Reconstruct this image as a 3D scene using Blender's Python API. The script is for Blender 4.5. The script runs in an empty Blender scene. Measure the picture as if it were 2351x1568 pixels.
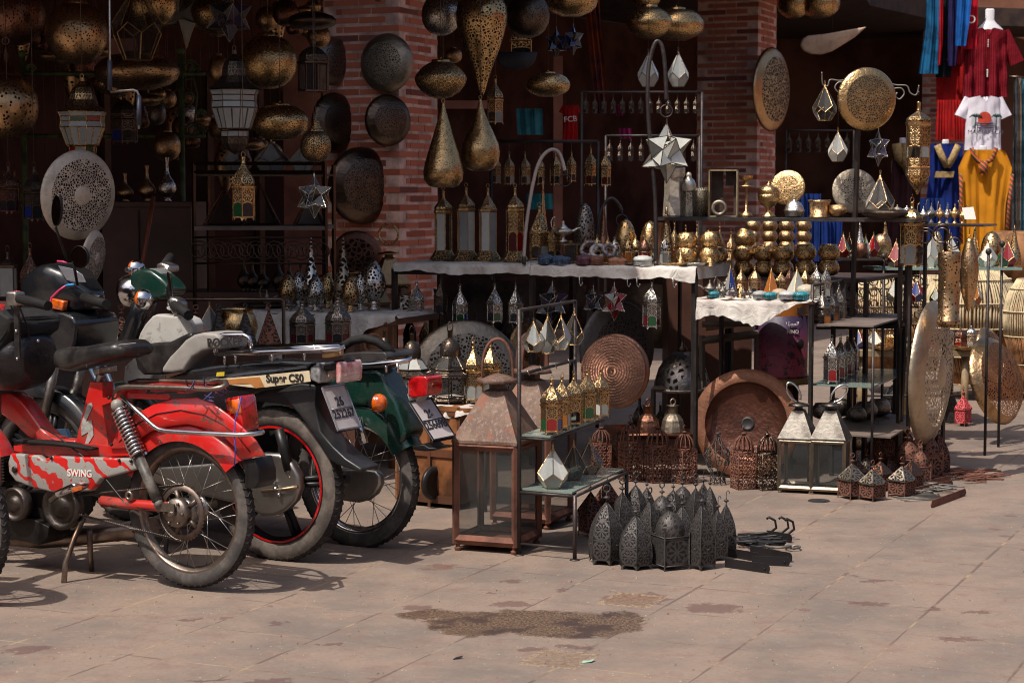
import bpy,bmesh,math,random
from mathutils import Vector,Matrix
rnd=random.Random(7)
C=bpy.context.scene.collection
PI=math.pi
FPX,CX,CY,CAMH=4500.0,1175.5,784.0,1.4
PITCH=math.atan(344/4500)
def ray(px,py):
 a=(px-CX)/FPX;b=-(py-CY)/FPX
 return Vector((a,b*math.sin(PITCH)+math.cos(PITCH),b*math.cos(PITCH)-math.sin(PITCH)))
def W(px,py,Y):
 d=ray(px,py);return Vector((0,0,CAMH))+d*(Y/d.y)
def G(px,py,z=0.0):
 d=ray(px,py);return Vector((0,0,CAMH))+d*((z-CAMH)/d.z)
def mpp(Y):return Y/FPX
class MB:
 def __init__(s):
  s.bm=bmesh.new();s.uv=s.bm.loops.layers.uv.new('UVMap')
 def v(s,p):return s.bm.verts.new(p)
 def f(s,vs,uvs=None,smooth=False):
  try:fc=s.bm.faces.new(vs)
  except ValueError:return None
  fc.smooth=smooth
  if uvs:
   for l,u in zip(fc.loops,uvs):l[s.uv].uv=u
  return fc
 def poly(s,pts,uvs=None,smooth=False):
  if uvs is None and len(pts)>=3:
   a=Vector(pts[0]);e1=(Vector(pts[1])-a)
   n=e1.cross(Vector(pts[-1])-a)
   if e1.length>1e-9 and n.length>1e-12:
    e1.normalize();e2=n.normalized().cross(e1)
    uvs=[((Vector(p)-a).dot(e1),(Vector(p)-a).dot(e2))for p in pts]
  return s.f([s.v(p)for p in pts],uvs,smooth)
 def lathe(s,prof,n=24,c=(0,0,0),smooth=None,rot=0.0,sx=1,sy=1,M=None,uk=None):
  c=Vector(c);smooth=(n>9)if smooth is None else smooth
  uk=(n if n<=9 else 12)if uk is None else uk
  rings=[];vv=0;vs_=[]
  rm=max(p[0]for p in prof)or 1;side=2*rm*math.sin(PI/n)if n<=9 else 2*PI*rm/uk
  for i,(r,z)in enumerate(prof):
   if i:vv+=math.hypot(r-prof[i-1][0],z-prof[i-1][1])/side
   vs_.append(vv)
   def T(x,y,zz):
    p=Vector((x*sx,y*sy,zz))+c
    return(M@p)if M is not None else p
   if r<1e-6:rings.append([s.v(T(0,0,z))])
   else:rings.append([s.v(T(r*math.cos(rot+2*PI*k/n),r*math.sin(rot+2*PI*k/n),z))for k in range(n)])
  for i in range(len(prof)-1):
   A,B=rings[i],rings[i+1]
   for k in range(n):
    k2=(k+1)%n;u0=k/n*uk;u1=(k+1)/n*uk
    if len(A)==1 and len(B)==1:continue
    if len(A)==1:s.f([A[0],B[k2],B[k]],[((u0+u1)/2,vs_[i]),(u1,vs_[i+1]),(u0,vs_[i+1])],smooth)
    elif len(B)==1:s.f([A[k],A[k2],B[0]],[(u0,vs_[i]),(u1,vs_[i]),((u0+u1)/2,vs_[i+1])],smooth)
    else:s.f([A[k],A[k2],B[k2],B[k]],[(u0,vs_[i]),(u1,vs_[i]),(u1,vs_[i+1]),(u0,vs_[i+1])],smooth)
  return s
 def cap(s,r,z,n,rot=0.0,c=(0,0,0)):
  return s.poly([(c[0]+r*math.cos(rot+2*PI*k/n),c[1]+r*math.sin(rot+2*PI*k/n),c[2]+z)for k in range(n)])
 def box(s,c,d,rz=0.0,M=None):
  c=Vector(c);h=Vector(d)/2;R=Matrix.Rotation(rz,3,'Z')
  def T(x,y,z):
   p=R@Vector((x*h.x,y*h.y,z*h.z))+c
   return M@p if M is not None else p
  for q in(((-1,-1,-1),(-1,1,-1),(1,1,-1),(1,-1,-1)),((-1,-1,1),(1,-1,1),(1,1,1),(-1,1,1)),((-1,-1,-1),(1,-1,-1),(1,-1,1),(-1,-1,1)),((1,-1,-1),(1,1,-1),(1,1,1),(1,-1,1)),((1,1,-1),(-1,1,-1),(-1,1,1),(1,1,1)),((-1,1,-1),(-1,-1,-1),(-1,-1,1),(-1,1,1))):
   s.poly([T(*p)for p in q])
  return s
 def tube(s,pts,r,n=6,closed=False,smooth=True,r2=None):
  P=[Vector(p)for p in pts];m=len(P);rings=[];up=None
  for i in range(m):
   if closed:t=P[(i+1)%m]-P[i-1]
   else:t=P[min(i+1,m-1)]-P[max(i-1,0)]
   if t.length<1e-9:t=Vector((0,0,1))
   t.normalize()
   if up is None:
    up=Vector((0,0,1))if abs(t.z)<.9 else Vector((1,0,0))
   a=t.cross(up)
   if a.length<1e-6:a=t.orthogonal()
   a.normalize();b=a.cross(t).normalized();up=b
   rr=r if r2 is None else r+(r2-r)*i/max(1,m-1)
   rings.append([s.v(P[i]+(a*math.cos(2*PI*k/n)+b*math.sin(2*PI*k/n))*rr)for k in range(n)])
  for i in range(m if closed else m-1):
   A,B=rings[i],rings[(i+1)%m]
   for k in range(n):
    s.f([A[k],A[(k+1)%n],B[(k+1)%n],B[k]],[(k/n,i),((k+1)/n,i),((k+1)/n,i+1),(k/n,i+1)],smooth)
  if not closed:
   s.f(list(reversed(rings[0])));s.f(rings[-1])
  return s
 def bar(s,a,b,w,d=None):
  d=w if d is None else d
  return s.tube([a,b],w*.7,4,smooth=False)
 def ring(s,c,R,r,nrm=(0,1,0),n=16,m=6):
  nrm=Vector(nrm).normalized();a=nrm.orthogonal().normalized();b=nrm.cross(a);c=Vector(c)
  return s.tube([c+(a*math.cos(2*PI*k/n)+b*math.sin(2*PI*k/n))*R for k in range(n)],r,m,closed=True)
 def ball(s,c,r,n=12,sx=1,sy=1,sz=1):
  m=max(4,n//2)
  return s.lathe([(r*math.sin(PI*i/m),-r*sz*math.cos(PI*i/m))for i in range(m+1)],n,c,True,sx=sx,sy=sy)
 def extr(s,pts,d):
  d=Vector(d);A=[Vector(p)for p in pts];B=[p+d for p in A]
  e1=(A[1]-A[0]).normalized()
  nn=Vector((0,0,0))
  for i in range(len(A)):nn+=A[i].cross(A[(i+1)%len(A)])
  nn=nn.normalized();e2=nn.cross(e1)
  uv=[((p-A[0]).dot(e1),(p-A[0]).dot(e2))for p in A]
  va=[s.v(p)for p in A];vb=[s.v(p)for p in B]
  s.f(list(reversed(va)),list(reversed(uv)));s.f(vb,uv);n=len(A)
  for i in range(n):s.f([va[i],va[(i+1)%n],vb[(i+1)%n],vb[i]])
  return s
 def frame(s,faces,r,n=4):
  done=set()
  for F in faces:
   for i in range(len(F)):
    a,b=Vector(F[i]),Vector(F[(i+1)%len(F)])
    k=tuple(sorted((tuple(round(x,4)for x in a),tuple(round(x,4)for x in b))))
    if k in done:continue
    done.add(k);s.tube([a,b],r,n,smooth=False)
  return s
 def bevel(s,w,seg=2,ang=35):
  bmesh.ops.remove_doubles(s.bm,verts=s.bm.verts,dist=1e-5)
  es=[e for e in s.bm.edges if len(e.link_faces)==2 and e.calc_face_angle(0)>math.radians(ang)]
  bmesh.ops.bevel(s.bm,geom=es,offset=w,segments=seg,affect='EDGES',profile=.6,clamp_overlap=True)
  for fc in s.bm.faces:fc.smooth=True
  return s
 def xf(s,M):
  bmesh.ops.transform(s.bm,matrix=M,verts=s.bm.verts);return s
 def wob(s,amp,sc=3.0,seed=0):
  from mathutils import noise
  for v_ in s.bm.verts:
   v_.co+=noise.noise_vector(v_.co*sc+Vector((seed,seed*.7,0)))*amp
  return s
 def mesh(s,name,mat,auto=None):
  bmesh.ops.recalc_face_normals(s.bm,faces=s.bm.faces)
  me=bpy.data.meshes.new(name);s.bm.to_mesh(me);s.bm.free()
  if mat is not None:me.materials.append(mat)
  return me
def text_mesh(txt,size,mat,right,up,at,ext=0.0006,name='lettering',space=1.0,bold=0.0):
 cu=bpy.data.curves.new('t','FONT');cu.body=txt;cu.size=size;cu.extrude=ext;cu.align_x='CENTER';cu.align_y='CENTER'
 cu.space_character=space;cu.offset=bold
 o=bpy.data.objects.new('t',cu);C.objects.link(o)
 dg=bpy.context.evaluated_depsgraph_get();dg.update()
 me=bpy.data.meshes.new_from_object(o.evaluated_get(dg));bpy.data.objects.remove(o)
 me.name=name;me.materials.clear();me.materials.append(mat)
 r=Vector(right).normalized();u=Vector(up);u=(u-r*u.dot(r)).normalized();n=r.cross(u)
 M=Matrix(((r.x,u.x,n.x,at[0]),(r.y,u.y,n.y,at[1]),(r.z,u.z,n.z,at[2]),(0,0,0,1)))
 me.transform(M);return me
def addpart(o,nm,b,mat):
 b.xf(Matrix.LocRotScale(o.location,o.rotation_euler,o.scale).inverted());return part(nm,b.mesh(nm,mat),o)
def part(name,me,parent=None,label=None,kind=None):
 o=bpy.data.objects.new(name,me);C.objects.link(o)
 if parent is not None:o.parent=parent
 if label:o['label']=label
 if kind:o['kind']=kind
 return o
def tag(o,label,cat,group=None):
 o['label']=label;o['category']=cat
 if group:o['group']=group
 return o
def empty(name,loc,label,cat,group=None,rz=0.0):
 o=bpy.data.objects.new(name,None);C.objects.link(o);o.location=loc;o.rotation_euler=(0,0,rz)
 o.empty_display_size=.05
 return tag(o,label,cat,group)
def struct(name,me):
 o=part(name,me);o['kind']='structure';return o
PROTO={}
def proto(key,fn,*a):
 if key not in PROTO:PROTO[key]=fn(*a)
 return PROTO[key]
def put(parts,name,label,cat,loc,s=(1,1,1),rz=0.0,group=None,tilt=(0,0)):
 """one thing from a list of parts [(part name, mesh, [sub-parts])]; copies share mesh data"""
 if isinstance(s,(int,float)):s=(s,s,s)
 if len(parts)==1 and not parts[0][2]:
  r=bpy.data.objects.new(name,parts[0][1]);C.objects.link(r)
 else:
  r=bpy.data.objects.new(name,None);C.objects.link(r);r.empty_display_size=.05
  for pn,me,subs in parts:
   p=part(pn,me,r)
   for q in subs:part(q[0],q[1],p)
 r.location=loc;r.rotation_euler=(tilt[0],tilt[1],rz);r.scale=s
 return tag(r,label,cat,group)
def stand(parts,name,label,cat,px,pyb,pyt,Y,wpx=None,pw=1.0,**k):
 """bottom centre seen at (px, pyb), top at pyt, at depth Y; wpx = width seen, pw = prototype width for unit height"""
 h=(pyb-pyt)*mpp(Y);w=h if wpx is None else wpx*mpp(Y)/pw
 return put(parts,name,label,cat,W(px,pyb,Y),(w,w,h),**k)
ORD=['leftmost','second from the left','third from the left','fourth from the left','fifth from the left','sixth from the left','seventh from the left','eighth from the left','ninth from the left','tenth from the left']
def ordl(i,n):
 if i==n-1 and n>1:return 'rightmost'
 return ORD[i]
class N:
 def __init__(s,name):
  m=bpy.data.materials.new(name);m.use_nodes=True;s.m=m;s.t=m.node_tree;s.t.nodes.clear()
  s.out=s.t.nodes.new('ShaderNodeOutputMaterial')
 def new(s,t):return s.t.nodes.new('ShaderNode'+t)
 def L(s,a,b):s.t.links.new(a,b)
 def inp(s,sock,v):
  if v is None:return
  if hasattr(v,'is_output')or hasattr(v,'links'):s.L(v,sock)
  else:
   if isinstance(v,(tuple,list))and len(v)==3 and sock.type=='RGBA':v=(*v,1)
   sock.default_value=v
 def math(s,op,a,b=None,c=None,clamp=False):
  n=s.new('Math');n.operation=op;n.use_clamp=clamp
  s.inp(n.inputs[0],a);s.inp(n.inputs[1],b)
  if c is not None:s.inp(n.inputs[2],c)
  return n.outputs[0]
 def vm(s,op,a,b=None):
  n=s.new('VectorMath');n.operation=op;s.inp(n.inputs[0],a)
  if b is not None:s.inp(n.inputs[1 if op!='SCALE' else 3],b)
  return n.outputs[1]if op in('LENGTH','DISTANCE','DOT_PRODUCT')else n.outputs[0]
 def co(s,kind='Object'):
  n=s.new('TexCoord');return n.outputs[kind]
 def pos(s):return s.new('NewGeometry').outputs['Position']
 def noise(s,vec,sc,det=4,rough=.55,out=0,dist=0):
  n=s.new('TexNoise');s.inp(n.inputs['Vector'],vec);n.inputs['Scale'].default_value=sc;n.inputs['Detail'].default_value=det
  n.inputs['Roughness'].default_value=rough;n.inputs['Distortion'].default_value=dist
  return n.outputs[out]
 def vor(s,vec,sc,feat='F1',rnd_=1.0):
  n=s.new('TexVoronoi');n.feature=feat;s.inp(n.inputs['Vector'],vec);n.inputs['Scale'].default_value=sc
  n.inputs['Randomness'].default_value=rnd_;return n.outputs['Distance']
 def step(s,x,lo,hi):
  n=s.new('MapRange');n.interpolation_type='SMOOTHSTEP';s.inp(n.inputs['Value'],x)
  a,b=0.0,1.0
  if lo>hi:lo,hi,a,b=hi,lo,1.0,0.0
  n.inputs['From Min'].default_value=lo;n.inputs['From Max'].default_value=hi
  n.inputs['To Min'].default_value=a;n.inputs['To Max'].default_value=b
  return n.outputs['Result']
 def mix(s,fac,a,b):
  n=s.new('Mix');n.data_type='RGBA';s.inp(n.inputs[0],fac);s.inp(n.inputs[6],a);s.inp(n.inputs[7],b);return n.outputs[2]
 def sep(s,v):
  n=s.new('SeparateXYZ');s.inp(n.inputs[0],v);return n.outputs
 def comb(s,x,y,z=0.0):
  n=s.new('CombineXYZ');s.inp(n.inputs[0],x);s.inp(n.inputs[1],y);s.inp(n.inputs[2],z);return n.outputs[0]
 def bump(s,h,st=.3,d=.01):
  n=s.new('Bump');s.inp(n.inputs['Height'],h);n.inputs['Strength'].default_value=st;n.inputs['Distance'].default_value=d;return n.outputs[0]
 def bsdf(s,col,rough=.5,metal=0.0,nrm=None,**k):
  b=s.new('BsdfPrincipled');s.inp(b.inputs['Base Color'],col);s.inp(b.inputs['Roughness'],rough);s.inp(b.inputs['Metallic'],metal)
  if nrm is not None:s.L(nrm,b.inputs['Normal'])
  for kk,v in k.items():s.inp(b.inputs[kk.replace('_',' ')],v)
  return b.outputs[0]
 def fin(s,sh):
  s.L(sh,s.out.inputs[0]);return s.m
 def rosette(s,sc=1.0,pet=8):
  """pierced flower and star lattice repeating once per unit of UV"""
  uv=s.vm('SCALE',s.co('UV'),sc);x,y,_=s.sep(uv)
  fx=s.math('SUBTRACT',s.math('FRACT',x),.5);fy=s.math('SUBTRACT',s.math('FRACT',y),.5)
  r=s.math('SQRT',s.math('ADD',s.math('MULTIPLY',fx,fx),s.math('MULTIPLY',fy,fy)))
  th=s.math('ARCTAN2',fy,fx)
  c=s.math('COSINE',s.math('MULTIPLY',th,float(pet)))
  w=s.math('SINE',s.math('MULTIPLY',s.math('SUBTRACT',r,.07),PI/.33))
  pe=s.math('GREATER_THAN',s.math('MULTIPLY',w,s.math('ADD',c,.15)),.27)
  pe=s.math('MULTIPLY',pe,s.math('LESS_THAN',r,.40));pe=s.math('MULTIPLY',pe,s.math('GREATER_THAN',r,.09))
  gx=s.math('SUBTRACT',.5,s.math('ABSOLUTE',fx));gy=s.math('SUBTRACT',.5,s.math('ABSOLUTE',fy))
  d=s.math('ADD',gx,gy)
  dm=s.math('MULTIPLY',s.math('LESS_THAN',d,.26),s.math('GREATER_THAN',s.math('MINIMUM',gx,gy),.025))
  c2=s.math('GREATER_THAN',s.math('MULTIPLY',c,-1.0),.3)
  tr=s.math('MULTIPLY',s.math('MULTIPLY',c2,s.math('GREATER_THAN',r,.33)),s.math('LESS_THAN',r,.43))
  return s.math('MAXIMUM',s.math('MAXIMUM',pe,dm),tr)
MATS={}
def metal(name,col=(.5,.35,.15),rough=.35,metallic=1.0,pat=None,sc=30.0,th=None,hole=(.010,.007,.005),dirt=.45,dcol=None,bump=.38,through=False,band=None,fine=120.0):
 if name in MATS:return MATS[name]
 n=N(name);oc=n.co('Object')
 n1=n.noise(oc,4.0,4,.6);n2=n.noise(oc,23.0,3,.6)
 dcol=dcol or tuple(c*.30 for c in col)
 k=n.step(n1,.42,.68);k=n.math('MULTIPLY',k,dirt)
 c1=n.mix(k,(*col,1),(*dcol,1))
 c1=n.mix(n.math('MULTIPLY',n.step(n2,.5,.75),dirt*.6),c1,(*dcol,1))
 rg=n.math('ADD',rough-.07,n.math('MULTIPLY',n2,.22))
 h=n.math('ADD',n.math('MULTIPLY',n.noise(oc,fine*.08,2,.5),.6),n.math('MULTIPLY',n.noise(oc,fine*.25,3,.6),.4))
 mask=None
 if pat=='dots':mask=n.math('LESS_THAN',n.vor(oc,sc,'F1',.75),th or.27)
 elif pat=='cells':mask=n.math('GREATER_THAN',n.vor(oc,sc,'DISTANCE_TO_EDGE'),th or.13)
 elif pat=='uvcells':mask=n.math('GREATER_THAN',n.vor(n.co('UV'),sc,'DISTANCE_TO_EDGE'),th or.13)
 elif pat=='uvdots':mask=n.math('LESS_THAN',n.vor(n.co('UV'),sc,'F1',.25),th or.27)
 elif pat=='rosette':mask=n.rosette(sc)
 elif pat=='slots':
  x,y,_=n.sep(n.co('UV'))
  row=n.math('MULTIPLY',y,sc);fy=n.math('FRACT',row)
  sh=n.math('MULTIPLY',n.math('FLOOR',row),.37)
  fx=n.math('FRACT',n.math('ADD',n.math('MULTIPLY',x,8.0),sh))
  mask=n.math('MULTIPLY',n.math('LESS_THAN',fy,.5),n.math('LESS_THAN',fx,.45))
 elif pat=='scallop':
  x,y,_=n.sep(n.co('UV'));X=n.math('MULTIPLY',x,sc);Yy=n.math('MULTIPLY',y,sc*1.3)
  row=n.math('FLOOR',Yy);X=n.math('ADD',X,n.math('MULTIPLY',n.math('MODULO',row,2.0),.5))
  fx=n.math('SUBTRACT',n.math('FRACT',X),.5);fy=n.math('FRACT',Yy)
  r=n.math('SQRT',n.math('ADD',n.math('MULTIPLY',fx,fx),n.math('MULTIPLY',fy,n.math('MULTIPLY',fy,.45))))
  arc=n.math('LESS_THAN',n.math('ABSOLUTE',n.math('SUBTRACT',n.math('FRACT',n.math('MULTIPLY',r,7.0)),.5)),.22)
  dd=n.math('LESS_THAN',n.vor(oc,75.0,'F1',.6),.40)
  core=n.math('LESS_THAN',r,.2);dd2=n.math('LESS_THAN',n.vor(oc,26.0,'F1',.5),.27)
  mask=n.math('MAXIMUM',n.math('MULTIPLY',n.math('MULTIPLY',arc,dd),n.math('SUBTRACT',1.0,core)),n.math('MULTIPLY',core,dd2))
 if mask is not None and band is not None:
  z=n.sep(oc)[2]
  mask=n.math('MULTIPLY',mask,n.math('MULTIPLY',n.math('GREATER_THAN',z,band[0]),n.math('LESS_THAN',z,band[1])))
 if mask is not None:
  h=n.math('SUBTRACT',n.math('MULTIPLY',h,.6),mask)
 nb=n.bump(h,bump,.02)
 if mask is not None and not through:
  c1=n.mix(mask,c1,(*hole,1));rg=n.math('MAXIMUM',rg,n.math('MULTIPLY',mask,.95))
  me=n.math('MULTIPLY',n.math('SUBTRACT',1.0,mask),metallic)
  sh=n.bsdf(c1,rg,me,nb)
 else:
  sh=n.bsdf(c1,rg,metallic,nb)
  if through:
   tr=n.new('BsdfTransparent');mx=n.new('MixShader');n.L(mask,mx.inputs[0]);n.L(sh,mx.inputs[1]);n.L(tr.outputs[0],mx.inputs[2]);sh=mx.outputs[0]
 MATS[name]=n.fin(sh);return MATS[name]
def plain(name,col,rough=.6,metallic=0.0,var=.25,vsc=6.0,bump=.1,bsc=40.0,coat=0.0,col2=None,spec=None):
 if name in MATS:return MATS[name]
 n=N(name);oc=n.co('Object');a=n.noise(oc,vsc,5,.6)
 col2=col2 or tuple(c*(1-var*1.6)for c in col)
 c=n.mix(n.step(a,.38,.66),(*col,1),(*col2,1))
 nb=n.bump(n.noise(oc,bsc,4,.6),bump,.01)
 k={}
 if coat:k['Coat_Weight']=coat
 if spec is not None:k['Specular_IOR_Level']=spec
 MATS[name]=n.fin(n.bsdf(c,n.math('ADD',rough-.05,n.math('MULTIPLY',a,.1)),metallic,nb,**k));return MATS[name]
def glass(name,col,clear=.7,rough=.12):
 """thin pane: part see-through tint, part glossy dusty surface"""
 if name in MATS:return MATS[name]
 n=N(name);oc=n.co('Object');a=n.noise(oc,9.0,4,.6)
 tr=n.new('BsdfTransparent');tr.inputs[0].default_value=(*[min(1,c*.3+.82)if clear>.5 else c for c in col],1)
 sh=n.bsdf(n.mix(a,(*col,1),(*[c*.6 for c in col],1)),n.math('MULTIPLY',a,rough*2),0.0,n.bump(a,.04,.01),Specular_IOR_Level=.8)
 fr=n.new('LayerWeight');fr.inputs[0].default_value=.12 if clear>.8 else.35
 k=n.math('SUBTRACT',1.0,n.math('MULTIPLY',n.math('SUBTRACT',1.0,fr.outputs[1]),clear))
 mx=n.new('MixShader');n.L(k,mx.inputs[0]);n.L(tr.outputs[0],mx.inputs[1]);n.L(sh,mx.inputs[2])
 MATS[name]=n.fin(mx.outputs[0]);return MATS[name]
BR=(.56,.37,.17);CU=(.22,.105,.070);SI=(.60,.56,.50);DK=(.125,.092,.070);BZ=(.52,.33,.17);GD=(.56,.36,.165);CR=(.44,.36,.26)
def mt(col,pat=None,sc=None,**k):
 c=dict(pale=(.60,.53,.43),brass=BR,copper=CU,silver=SI,dark=DK,bronze=BZ,gold=GD,cream=CR,rust=(.185,.075,.047),iron=(.066,.059,.056),oldsilver=(.27,.235,.205),tin=(.31,.26,.20))[col]
 d=dict(pale=.50,brass=.23,copper=.30,silver=.21,dark=.28,bronze=.27,gold=.24,cream=.42,rust=.72,iron=.50,oldsilver=.32,tin=.44)[col]
 mm=dict(pale=.55,rust=.35,iron=.55).get(col,1.0)
 kk=dict(rough=d,metallic=mm);kk.update(k)
 if col=='rust':kk.setdefault('dcol',(.075,.032,.024));kk.setdefault('dirt',.8)
 if col=='iron':kk.setdefault('dcol',(.045,.039,.037))
 return metal(f'{col}_{pat}_{sc}_{sorted(k.items())}',c,pat=pat,sc=sc or 1.0,**kk)
def gl(c):
 t=dict(pane=((.14,.15,.145),.86),white=((.62,.62,.56),.12),clear=((.10,.105,.10),.95),red=((.26,.006,.010),.15),green=((.008,.075,.025),.2),blue=((.012,.03,.20),.15),amber=((.45,.14,.02),.2),dark=((.035,.035,.04),.4),smoke=((.09,.085,.08),.7),purple=((.07,.05,.10),.3),mist=((.42,.44,.42),.38),maroon=((.10,.01,.012),.15))[c]
 return glass('glass_'+c,t[0],t[1])
def k_hex(metalc,panes,dome='onion',n=6,r=.21,zb=.05,zt=.50,ring=True,upper=True,feet=True,pat=1.0,low=False):
 """panelled lantern of unit height: pierced dome, panes in a frame, feet, neck and ring"""
 rot=PI/n;fm=mt(metalc);pm=mt(metalc,'rosette',pat)
 P=[]
 b=MB();b.lathe([(0,zb),(r*1.06,zb),(r*1.06,zb+.02),(r,zb+.025)],n,rot=rot)
 b.lathe([(r*1.02,zt-.03),(r*1.14,zt-.01),(r*1.14,zt+.01),(r*1.0,zt+.02),(0,zt+.02)],n,rot=rot)
 co=lambda k,rr=r:(rr*math.cos(rot+2*PI*k/n),rr*math.sin(rot+2*PI*k/n))
 for k in range(n):
  x,y=co(k);b.tube([(x,y,zb),(x,y,zt)],r*.055,4,smooth=False)
 if feet:
  for k in range(n):
   x,y=co(k,r*1.05);x2,y2=co(k,r*.8);a=Vector(co(k+.16,r*1.02));c=Vector(co(k-.16,r*1.02))
   b.poly([(x,y,zb),(a.x,a.y,zb),(x*1.06,y*1.06,0)]);b.poly([(x,y,zb),(c.x,c.y,zb),(x*1.06,y*1.06,0)])
 P.append(('frame',b.mesh('frame',fm),[]))
 zs=zb+.02 if not upper else zb+(zt-zb)*.50
 if upper:
  b=MB();b.lathe([(r*.985,zs),(r*.985,zt-.02)],n,rot=rot);P.append(('pierced_panel',b.mesh('pierced_panel',pm),[]))
 if low:
  z2=zb+(zt-zb)*.25;b=MB();b.lathe([(r*.986,zb+.02),(r*.986,z2)],n,rot=rot);P.append(('pierced_panel',b.mesh('pierced_panel',pm),[]));zlo=z2
 else:zlo=zb+.02
 for k in range(n):
  (x0,y0),(x1,y1)=co(k,r*.97),co(k+1,r*.97);mx,my=(x0+x1)/2,(y0+y1)/2;s_=zs+.0
  b=MB();top=zs if upper else zt-.02;dz=(top-zlo)*.22
  if upper:
   b.poly([(x0,y0,zlo),(x1,y1,zlo),(x1,y1,top-dz),(mx*.3+x1*.7,my*.3+y1*.7,top-dz*.35),(mx,my,top),(mx*.3+x0*.7,my*.3+y0*.7,top-dz*.35),(x0,y0,top-dz)])
  else:b.poly([(x0,y0,zlo),(x1,y1,zlo),(x1,y1,top),(x0,y0,top)])
  P.append(('glass_pane',b.mesh('glass_pane',gl(panes[k%len(panes)])),[]))
 if upper:
  b=MB()
  for k in range(n):
   (x0,y0),(x1,y1)=co(k,r*.975),co(k+1,r*.975);mx,my=(x0+x1)/2,(y0+y1)/2;dz=(zs-zlo)*.22
   b.poly([(x0,y0,zs-dz),(mx*.3+x0*.7,my*.3+y0*.7,zs-dz*.35),(mx,my,zs),(x0,y0,zs)]);b.poly([(x1,y1,zs-dz),(x1,y1,zs),(mx,my,zs),(mx*.3+x1*.7,my*.3+y1*.7,zs-dz*.35)])
  P.append(('arch_trim',b.mesh('arch_trim',fm),[]))
 h=.84-zt
 prof={'onion':[(1.0,0),(1.1,.12),(1.06,.26),(.86,.44),(.55,.64),(.28,.82),(.14,.95),(.12,1.0)],'cone':[(1.05,0),(.9,.22),(.62,.5),(.38,.74),(.18,.93),(.13,1)],'dome':[(1.0,0),(1.02,.2),(.95,.42),(.74,.66),(.42,.86),(.15,.97),(.12,1.0)],'bell':[(1.12,0),(.80,.12),(.60,.32),(.56,.55),(.45,.78),(.22,.95),(.12,1.0)]}[dome]
 b=MB();b.lathe([(r*a,zt+.015+h*z)for a,z in prof],n,rot=rot,smooth=False);P.append(('dome',b.mesh('dome',pm),[]))
 b=MB();b.lathe([(r*.13,.84),(r*.24,.845),(r*.17,.855),(r*.17,.92),(r*.22,.925),(r*.1,.94),(0,.945)],10)
 if ring:b.ring((0,0,.945+.028),r*.18 if ring is True else ring,r*.025,(0,1,0),14,5)
 P.append(('neck',b.mesh('neck',fm),[]))
 return P
def drop_faces(n=5,R=.30,zm=.36,zv=.24,zb=0.0,rb=.55,rv=.97):
 T=(0,0,.90)
 M_=[(R*math.cos(2*PI*k/n),R*math.sin(2*PI*k/n),zm)for k in range(n)]
 V_=[(R*rv*math.cos(2*PI*(k+.5)/n),R*rv*math.sin(2*PI*(k+.5)/n),zv)for k in range(n)]
 B_=[(R*rb*math.cos(2*PI*(k+.5)/n),R*rb*math.sin(2*PI*(k+.5)/n),zb)for k in range(n)]
 F=[(T,M_[k],V_[k],M_[(k+1)%n])for k in range(n)]+[(M_[k],V_[k-1],B_[k-1],B_[k],V_[k])for k in range(n)]
 return F,B_
def k_drop(metalc,panes,n=5,R=.30,zm=.36,zv=.20,hook=True):
 F,B_=drop_faces(n,R,zm,zv);P=[]
 b=MB();b.frame(F+[tuple(B_)],.0085,4);b.lathe([(.0,.97),(.02,.965),(.02,.90),(.035,.87),(.028,.86),(.045,.81)],8)
 if hook:b.ring((0,0,.985),.022,.005,(0,1,0),12,5)
 P.append(('frame',b.mesh('frame',mt(metalc)),[]))
 for i,F_ in enumerate(F+[tuple(B_)]):
  b=MB();b.poly(F_);P.append(('glass_pane',b.mesh('glass_pane',gl(panes[i%len(panes)])),[]))
 return P
def k_star(metalc,panes,spike=1.25):
 """star of twelve pyramid points on a dodecahedron"""
 g=(1+5**.5)/2;V_=[]
 for x in(-1,1):
  for y in(-1,1):
   for z in(-1,1):V_.append(Vector((x,y,z)))
   V_.append(Vector((0,x/g,y*g)));V_.append(Vector((x/g,y*g,0)));V_.append(Vector((x*g,0,y/g)))
 Cn=[]
 for a in(-1,1):
  for c in(-1,1):Cn+=[Vector((0,a,c*g)),Vector((a,c*g,0)),Vector((c*g,0,a))]
 rotm=Cn[0].rotation_difference(Vector((0,0,1))).to_matrix()
 V_=[rotm@v for v in V_];Cn=[rotm@c for c in Cn]
 F=[];sc=.5/(1.37*(1+spike))
 for c in Cn:
  c=c.normalized();ring=sorted(V_,key=lambda v:-v.dot(c))[:5];a=c.orthogonal().normalized();b_=c.cross(a)
  ring.sort(key=lambda v:math.atan2(v.dot(b_),v.dot(a)));ap=c*1.37*(1+spike)
  for k in range(5):F.append((tuple(ap*sc+Vector((0,0,.5))),tuple(ring[k]*sc+Vector((0,0,.5))),tuple(ring[(k+1)%5]*sc+Vector((0,0,.5)))))
 b=MB();b.frame(F,.006,4);b.lathe([(0,1.06),(.02,1.055),(.025,.97)],8);P=[('frame',b.mesh('frame',mt(metalc)),[])]
 bs={}
 for i,f_ in enumerate(F):
  k=panes[(i//5+i)%len(panes)];bs.setdefault(k,MB()).poly(f_)
 for k,b in bs.items():P.append(('glass_panes',b.mesh('glass_panes',gl(k)),[]))
 return P
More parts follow.
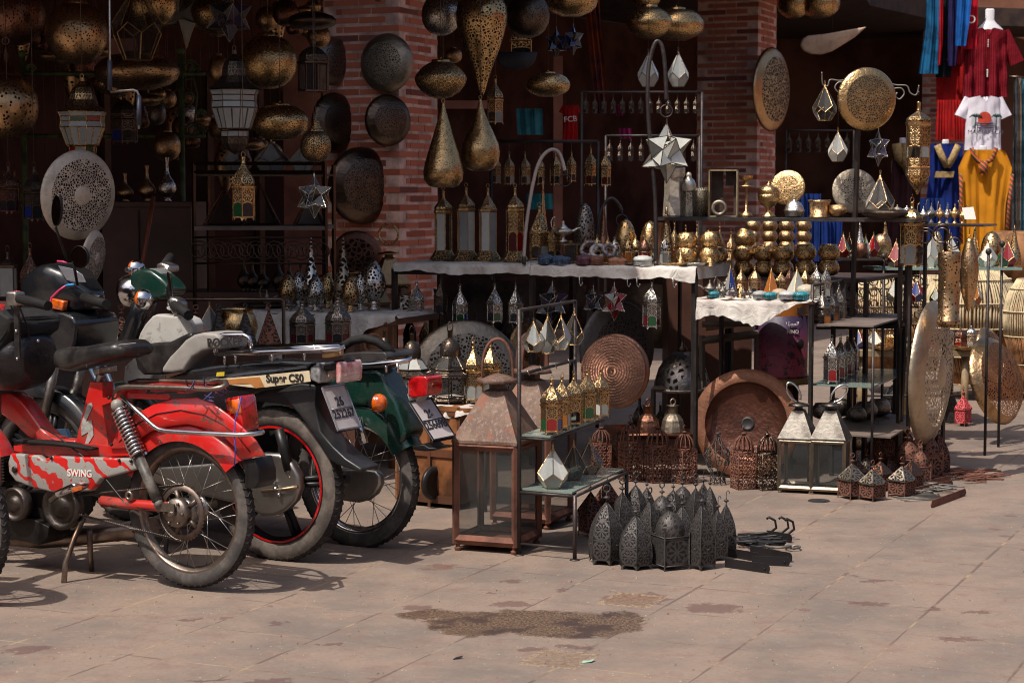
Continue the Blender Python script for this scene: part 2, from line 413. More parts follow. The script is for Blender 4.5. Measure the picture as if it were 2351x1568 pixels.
PROF=dict(globe=[(.0,0),(.12,.01),(.27,.06),(.40,.16),(.475,.30),(.50,.45),(.475,.60),(.40,.74),(.28,.84),(.17,.88)],saucer=[(0,0),(.20,.0),(.24,.03),(.38,.12),(.47,.26),(.50,.42),(.49,.55),(.42,.72),(.30,.84),(.16,.88)],onion=[(0,0),(.10,.01),(.22,.06),(.36,.17),(.46,.33),(.5,.48),(.47,.58),(.37,.73),(.26,.83),(.17,.88)],spindle=[(0,0),(.015,.0),(.03,.03),(.05,.10),(.10,.24),(.16,.38),(.21,.52),(.245,.64),(.25,.72),(.235,.80),(.20,.86),(.18,.88)],teardrop=[(0,.004),(.13,0),(.19,.02),(.245,.09),(.255,.18),(.235,.28),(.19,.42),(.135,.58),(.075,.76),(.03,.90),(.018,.95)],fatdrop=[(0,.004),(.13,0),(.20,.03),(.265,.12),(.285,.24),(.265,.36),(.20,.50),(.12,.66),(.06,.80),(.03,.90),(.018,.95)],cylinder=[(0,0),(.12,.0),(.13,.03),(.15,.035),(.15,.08),(.14,.09),(.14,.72),(.15,.74),(.15,.90),(.14,.92)],leaf=[(0,0),(.02,.01),(.06,.10),(.11,.25),(.14,.42),(.145,.55),(.125,.70),(.085,.84),(.05,.92)],egg=[(.06,.17),(.10,.20),(.17,.28),(.215,.40),(.22,.52),(.19,.68),(.13,.83),(.06,.95),(0,1.0)],eggflat=[(.16,0),(.22,.10),(.26,.28),(.27,.45),(.25,.62),(.20,.80),(.12,.93),(0,1.0)],spire=[(.05,.13),(.09,.16),(.125,.24),(.12,.33),(.085,.44),(.05,.58),(.028,.74),(.014,.88),(.02,.90),(.01,.93),(0,1.0)],cone=[(.16,0),(.17,.08),(.16,.22),(.12,.38),(.075,.54),(.045,.72),(.025,.86),(.03,.90),(.012,.92),(0,1.0)],vase=[(0,0),(.10,0),(.11,.03),(.06,.07),(.14,.14),(.22,.26),(.22,.36),(.16,.48),(.08,.58),(.045,.70),(.035,.85),(.05,.97),(.06,1.0)],)
def k_shade(shape,metalc,pat='dots',sc=18,th=.3,collar=True,seg=28,**k):
 P=[];prof=PROF[shape];b=MB();b.lathe(prof,seg);P.append(('shade',b.mesh('shade',mt(metalc,pat,sc,th=th,**k)),[]))
 if shape in('egg','spire'):
  zb=prof[0][1];b=MB();b.lathe([(0,0),(.11,0),(.12,.015),(.075,zb*.4),(.06,zb*.6),(.085,zb*.85),(.06,zb+.01)],16);P.append(('stand',b.mesh('stand',mt(metalc)),[]))
 elif collar and shape not in('cone','eggflat','vase'):
  r,z=prof[-1];b=MB()
  if shape in('teardrop','fatdrop','leaf'):b.lathe([(r,z),(r*.8,z+.02),(0,z+.03)],8);b.ring((0,0,z+.045),.022,.005)
  elif shape=='cylinder':b.lathe([(r,z),(.0,z+.01)],20);b.tube([(0,0,z),(0,0,z+.04)],.012);b.ring((0,0,.97),.03,.006)
  else:b.lathe([(r*1.04,z-.015),(r*1.04,z+.05),(r*.96,z+.055),(0,z+.055)],20);b.tube([(0,0,z+.05),(0,0,z+.13)],.015)
  P.append(('collar',b.mesh('collar',mt(metalc)),[]))
 return P
def k_disc(metalc,pat='cells',sc=9.0,th=.12,depth=.10,rim=.30,through=False,boss=False,spec=None):
 """shallow pierced dish of unit diameter, axis z, face up"""
 P=[];b=MB();r0=.5*(1-rim)
 b.lathe([(.5,-.012),(.503,0),(.485,depth*.35),(.45,depth*.62),(r0,depth)],48,uk=12);P.append(('rim',b.mesh('rim',mt(metalc)),[]))
 b=MB();b.lathe([(r0,depth),(r0*.75,depth*1.12),(r0*.45,depth*1.22),(.11 if boss else.0001,depth*1.26)]+([]if boss else[(0,depth*1.26)]),48,uk=12)
 P.append(('pierced_centre',b.mesh('pierced_centre',mt(metalc,pat,sc,th=th,through=through)),[]))
 if boss:b=MB();b.lathe([(.11,depth*1.26),(.09,depth*1.4),(0,depth*1.45)],24);P.append(('boss',b.mesh('boss',mt(metalc)),[]))
 return P
def k_bowl(metalc,sc=7,pat='dots',r=.62):
 b=MB();b.lathe([(0,0),(.28,.0),(r*.80,.12),(r*.98,.34),(r,.52),(r*.93,.74),(r*.72,.93),(r*.68,.97),(r*.72,1.0),(r*.66,.99),(r*.62,.95),(r*.85,.74),(r*.9,.5),(r*.7,.15),(0,.06)],26)
 return[('bowl',b.mesh('bowl',mt(metalc,pat,sc,th=.30)),[])]
def k_pyr(metalc,panes,ring=True):
 P=[];F=[];B_=[(.42*math.cos(PI/4+k*PI/2),.42*math.sin(PI/4+k*PI/2),.02)for k in range(4)]
 for k in range(4):F.append((B_[k],B_[(k+1)%4],(0,0,.93)))
 b=MB();b.frame(F+[tuple(B_)],.012,4)
 if ring:b.ring((0,0,.96),.035,.007)
 P.append(('frame',b.mesh('frame',mt(metalc)),[]))
 for k,f_ in enumerate(F):b=MB();b.poly(f_);P.append(('glass_pane',b.mesh('glass_pane',gl(panes[k%len(panes)])),[]))
 return P
def k_iron(col,kind,seed=0,hook=False,pan=None):
 """pierced iron garden lantern; kinds: ogive (six bulging sides), point (four tall pointed sides), box (cube with dome), house (cube with pyramid roof)"""
 P=[];pm=mt(col,'rosette',1.0,hole=(.004,.003,.003));fm=mt(col);b=MB()
 if kind in('ogive','point','spear'):
  n=6 if kind=='ogive' else 4;r=.25 if kind=='ogive' else.19
  rot=PI/n
  prof=[(r*.98,.06),(r*1.03,.20),(r*1.0,.34),(r*.86,.48),(r*.60,.60),(r*.30,.70),(.01,.77)]
  b.lathe(prof,n,rot=rot,smooth=False)
  P.append(('body',b.mesh('body',pm),[]))
  b=MB()
  for k in range(n):
   a=rot+2*PI*k/n
   b.tube([(rr*math.cos(a)*1.005,rr*math.sin(a)*1.005,z)for rr,z in prof],.008,4)
   for s_ in(-1,1):
    a2=a+s_*.28/n*2;x,y=prof[0][0]*math.cos(a),prof[0][0]*math.sin(a)
    q=Vector((x,y,0)).lerp(Vector((prof[0][0]*math.cos(a+s_*2*PI/n),prof[0][0]*math.sin(a+s_*2*PI/n),0)),.3)
    b.poly([(x,y,.08),(q.x,q.y,.08),(x*1.02,y*1.02,0)])
   m_=a+PI/n;rr=r*math.cos(PI/n)
   b.ball((rr*math.cos(m_),rr*math.sin(m_),.25),.016,6)
  P.append(('edge_ribs',b.mesh('edge_ribs',fm),[]))
 elif kind=='box':
  r=.25;b.lathe([(r,.06),(r,.44)],4,rot=PI/4,smooth=False);P.append(('body',b.mesh('body',pm),[]))
  b=MB();b.lathe([(r*.72,.42),(r*.74,.50),(r*.68,.59),(r*.50,.68),(r*.22,.75),(.01,.77)],12,uk=12);P.append(('dome',b.mesh('dome',mt(col,'uvcells',1.6,th=.16)),[]))
  b=MB()
  for k in range(4):
   a=PI/4+k*PI/2;x,y=r*math.cos(a),r*math.sin(a);a2=a+PI/2;x2,y2=r*math.cos(a2),r*math.sin(a2)
   b.tube([(x,y,0),(x,y,.50)],.012,4,smooth=False);b.tube([(x,y,.06),(x2,y2,.06)],.010,4);b.tube([(x,y,.44),(x2,y2,.44)],.010,4)
   L_=lambda t,z:(x+(x2-x)*t,y+(y2-y)*t,z)
   b.poly([L_(0,.44),L_(.28,.44),L_(.2,.47),L_(.12,.48),L_(.1,.53),L_(0,.55)]);b.poly([L_(1,.44),L_(1,.55),L_(.9,.53),L_(.88,.48),L_(.8,.47),L_(.72,.44)])
  P.append(('frame',b.mesh('frame',fm),[]))
 else:
  r=.28;b.lathe([(r*.88,.08),(r*.88,.42)],4,rot=PI/4,smooth=False);P.append(('body',b.mesh('body',pm),[]))
  b=MB();b.lathe([(r*1.02,.41),(r*1.02,.45),(.012,.77)],4,rot=PI/4,smooth=False);P.append(('roof',b.mesh('roof',mt(pan or col,'rosette',1.0,hole=(.004,.003,.003))),[]))
  b=MB()
  for k in range(4):
   a=PI/4+k*PI/2;x,y=r*.9*math.cos(a),r*.9*math.sin(a);b.tube([(x,y,0),(x,y,.42)],.012,4,smooth=False)
  P.append(('frame',b.mesh('frame',fm),[]))
 b=MB();b.tube([(0,0,.74),(0,0,.91)],.008,6);b.lathe([(0,.80),(.05,.83),(.052,.835),(.0,.865)],10)
 if hook:b.tube([(0,0,.90)]+[(.03+.03*math.cos(PI-t*.35),0,.95+.035*math.sin(PI-t*.35))for t in range(11)],.007,5)
 else:b.ring((0,0,.948),.046,.011,(0,1,0),14,5)
 P.append(('finial',b.mesh('finial',fm),[]))
 return P
def k_scroll(col,n=4,r=.27,pear=False):
 """lantern of bent iron scrolls with a ribbed dome"""
 m=mt(col);P=[];b=MB();rot=PI/4
 if pear:
  for k in range(8):
   a=2*PI*k/8;b.tube([(rr*math.cos(a+t),rr*math.sin(a+t),z)for rr,z,t in((.02,.84,0),(.10,.72,.2),(.22,.60,.45),(.29,.50,.5),(.22,.34,.6),(.10,.16,.8),(.18,.02,1.1))],.010,5)
   b.ring((.24*math.cos(a),.24*math.sin(a),.56),.055,.009,(math.cos(a),math.sin(a),.4),10,4);b.ring((.22*math.cos(a),.22*math.sin(a),.40),.06,.009,(math.cos(a),math.sin(a),-.3),10,4)
   b.ring((.15*math.cos(a),.15*math.sin(a),.10),.045,.009,(math.cos(a),math.sin(a),0),10,4)
  P.append(('scrollwork',b.mesh('scrollwork',m),[]))
 else:
  for k in range(4):
   a=rot+k*PI/2;A=Vector((r*math.cos(a),r*math.sin(a),0));B=Vector((r*math.cos(a+PI/2),r*math.sin(a+PI/2),0));nn=((A+B)/2).normalized()
   b.tube([A+Vector((0,0,.0)),A+Vector((0,0,.58))],.012,4)
   for z in(.02,.58):b.tube([A+Vector((0,0,z)),B+Vector((0,0,z))],.010,4)
   for i in range(4):
    for j in range(5):
     p=A.lerp(B,(i+.5)/4);z=.075+j*.111;R=.041
     st=((i+j)%2)*PI;d=(B-A).normalized()
     b.tube([p+d*(R*q*math.cos(st+t))+Vector((0,0,z+R*q*math.sin(st+t)))for t,q in((0,1),(.9,1),(1.8,1),(2.7,1),(3.6,1),(4.5,.9),(5.4,.65),(6.3,.4))],.0125,4)
  P.append(('scroll_panels',b.mesh('scroll_panels',m),[]))
  b=MB()
  for k in range(12):
   a=2*PI*k/12;b.tube([(rr*math.cos(a),rr*math.sin(a),z)for rr,z in((.20,.58),(.205,.66),(.17,.76),(.09,.83),(.02,.85))],.013,4)
  b.ring((0,0,.60),.20,.012,(0,0,1),20,4)
  P.append(('ribbed_dome',b.mesh('ribbed_dome',m),[]))
 b=MB();b.tube([(0,0,.84),(0,0,.90)],.010,6);b.lathe([(0,.855),(.06,.875),(.065,.885),(.0,.91)],12)
 b.tube([(0,0,.90),(.0,0,.93),(-.03,0,.95),(-.03,0,.985),(0,0,1.0),(.03,0,.985)],.009,5);P.append(('finial',b.mesh('finial',m),[]))
 return P
def k_genie(col):
 m=mt(col);b=MB();b.lathe([(0,0),(.16,0),(.17,.03),(.06,.12),(.05,.22),(.12,.26),(.26,.34),(.32,.42),(.28,.50),(.16,.55)],18)
 b.tube([(.24,0,.42),(.36,0,.46),(.46,0,.54),(.56,0,.57),(.60,0,.55)],.07,8,r2=.025);P=[('body',b.mesh('body',m),[])]
 b=MB();b.lathe([(.17,.54),(.16,.58),(.08,.66),(.03,.74),(.05,.78),(.03,.83),(.0,.86)],14);P.append(('lid',b.mesh('lid',m),[]))
 b=MB();b.tube([(-.26,0,.46),(-.38,0,.60),(-.40,0,.80),(-.34,0,.96),(-.28,0,1.0),(-.26,0,.92)],.022,6);P.append(('handle',b.mesh('handle',m),[]))
 return P
def k_minidome(col,panes=('white',)):
 pm=mt(col,'uvcells',1.8,th=.14);m=mt(col);b=MB();b.lathe([(.30,.46),(.34,.52),(.33,.62),(.22,.76),(.08,.86),(.05,.90)],16,uk=10);P=[('dome',b.mesh('dome',pm),[])]
 b=MB();b.lathe([(0,0),(.33,0),(.34,.05),(.30,.07)],16);b.lathe([(.30,.40),(.35,.44),(.31,.47)],16)
 for k in range(6):a=k*PI/3;b.tube([(.31*math.cos(a),.31*math.sin(a),.05),(.31*math.cos(a),.31*math.sin(a),.43)],.02,4)
 b.ring((0,0,.95),.05,.012);P.append(('frame',b.mesh('frame',m),[]))
 b=MB();b.lathe([(.29,.06),(.29,.42)],16);P.append(('glass_cup',b.mesh('glass_cup',gl(panes[0])),[]));return P
def k_box(c1,c2,cloth=False):
 """round trinket box with lid, studded band"""
 n=N('studs_%s'%(c1,));uv=n.co('UV');d=n.vor(uv,2.2,'F1',.5);k=n.math('LESS_THAN',d,.25)
 m=n.fin(n.bsdf(n.mix(k,(*c1,1),(*c2,1)),.45,0.0,n.bump(d,.3,.01)))
 b=MB();b.lathe([(0,0),(.58,0),(.60,.05),(.58,.48),(.60,.50)],14,smooth=True);P=[('body',b.mesh('body',m),[])]
 b=MB();b.lathe([(.62,.50),(.63,.66),(.52,.82),(.25,.95),(0,1.0)],14,smooth=True);P.append(('lid',b.mesh('lid',m),[]));return P
def k_house_glass(metalc,roofm,panes='clear',aw=.30,ze=.52,zr=.86,ring_=True,feet=.03):
 """four-sided glazed lantern with hipped metal roof"""
 P=[];fm=mt(metalc);rr=aw;rot=PI/4;c=[(rr*math.cos(rot+k*PI/2),rr*math.sin(rot+k*PI/2))for k in range(4)]
 b=MB()
 for k in range(4):
  (x,y),(x2,y2)=c[k],c[(k+1)%4]
  b.tube([(x,y,feet),(x,y,ze)],rr*.085,4,smooth=False)
  for z in(feet+.02,ze-.012):b.tube([(x,y,z),(x2,y2,z)],rr*.08,4,smooth=False)
 b.poly([(x,y,feet+.012)for x,y in c]);P.append(('frame',b.mesh('frame',fm),[]))
 b=MB();b.lathe([(rr*1.04,ze-.005),(rr*1.10,ze),(rr*1.10,ze+.014),(rr*.34,zr-.04),(rr*.20,zr-.03),(rr*.20,zr),(rr*.50,zr+.01)],4,rot=rot,smooth=False)
 b.lathe([(rr*.20,zr),(rr*.48,zr+.0),(rr*.44,zr+.02),(0,zr+.045)],20);P.append(('roof',b.mesh('roof',roofm),[]))
 for k in range(4):
  (x,y),(x2,y2)=c[k],c[(k+1)%4];b=MB();b.poly([(x*.97,y*.97,feet+.02),(x2*.97,y2*.97,feet+.02),(x2*.97,y2*.97,ze),(x*.97,y*.97,ze)]);P.append(('glass_pane',b.mesh('glass_pane',gl(panes)),[]))
  b=MB();b.lathe([(.0,0),(rr*.07,.0),(rr*.09,feet*.4),(rr*.04,feet*.6),(rr*.08,feet+.01)],8,c=(x*.95,y*.95,0));P.append(('foot',b.mesh('foot',fm),[]))
 return P
def k_bell(metalc,cols):
 """eight sided lantern: flared bell dome, glass bands, tapering body, pierced cup; top of ring at 1"""
 n=8;rot=PI/8;fm=mt(metalc);pm=mt(metalc,'rosette',1.3);P=[]
 b=MB();b.lathe([(.335,.60),(.30,.615),(.205,.66),(.155,.72),(.145,.79),(.115,.85),(.05,.89),(.03,.90)],n,rot=rot,smooth=False);P.append(('dome',b.mesh('dome',pm),[]))
 rings=[(.30,.595),(.275,.545),(.27,.49),(.28,.43),(.20,.24),(.165,.22),(.165,.165)]
 b=MB()
 for r,z in rings:
  b.tube([(r*math.cos(rot+k*2*PI/n),r*math.sin(rot+k*2*PI/n),z)for k in range(n)],.006,4,closed=True,smooth=False)
 for k in range(n):
  a=rot+k*2*PI/n;b.tube([(r*math.cos(a),r*math.sin(a),z)for r,z in rings],.006,4,smooth=False)
  a2=a+PI/n;cr=math.cos(PI/n);b.tube([(.278*cr*math.cos(a2),.278*cr*math.sin(a2),.42),(.2*cr*math.cos(a2),.2*cr*math.sin(a2),.25)],.009,4,smooth=False)
 b.lathe([(.03,.89),(.05,.90),(.03,.92),(.03,.955),(0,.96)],8);b.ring((0,0,.975),.022,.005);P.append(('frame',b.mesh('frame',fm),[]))
 i=0
 for(r0,z0),(r1,z1)in zip(rings,rings[1:]):
  if(r0,z0)==(.20,.24):continue
  for k in range(n):
   a,a2=rot+k*2*PI/n,rot+(k+1)*2*PI/n;b=MB();b.poly([(r0*math.cos(a),r0*math.sin(a),z0),(r0*math.cos(a2),r0*math.sin(a2),z0),(r1*math.cos(a2),r1*math.sin(a2),z1),(r1*math.cos(a),r1*math.sin(a),z1)])
   P.append(('glass_pane',b.mesh('glass_pane',gl(cols[(i+k)%len(cols)]if z0>.5 and z0<.58 else('mist' if z0>.4 or len(cols)==1 else cols[(k)%len(cols)]))),[]))
  i+=1
 b=MB();b.lathe([(.17,.16),(.16,.10),(.10,.045),(.02,.01),(0,0)],n,rot=rot,smooth=False);P.append(('pierced_cup',b.mesh('pierced_cup',pm),[]));return P
sc_=bpy.context.scene
cam=bpy.data.cameras.new('camera');co_=bpy.data.objects.new('camera',cam);C.objects.link(co_)
co_.location=(0,0,CAMH);co_.rotation_euler=(PI/2-PITCH,0,0)
cam.sensor_width=36;cam.lens=36*FPX/2351;cam.clip_end=2000;cam.clip_start=.1
cam.dof.use_dof=True;cam.dof.focus_distance=8.0;cam.dof.aperture_fstop=9.0
sc_.camera=co_
SUND=Vector((.42,.43,-1.0)).normalized()
sun=bpy.data.lights.new('sun','SUN');so=bpy.data.objects.new('sun',sun);C.objects.link(so)
sun.energy=4.9;sun.angle=math.radians(.5);sun.color=(1.0,.93,.84)
so.rotation_euler=SUND.to_track_quat('-Z','Y').to_euler();so.location=(-4,-4,9)
el=math.asin(-SUND.z);az=math.atan2(-SUND.x,-SUND.y)
wd=bpy.data.worlds.new('World');sc_.world=wd;wd.use_nodes=True;wt=wd.node_tree;wt.nodes.clear()
sky=wt.nodes.new('ShaderNodeTexSky');sky.sky_type='NISHITA';sky.sun_disc=False;sky.sun_elevation=el;sky.sun_rotation=az
sky.dust_density=4.0;sky.air_density=.8;sky.ozone_density=.4
bg=wt.nodes.new('ShaderNodeBackground');bg.inputs[1].default_value=.15;wo=wt.nodes.new('ShaderNodeOutputWorld')
wt.links.new(sky.outputs[0],bg.inputs[0]);wt.links.new(bg.outputs[0],wo.inputs[0])
sc_.view_settings.view_transform='Standard';sc_.view_settings.look='None';sc_.view_settings.exposure=0
sc_.cycles.filter_width=1.05;sc_.cycles.max_bounces=8;sc_.cycles.transparent_max_bounces=24;sc_.cycles.glossy_bounces=4;sc_.cycles.diffuse_bounces=3
AZ=math.radians(24.3);E1=Vector((math.cos(AZ),-math.sin(AZ),0));E2=Vector((math.sin(AZ),math.cos(AZ),0))
n=N('paving');p=n.pos();X,Y,_z=n.sep(p)
ca,sa=math.cos(AZ),math.sin(AZ)
u=n.math('ADD',n.math('SUBTRACT',n.math('MULTIPLY',X,ca),n.math('MULTIPLY',Y,sa)),1.395)
v=n.math('SUBTRACT',n.math('ADD',n.math('MULTIPLY',X,sa),n.math('MULTIPLY',Y,ca)),5.69)
TS=.415
un=n.math('DIVIDE',u,TS);vn=n.math('DIVIDE',v,TS*1.006)
wob=n.math('MULTIPLY',n.math('SUBTRACT',n.noise(p,9,3),.5),.014)
dj=lambda a:n.math('ABSOLUTE',n.math('SUBTRACT',n.math('FRACT',n.math('ADD',n.math('ADD',a,wob),.5)),.5))
cell=n.new('TexWhiteNoise');cell.noise_dimensions='2D';n.L(n.comb(n.math('FLOOR',un),n.math('FLOOR',vn)),cell.inputs['Vector']);cw=cell.outputs['Value']
nj=n.noise(p,1.7,3)
wu=n.math('MULTIPLY',n.step(nj,.34,.6),.011);wv=n.math('MULTIPLY',n.step(nj,.40,.62),.0085)
ju=n.math('LESS_THAN',dj(un),n.math('ADD',wu,.004));jv=n.math('LESS_THAN',dj(vn),n.math('ADD',wv,.002));joint=n.math('MAXIMUM',ju,jv)
st_=n.comb(n.math('MULTIPLY',X,1.0),n.math('MULTIPLY',Y,1.0))
a1=n.noise(p,2.2,5,.65);a2=n.noise(p,9.0,5,.65);a3=n.noise(p,60,4,.7)
base=n.mix(n.step(a1,.35,.68),(.228,.168,.130,1),(.148,.119,.101,1))
base=n.mix(n.math('MULTIPLY',n.step(a2,.50,.72),.55),base,(.165,.098,.080,1))
base=n.mix(n.math('MULTIPLY',n.step(a2,.46,.30),.45),base,(.19,.165,.145,1))
base=n.mix(n.math('MULTIPLY',n.math('SUBTRACT',cw,.5),.35),base,(.26,.18,.14,1))
base=n.mix(n.math('MULTIPLY',n.step(a3,.50,.70),.42),base,(.12,.085,.07,1))
base=n.mix(n.math('MULTIPLY',n.step(n.noise(p,26,5,.7),.56,.72),.35),base,(.33,.25,.19,1))
speck=n.math('MULTIPLY',n.math('LESS_THAN',n.vor(p,34,'F1'),.075),n.math('GREATER_THAN',n.noise(p,3,2),.50))
base=n.mix(speck,base,(.50,.40,.22,1))
sp2=n.math('MULTIPLY',n.math('LESS_THAN',n.math('ADD',n.vor(p,3.1,'F1'),n.math('MULTIPLY',n.math('SUBTRACT',a2,.5),.35)),.085),n.math('GREATER_THAN',n.noise(p,1.1,1),.46))
base=n.mix(n.math('MULTIPLY',sp2,.7),base,(.13,.065,.055,1))
joc=n.mix(n.step(n.noise(p,5,3),.45,.62),(.10,.065,.055,1),(.30,.215,.13,1))
base=n.mix(n.math('MULTIPLY',joint,.75),base,joc)
pw=n.vm('ADD',p,n.vm('SCALE',n.vm('SUBTRACT',n.noise(p,11,5,.7,out=1),(.5,.5,.5)),.20))
pw=n.vm('ADD',pw,n.vm('SCALE',n.vm('SUBTRACT',n.noise(p,45,3,.7,out=1),(.5,.5,.5)),.05))
def blot(px,py,rx,ry,soft=.12):
 g_=G(px,py);r1=rx*g_.y/FPX;r2=ry*g_.y*g_.y/(FPX*1.4)
 d=n.vm('LENGTH',n.vm('MULTIPLY',n.vm('SUBTRACT',pw,(g_.x,g_.y,0)),(1/r1,1/r2,0)))
 return n.step(d,1.0+soft,1.0-soft)
def mx(lst):
 o=lst[0]
 for q in lst[1:]:o=n.math('MAXIMUM',o,q)
 return o
wetl=mx([blot(*q)for q in((990,1410,78,11),(1100,1432,120,27),(1200,1422,110,24),(1310,1434,150,30),(1420,1428,62,24))])
dark=mx([blot(*q)for q in((1632,1396,66,11),(1992,1386,44,5),(2135,1401,16,4),(2242,1405,34,4),(2200,1468,46,7),(1955,1321,10,3),(2010,1334,36,4),(640,1428,17,5),(440,1421,22,3),(760,1479,24,4),(60,1490,46,9),(610,1563,60,8),(485,1562,40,4),(1175,1336,24,4),(1120,1361,18,3),(1290,1355,14,4),(1230,1492,34,6),(1320,1485,32,5),(960,1395,36,5),(1170,1385,44,8),(1460,1375,78,14))])
red=mx([blot(*q)for q in((1020,1300,30,6),(985,1306,16,3),(1450,1373,60,8))])
base=n.mix(n.math('MULTIPLY',dark,.62),base,(.085,.040,.036,1))
base=n.mix(n.math('MULTIPLY',red,.55),base,(.12,.05,.036,1))
seed=n.math('MULTIPLY',wetl,n.step(n.noise(p,110,3,.8),.47,.56));seed=n.math('MULTIPLY',seed,n.step(n.noise(pw,7,3),.36,.52))
base=n.mix(n.math('MULTIPLY',wetl,.93),base,(.042,.024,.020,1));base=n.mix(n.math('MULTIPLY',seed,.42),base,(.36,.24,.13,1))
def rect(px,py,hx,hy):
 g_=G(px,py);d=n.vm('SUBTRACT',n.vm('ADD',p,n.vm('SCALE',n.vm('SUBTRACT',n.noise(p,25,3,out=1),(.5,.5,.5)),.02)),tuple(g_));uu=n.math('ABSOLUTE',n.vm('DOT_PRODUCT',d,tuple(E1)));vv=n.math('ABSOLUTE',n.vm('DOT_PRODUCT',d,tuple(E2)))
 ins=n.math('MULTIPLY',n.math('LESS_THAN',uu,hx),n.math('LESS_THAN',vv,hy));inn=n.math('MULTIPLY',n.math('LESS_THAN',uu,hx-.02),n.math('LESS_THAN',vv,hy-.03))
 return ins,n.math('MULTIPLY',ins,n.math('SUBTRACT',1.0,n.math('MULTIPLY',inn,.55)))
for px,py in((1282,1512),(1452,1377)):
 ins,rim_=rect(px,py,.095,.11)
 base=n.mix(n.math('MULTIPLY',ins,.55),base,(.14,.085,.06,1));base=n.mix(n.math('MULTIPLY',n.math('MULTIPLY',rim_,.6),n.step(a3,.44,.58)),base,(.36,.27,.16,1))
rg=n.math('SUBTRACT',n.math('ADD',.68,n.math('MULTIPLY',a2,.2)),n.math('MULTIPLY',wetl,.25))
hb=n.math('SUBTRACT',n.math('ADD',n.math('MULTIPLY',a3,.4),n.math('MULTIPLY',a2,.5)),joint)
GM=n.fin(n.bsdf(base,rg,0.0,n.bump(hb,.5,.006),Specular_IOR_Level=.35))
b=MB();b.poly([(-400,-200,0),(400,-200,0),(400,900,0),(-400,900,0)]);struct('ground',b.mesh('ground',GM))
n=N('brick');oc=n.co('Object');ri=n.new('NewGeometry').outputs['Random Per Island']
c=n.mix(n.step(ri,.0,.55),(.33,.092,.054,1),(.47,.150,.088,1));c=n.mix(n.step(ri,.86,1.0),c,(.17,.06,.045,1))
n2=n.noise(oc,30,4,.7);c=n.mix(n.math('MULTIPLY',n.step(n2,.5,.75),.5),c,(.30,.14,.10,1));c=n.mix(n.math('MULTIPLY',n.step(n.noise(oc,3,3),.55,.75),.35),c,(.07,.03,.03,1))
BRICK=n.fin(n.bsdf(c,.88,0.0,n.bump(n2,.5,.01),Specular_IOR_Level=.2))
MORTAR=plain('mortar',(.70,.47,.39),.95,var=.3,vsc=5,bump=.6,bsc=60,spec=.15)
def brick_pillar(corner,s,H,seed,label):
 r_=random.Random(seed);bk=MB();ch=.0725;bh=.047
 cs=[Vector((0,0,0)),-E1*s,-E1*s+E2*s,E2*s]
 for f_ in range(4):
  A=cs[f_];B=cs[(f_+1)%4];d=(B-A).normalized();out=Vector((-d.y,d.x,0))
  if out.dot((A+B)/2-(cs[0]+cs[2])/2)<0:out=-out
  for k in range(int(H/ch)):
   z=k*ch+ch/2;odd=(k+f_)%2;xs=[(-.008 if odd else.118)];x=(.118 if not odd else.252)
   if not odd:x=.118+.25
   while x<s-.16:xs.append(x);x+=.262
   end=s+(.008 if not odd else-.118)
   xs=xs+[end]
   for i in range(len(xs)-1):
    x0,x1=xs[i]+.006,xs[i+1]-.006
    if x1-x0<.02:continue
    off=r_.uniform(.001,.006);m_=A+d*(x0+x1)/2+out*(off-.05)
    ang=math.atan2(d.y,d.x)
    bk.box((m_.x,m_.y,z+r_.uniform(-.002,.002)),(x1-x0,.10,bh+r_.uniform(-.005,.004)),ang+r_.uniform(-.006,.006))
 e=empty('brick_pillar',(corner[0],corner[1],0),label,'pillar','brick pillars of the arcade')
 part('bricks',bk.mesh('bricks',BRICK),e)
 cc=(cs[0]+cs[2])/2;b=MB();b.box((cc.x,cc.y,H/2),(s-.004,s-.004,H),-AZ);part('mortar',b.mesh('mortar',MORTAR),e)
P1=(-.916,16.0);P2=(2.70,21.7);P3=(6.75,28.4)
brick_pillar(P1,.70,3.72,1,'brick pillar hung with dark pierced metal discs behind the motorcycles')
brick_pillar(P2,.70,3.72,2,'brick pillar with one big oval brass disc on its right side')
brick_pillar(P3,.85,3.72,3,'brick pillar behind the maroon shirt on the mannequin')
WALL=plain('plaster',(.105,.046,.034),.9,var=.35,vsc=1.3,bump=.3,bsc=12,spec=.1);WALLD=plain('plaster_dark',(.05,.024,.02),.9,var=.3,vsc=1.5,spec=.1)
dl=Vector((.536,.844,0));nl=Vector((-.844,.536,0));o1=Vector((P1[0],P1[1],0))
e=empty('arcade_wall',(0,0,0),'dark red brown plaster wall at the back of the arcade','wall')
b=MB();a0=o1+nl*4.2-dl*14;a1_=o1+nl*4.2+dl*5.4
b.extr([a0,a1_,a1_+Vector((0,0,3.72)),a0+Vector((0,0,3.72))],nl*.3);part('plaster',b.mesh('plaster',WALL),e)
b=MB();
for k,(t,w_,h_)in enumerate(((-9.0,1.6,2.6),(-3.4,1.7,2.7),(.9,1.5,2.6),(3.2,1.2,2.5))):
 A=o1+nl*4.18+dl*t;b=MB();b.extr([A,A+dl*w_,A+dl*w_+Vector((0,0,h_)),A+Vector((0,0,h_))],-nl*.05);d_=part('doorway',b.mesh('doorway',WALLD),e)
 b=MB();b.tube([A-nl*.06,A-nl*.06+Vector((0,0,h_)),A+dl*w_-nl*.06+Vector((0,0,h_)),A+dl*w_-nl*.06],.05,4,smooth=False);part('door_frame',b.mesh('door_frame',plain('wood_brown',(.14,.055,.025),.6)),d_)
b=MB();q0=Vector((3.4,30.5,0));q1=Vector((14,29.5,0));b.extr([q0,q1,q1+Vector((0,0,6)),q0+Vector((0,0,6))],(0,.3,0))
